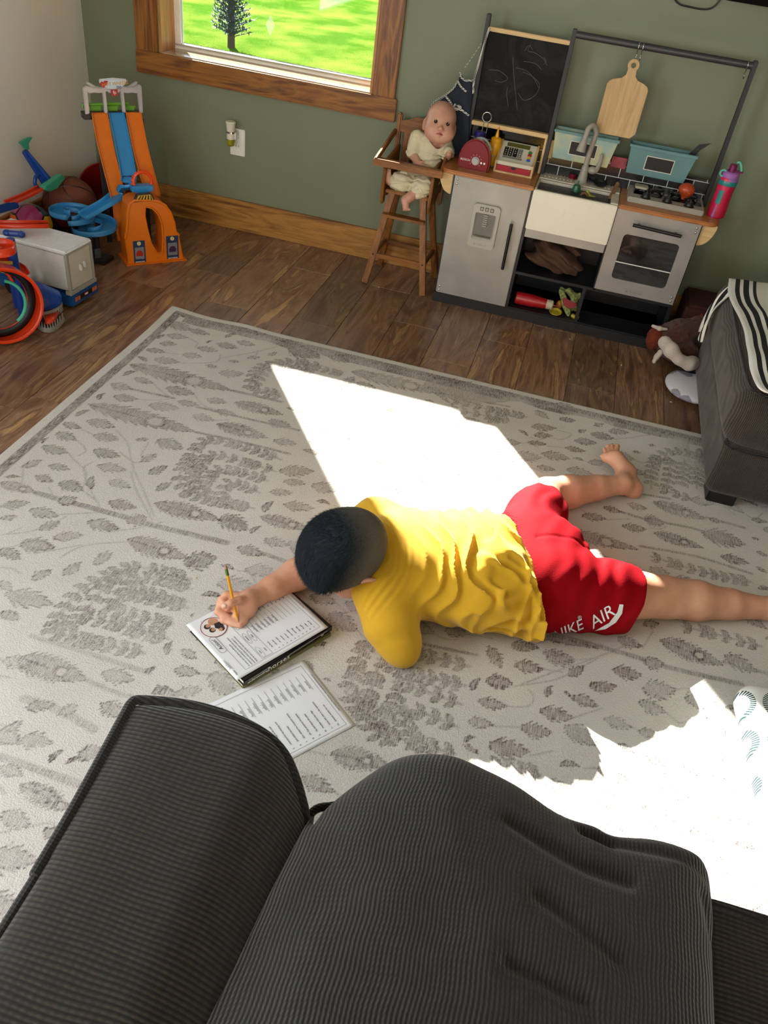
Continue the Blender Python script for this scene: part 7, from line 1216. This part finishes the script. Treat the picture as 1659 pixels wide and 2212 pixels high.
tag(cush('seat_cushion', (-.118, -.45, .30), (.44, .555, .455), .04, .02, seatm), 'left seat cushion of the sofa tucked under the big loose cushion', 'sofa cushion', 'sofa seat cushions')
z0 = .455; pl = [Vector((-.112, .30, .452)), Vector((-.112, .46, .455)), fl(668, 1775, .455), fl(672, 1758, .457), fl(688, 1746, .458), fl(712, 1742, .458), fl(760, 1735, .455)]
B().tube(cr(pl, 6), .006, 8).build('cushion_piping', pipm, bpy.data.objects['seat_cushion'])
def sag(f): pass
tag(cush('seat_cushion', (.36, -.45, .30), (1.15, .598, .548), .022, .008, armm), 'right seat cushion of the sofa with a piped front edge', 'sofa cushion', 'sofa seat cushions')
B().tube(cr([Vector((.362, .575, .545)), Vector((.372, .582, .549)), Vector((.45, .584, .549)), Vector((.7, .584, .549)), Vector((1.14, .582, .549))], 6), .006, 8).build('cushion_piping', pipm, bpy.data.objects['seat_cushion.001'])
# big loose cushion flopped over the front of the seat
zc = .57; out = [fl(*p) for p in ((640, 1830, zc - .04), (672, 1790, zc - .02), (700, 1738, zc), (760, 1690, zc), (820, 1650, zc), (862, 1632, zc), (905, 1626, zc), (975, 1630, zc), (1040, 1655, zc), (1120, 1695, zc), (1210, 1752, zc), (1285, 1778, zc), (1320, 1798, zc), (1400, 1805, zc), (1470, 1825, zc), (1515, 1850, zc), (1540, 1890, zc), (1546, 1935, zc), (1550, 1990, zc), (1553, 2212, zc))]
out += [Vector((.37, -.1, zc)), Vector((.3, -.3, zc)), Vector((-.1, -.3, zc)), Vector((-.17, 0, zc))]
poly = cr(out, 4, True); PX = np.array([p.x for p in poly]); PY = np.array([p.y for p in poly])
f = F((-.26, -.38, .40), (.48, .76, .70), .006); xx = f.X[:, :, 0]; yy = f.Y[:, :, 0]; ins = np.zeros(xx.shape, bool); dd = np.full(xx.shape, 9.0)
for i in range(len(PX)):
    j = (i + 1) % len(PX); ins ^= ((PY[i] > yy) != (PY[j] > yy)) & (xx < (PX[j] - PX[i]) * (yy - PY[i]) / (PY[j] - PY[i] + 1e-12) + PX[i])
    ex, ey = PX[j] - PX[i], PY[j] - PY[i]; tt = np.clip(((xx - PX[i]) * ex + (yy - PY[i]) * ey) / (ex * ex + ey * ey + 1e-12), 0, 1); dd = np.minimum(dd, np.hypot(xx - PX[i] - tt * ex, yy - PY[i] - tt * ey))
sd = np.where(ins, -dd, dd); dep = np.clip(-sd, 0, None); n1 = vnoise(xx * 6 + 2, yy * 5, xx * 0); n2 = vnoise(xx * 16, yy * 12, xx * 0 + 3)
def crease(p, q, w, a, curve=0):
    p = fl(*p, zc + .03); q = fl(*q, zc + .03); ex, ey = q.x - p.x, q.y - p.y; L2 = ex * ex + ey * ey; tt = ((xx - p.x) * ex + (yy - p.y) * ey) / L2; dist = ((xx - p.x) * -ey + (yy - p.y) * ex) / math.sqrt(L2) - curve * np.sin(np.clip(tt, 0, 1) * np.pi)
    return -a * np.exp(-(dist / w) ** 2) * np.exp(-np.clip(np.abs(tt - .5) - .42, 0, 9) ** 2 / .01)
top = zc + .012 + .085 * (1 - np.exp(-dep / .10)) + .018 * (n1 - .5) + .006 * (n2 - .5)
for a in (((1075, 1790), (1240, 1895), .011, .011), ((1240, 1895), (1360, 1935), .012, .012), ((1250, 1790), (1330, 1830), .007, .016), ((1330, 1825), (1540, 1880), .008, .009), ((1130, 1960), (1330, 2110), .014, .012), ((1060, 2110), (1260, 2200), .014, .014), ((1520, 1920), (1552, 2010), .007, .01)): top = top + crease(*a)
bot = zc - .075
g3 = sd[:, :, None]; up_ = f.Z - top[:, :, None]; lo_ = bot - f.Z; f.d = smax(smax(g3 + .0 * f.Z, up_, .035), np.broadcast_to(lo_, f.Z.shape), .03)
tag(f.mesh('loose_cushion', seatm, None, smooth=3), 'big slumped dark herringbone chenille cushion lying over the sofa seat, wrinkled on top', 'cushion')
# ---- ottoman
oc = chenille('ottoman_chenille', 'x', ('221d19', '4a423a'), 190); oc2 = chenille('ottoman_chenille_side', 'y', ('34322f', '66625d'), 260)
ot = thing('ottoman', (1.05, 2.75, 0), 'grey-brown ribbed ottoman at the right edge with a striped towel over it', 'ottoman')
f = F((.56, 2.22, .03), (1.56, 3.28, .50), .008); f.rbox((1.06, 2.76, .14), (.425, .47, .10), .03, None, 0); f.d += .0 
f.mesh('lower_body', oc, ot, smooth=2)
f = F((.56, 2.2, .03), (1.56, 3.3, .50), .008); f.rbox((1.06, 2.77, .31), (.445, .485, .105), .07, None, 0); u = (f.X - 1.06) / .445; v = (f.Y - 2.77) / .485; f.d -= .018 * np.clip(1 - u * u, 0, 1) * np.clip(1 - v * v, 0, 1) + .004 * (vnoise(f.X * 8, f.Y * 8, f.Z * 8) - .5)
f.mesh('top_cushion', oc, ot, smooth=2)
def seam(pts, par=ot, r=.0045): return B().tube(cr(pts, 6), r, 8).build('piping', pipm, par)
seam([(.66, 2.31, .412), (.635, 2.38, .408), (.632, 2.8, .408), (.64, 3.2, .404)]); seam([(.66, 2.31, .412), (.72, 2.293, .408), (1.0, 2.288, .408), (1.4, 2.29, .405)]); seam([(.64, 2.32, .235), (.645, 2.30, .225), (.75, 2.284, .222), (1.4, 2.28, .222)])
for x_, y_ in ((.70, 2.35), (1.42, 2.35), (.70, 3.16), (1.42, 3.16)): B().box(x_ - .045, x_ + .045, y_ - .045, y_ + .045, 0, .05).build('foot', BLACK, ot, bev=.004)
# towel
t = NT('striped_towel'); uv = t.attr('across').outputs['Fac']; c = t.ramp(uv, (0, hx('e4e2da')), (.045, hx('16161a')), (.075, hx('e4e2da')), (.10, hx('16161a')), (.14, hx('e4e2da')), (.165, hx('16161a')), (.19, hx('ddd9cc')), (.80, hx('16161a')), (.83, hx('e4e2da')), (.86, hx('16161a')), (.89, hx('e4e2da')), interp='CONSTANT'); t.bump(t.noise(600, 2), .4, .0008)
tw = t.P(col=c, rough=.95); tt_ = thing('striped_towel', (.9, 2.7, .44), 'white towel with black stripes along its edges draped over the ottoman', 'towel')
Lf = [fl(1563, 628, .44), fl(1590, 690, .435), fl(1618, 745, .433), fl(1632, 795, .43), fl(1640, 850, .425), Vector((.74, 2.30, .425)), Vector((.76, 2.255, .33))]
Lf[0] = Vector((.632, 3.06, .425)); Lf = [Vector((.625, 3.14, .40)), fl(1572, 640, .43), fl(1600, 700, .437), fl(1612, 755, .437), fl(1622, 805, .435), fl(1645, 858, .425), Vector((.80, 2.30, .40))]
Lc = cr(Lf, 8); k2 = len(Lc); b = B(); vs = []; ac = []
for i, p in enumerate(Lc):
    fr_ = i / (k2 - 1)
    for j in range(41):
        s_ = j / 40; x = p.x + s_ * (.52 - .08 * fr_); y = p.y + .06 * s_ - .08 * s_ * fr_ * 0; z = .4285 + .018 * (1 - ((x - 1.06) / .445) ** 2 if abs(x - 1.06) < .445 else 0) + .010 * mnoise.noise((x * 9, y * 7, 0)) + .010
        z = max(z, p.z if j == 0 else 0); vs.append((x, y, z)); ac.append(s_)
b.add(vs, [(i * 41 + j, i * 41 + j + 1, (i + 1) * 41 + j + 1, (i + 1) * 41 + j) for i in range(k2 - 1) for j in range(40)])
def withattr(o, nm, vals): at = o.data.attributes.new(nm, 'FLOAT', 'POINT'); at.data.foreach_set('value', vals[:len(o.data.vertices)]); return o
o = b.build('towel_top', tw, tt_, solid=.004); withattr(o, 'across', ac)
b = B(); vs = []; ac = []; Hp = [fl(1563, 628, .43), fl(1558, 650, .40), fl(1549, 672, .36), fl(1540, 690, .32), fl(1533, 704, .285)]
for i, p in enumerate(cr([Vector((.632, 3.12, .425)), Vector((.605, 3.1, .37)), Vector((.585, 3.06, .31)), Vector((.578, 3.03, .26))], 6)):
    for j in range(13): s_ = j / 12; vs.append((p.x + .006 * math.sin(s_ * 9 + i * .3), p.y + .0 - s_ * .075 + .01 * math.sin(i * .2), p.z + .012 * math.sin(s_ * 6))); ac.append(s_ * .22)
b.add(vs, [(i * 13 + j, i * 13 + j + 1, (i + 1) * 13 + j + 1, (i + 1) * 13 + j) for i in range(18) for j in range(12)]); o = b.build('hanging_corner', tw, tt_, solid=.004); withattr(o, 'across', ac)
# patterned floor cushion at the right
t = NT('teal_ring_print'); v = t.co((9.5, 9.5, 0)); fr2 = t.N('ShaderNodeVectorMath', {0: v}, operation='FRACTION').outputs[0]; ce = t.N('ShaderNodeVectorMath', {0: fr2, 1: (.5, .5, 0)}, operation='SUBTRACT').outputs[0]; ln = t.N('ShaderNodeVectorMath', {0: ce}, operation='LENGTH'); r = ln.outputs['Value']
sx = t.N('ShaderNodeSeparateXYZ', {0: ce}); an = t.math('ARCTAN2', sx.outputs[1], sx.outputs[0]); sp = t.math('GREATER_THAN', t.math('SINE', t.math('MULTIPLY', an, 46.0)), -.25)
rg = t.math('ADD', t.math('MULTIPLY', t.math('GREATER_THAN', r, .33), t.math('LESS_THAN', r, .44)), t.math('MULTIPLY', t.math('GREATER_THAN', r, .08), t.math('LESS_THAN', r, .22)), True)
c = t.mix(t.math('MULTIPLY', rg, sp), hx('dcdcd6'), hx('143a3a')); m = t.P(col=c, rough=.9)
def pz(f):
    f.d += .004 * np.sin(f.X * 60 + 8 * vnoise(f.X * 9, f.Y * 9, f.Z * 9)) * 0
f = F((.58, .86, -.002), (1.42, 1.56, .2), .007); f.rbox((1.02, 1.235, .05), (.33, .262, .045), .04, Matrix.Rotation(R_(6), 4, 'Z'), 0); u = (f.X - 1.02) / .33; v_ = (f.Y - 1.235) / .262; f.d -= .022 * np.clip(1 - u * u, 0, 1) * np.clip(1 - v_ * v_, 0, 1); f.plane((0, 0, .006), (0, 0, -1), .004)
tag(f.mesh('floor_cushion', m, None, smooth=2), 'white cushion printed with teal striped rings lying on the rug at the right edge', 'cushion')
SUN_E = 27.0; SKY_E = 1.7; EXPO = 0.72; SIDE_P = 80; REAR_P = 55
# ================================================================ CAMERA AND LIGHT
cam = bpy.data.cameras.new('camera'); co = bpy.data.objects.new('camera', cam); COL.objects.link(co)
M = Matrix(((CR[0], CU[0], -CF[0], 0), (CR[1], CU[1], -CF[1], 0), (CR[2], CU[2], -CF[2], CC[2]), (0, 0, 0, 1))); co.matrix_world = M
cam.sensor_fit = 'VERTICAL'; cam.sensor_height = 36; cam.lens = FPX / 2212 * 36; cam.clip_start = .02; SC.camera = co
sun = bpy.data.lights.new('sun', 'SUN'); sun.energy = SUN_E; sun.angle = R_(.55); sun.color = (1, .95, .87); so = bpy.data.objects.new('sun', sun); COL.objects.link(so)
so.rotation_euler = Vector((.721, -1, -.60)).to_track_quat('-Z', 'Y').to_euler(); so.location = (-4, 8, 5)
w = bpy.data.worlds.new('sky'); SC.world = w; w.use_nodes = True; nt = w.node_tree; bg = nt.nodes['Background']
tc = nt.nodes.new('ShaderNodeTexCoord'); sx = nt.nodes.new('ShaderNodeSeparateXYZ'); rp = nt.nodes.new('ShaderNodeValToRGB')
nt.links.new(tc.outputs['Generated'], sx.inputs[0]); nt.links.new(sx.outputs[2], rp.inputs[0]); nt.links.new(rp.outputs[0], bg.inputs[0])
rp.color_ramp.elements[0].color = (.85, .92, 1, 1); rp.color_ramp.elements[1].color = (.45, .62, 1, 1); bg.inputs[1].default_value = SKY_E
def portal(loc, sx_, sy_, d):
    l = bpy.data.lights.new('portal', 'AREA'); l.shape = 'RECTANGLE'; l.size = sx_; l.size_y = sy_; l.cycles.is_portal = True
    o = bpy.data.objects.new('portal', l); COL.objects.link(o); o.location = loc; o.rotation_euler = Vector(d).to_track_quat('-Z', 'Z').to_euler()
portal((-1.44, WY + .16, 1.34), .98, 1.27, (0, -1, 0))
def fill_lamp(name, loc, sx_, sy_, d, p, c):  # area lamp added to fill the room
    l = bpy.data.lights.new(name, 'AREA'); l.shape = 'RECTANGLE'; l.size = sx_; l.size_y = sy_; l.energy = p; l.color = c
    o = bpy.data.objects.new(name, l); COL.objects.link(o); o.location = loc; o.rotation_euler = Vector(d).to_track_quat('-Z', 'Z').to_euler()
fill_lamp('side_window_fill', (WXL - .02, (LW[0] + LW[1]) / 2, (LW[2] + LW[3]) / 2), LW[1] - LW[0] - .1, LW[3] - LW[2] - .1, (1, 0, 0), SIDE_P, (.93, .97, 1))  # cool fill lamp added in the unseen side window
fill_lamp('warm_rear_fill', ((FW[0] + FW[1]) / 2, WYF - .02, (FW[2] + FW[3]) / 2), FW[1] - FW[0] - .1, FW[3] - FW[2] - .1, (0, 1, 0), REAR_P, (1, .87, .70))  # warm fill lamp added behind the camera, not daylight
vs = SC.view_settings; vs.view_transform = 'Standard'; vs.look = 'None'; vs.gamma = 1; vs.use_curve_mapping = False; vs.exposure = EXPO
cy = SC.cycles; cy.max_bounces = 7; cy.diffuse_bounces = 4; cy.glossy_bounces = 3; cy.transmission_bounces = 6; cy.transparent_max_bounces = 8; cy.sample_clamp_indirect = 12; cy.caustics_reflective = False; cy.caustics_refractive = False; cy.use_denoising = True
for l in (SC.display_settings,): l.display_device = 'sRGB'
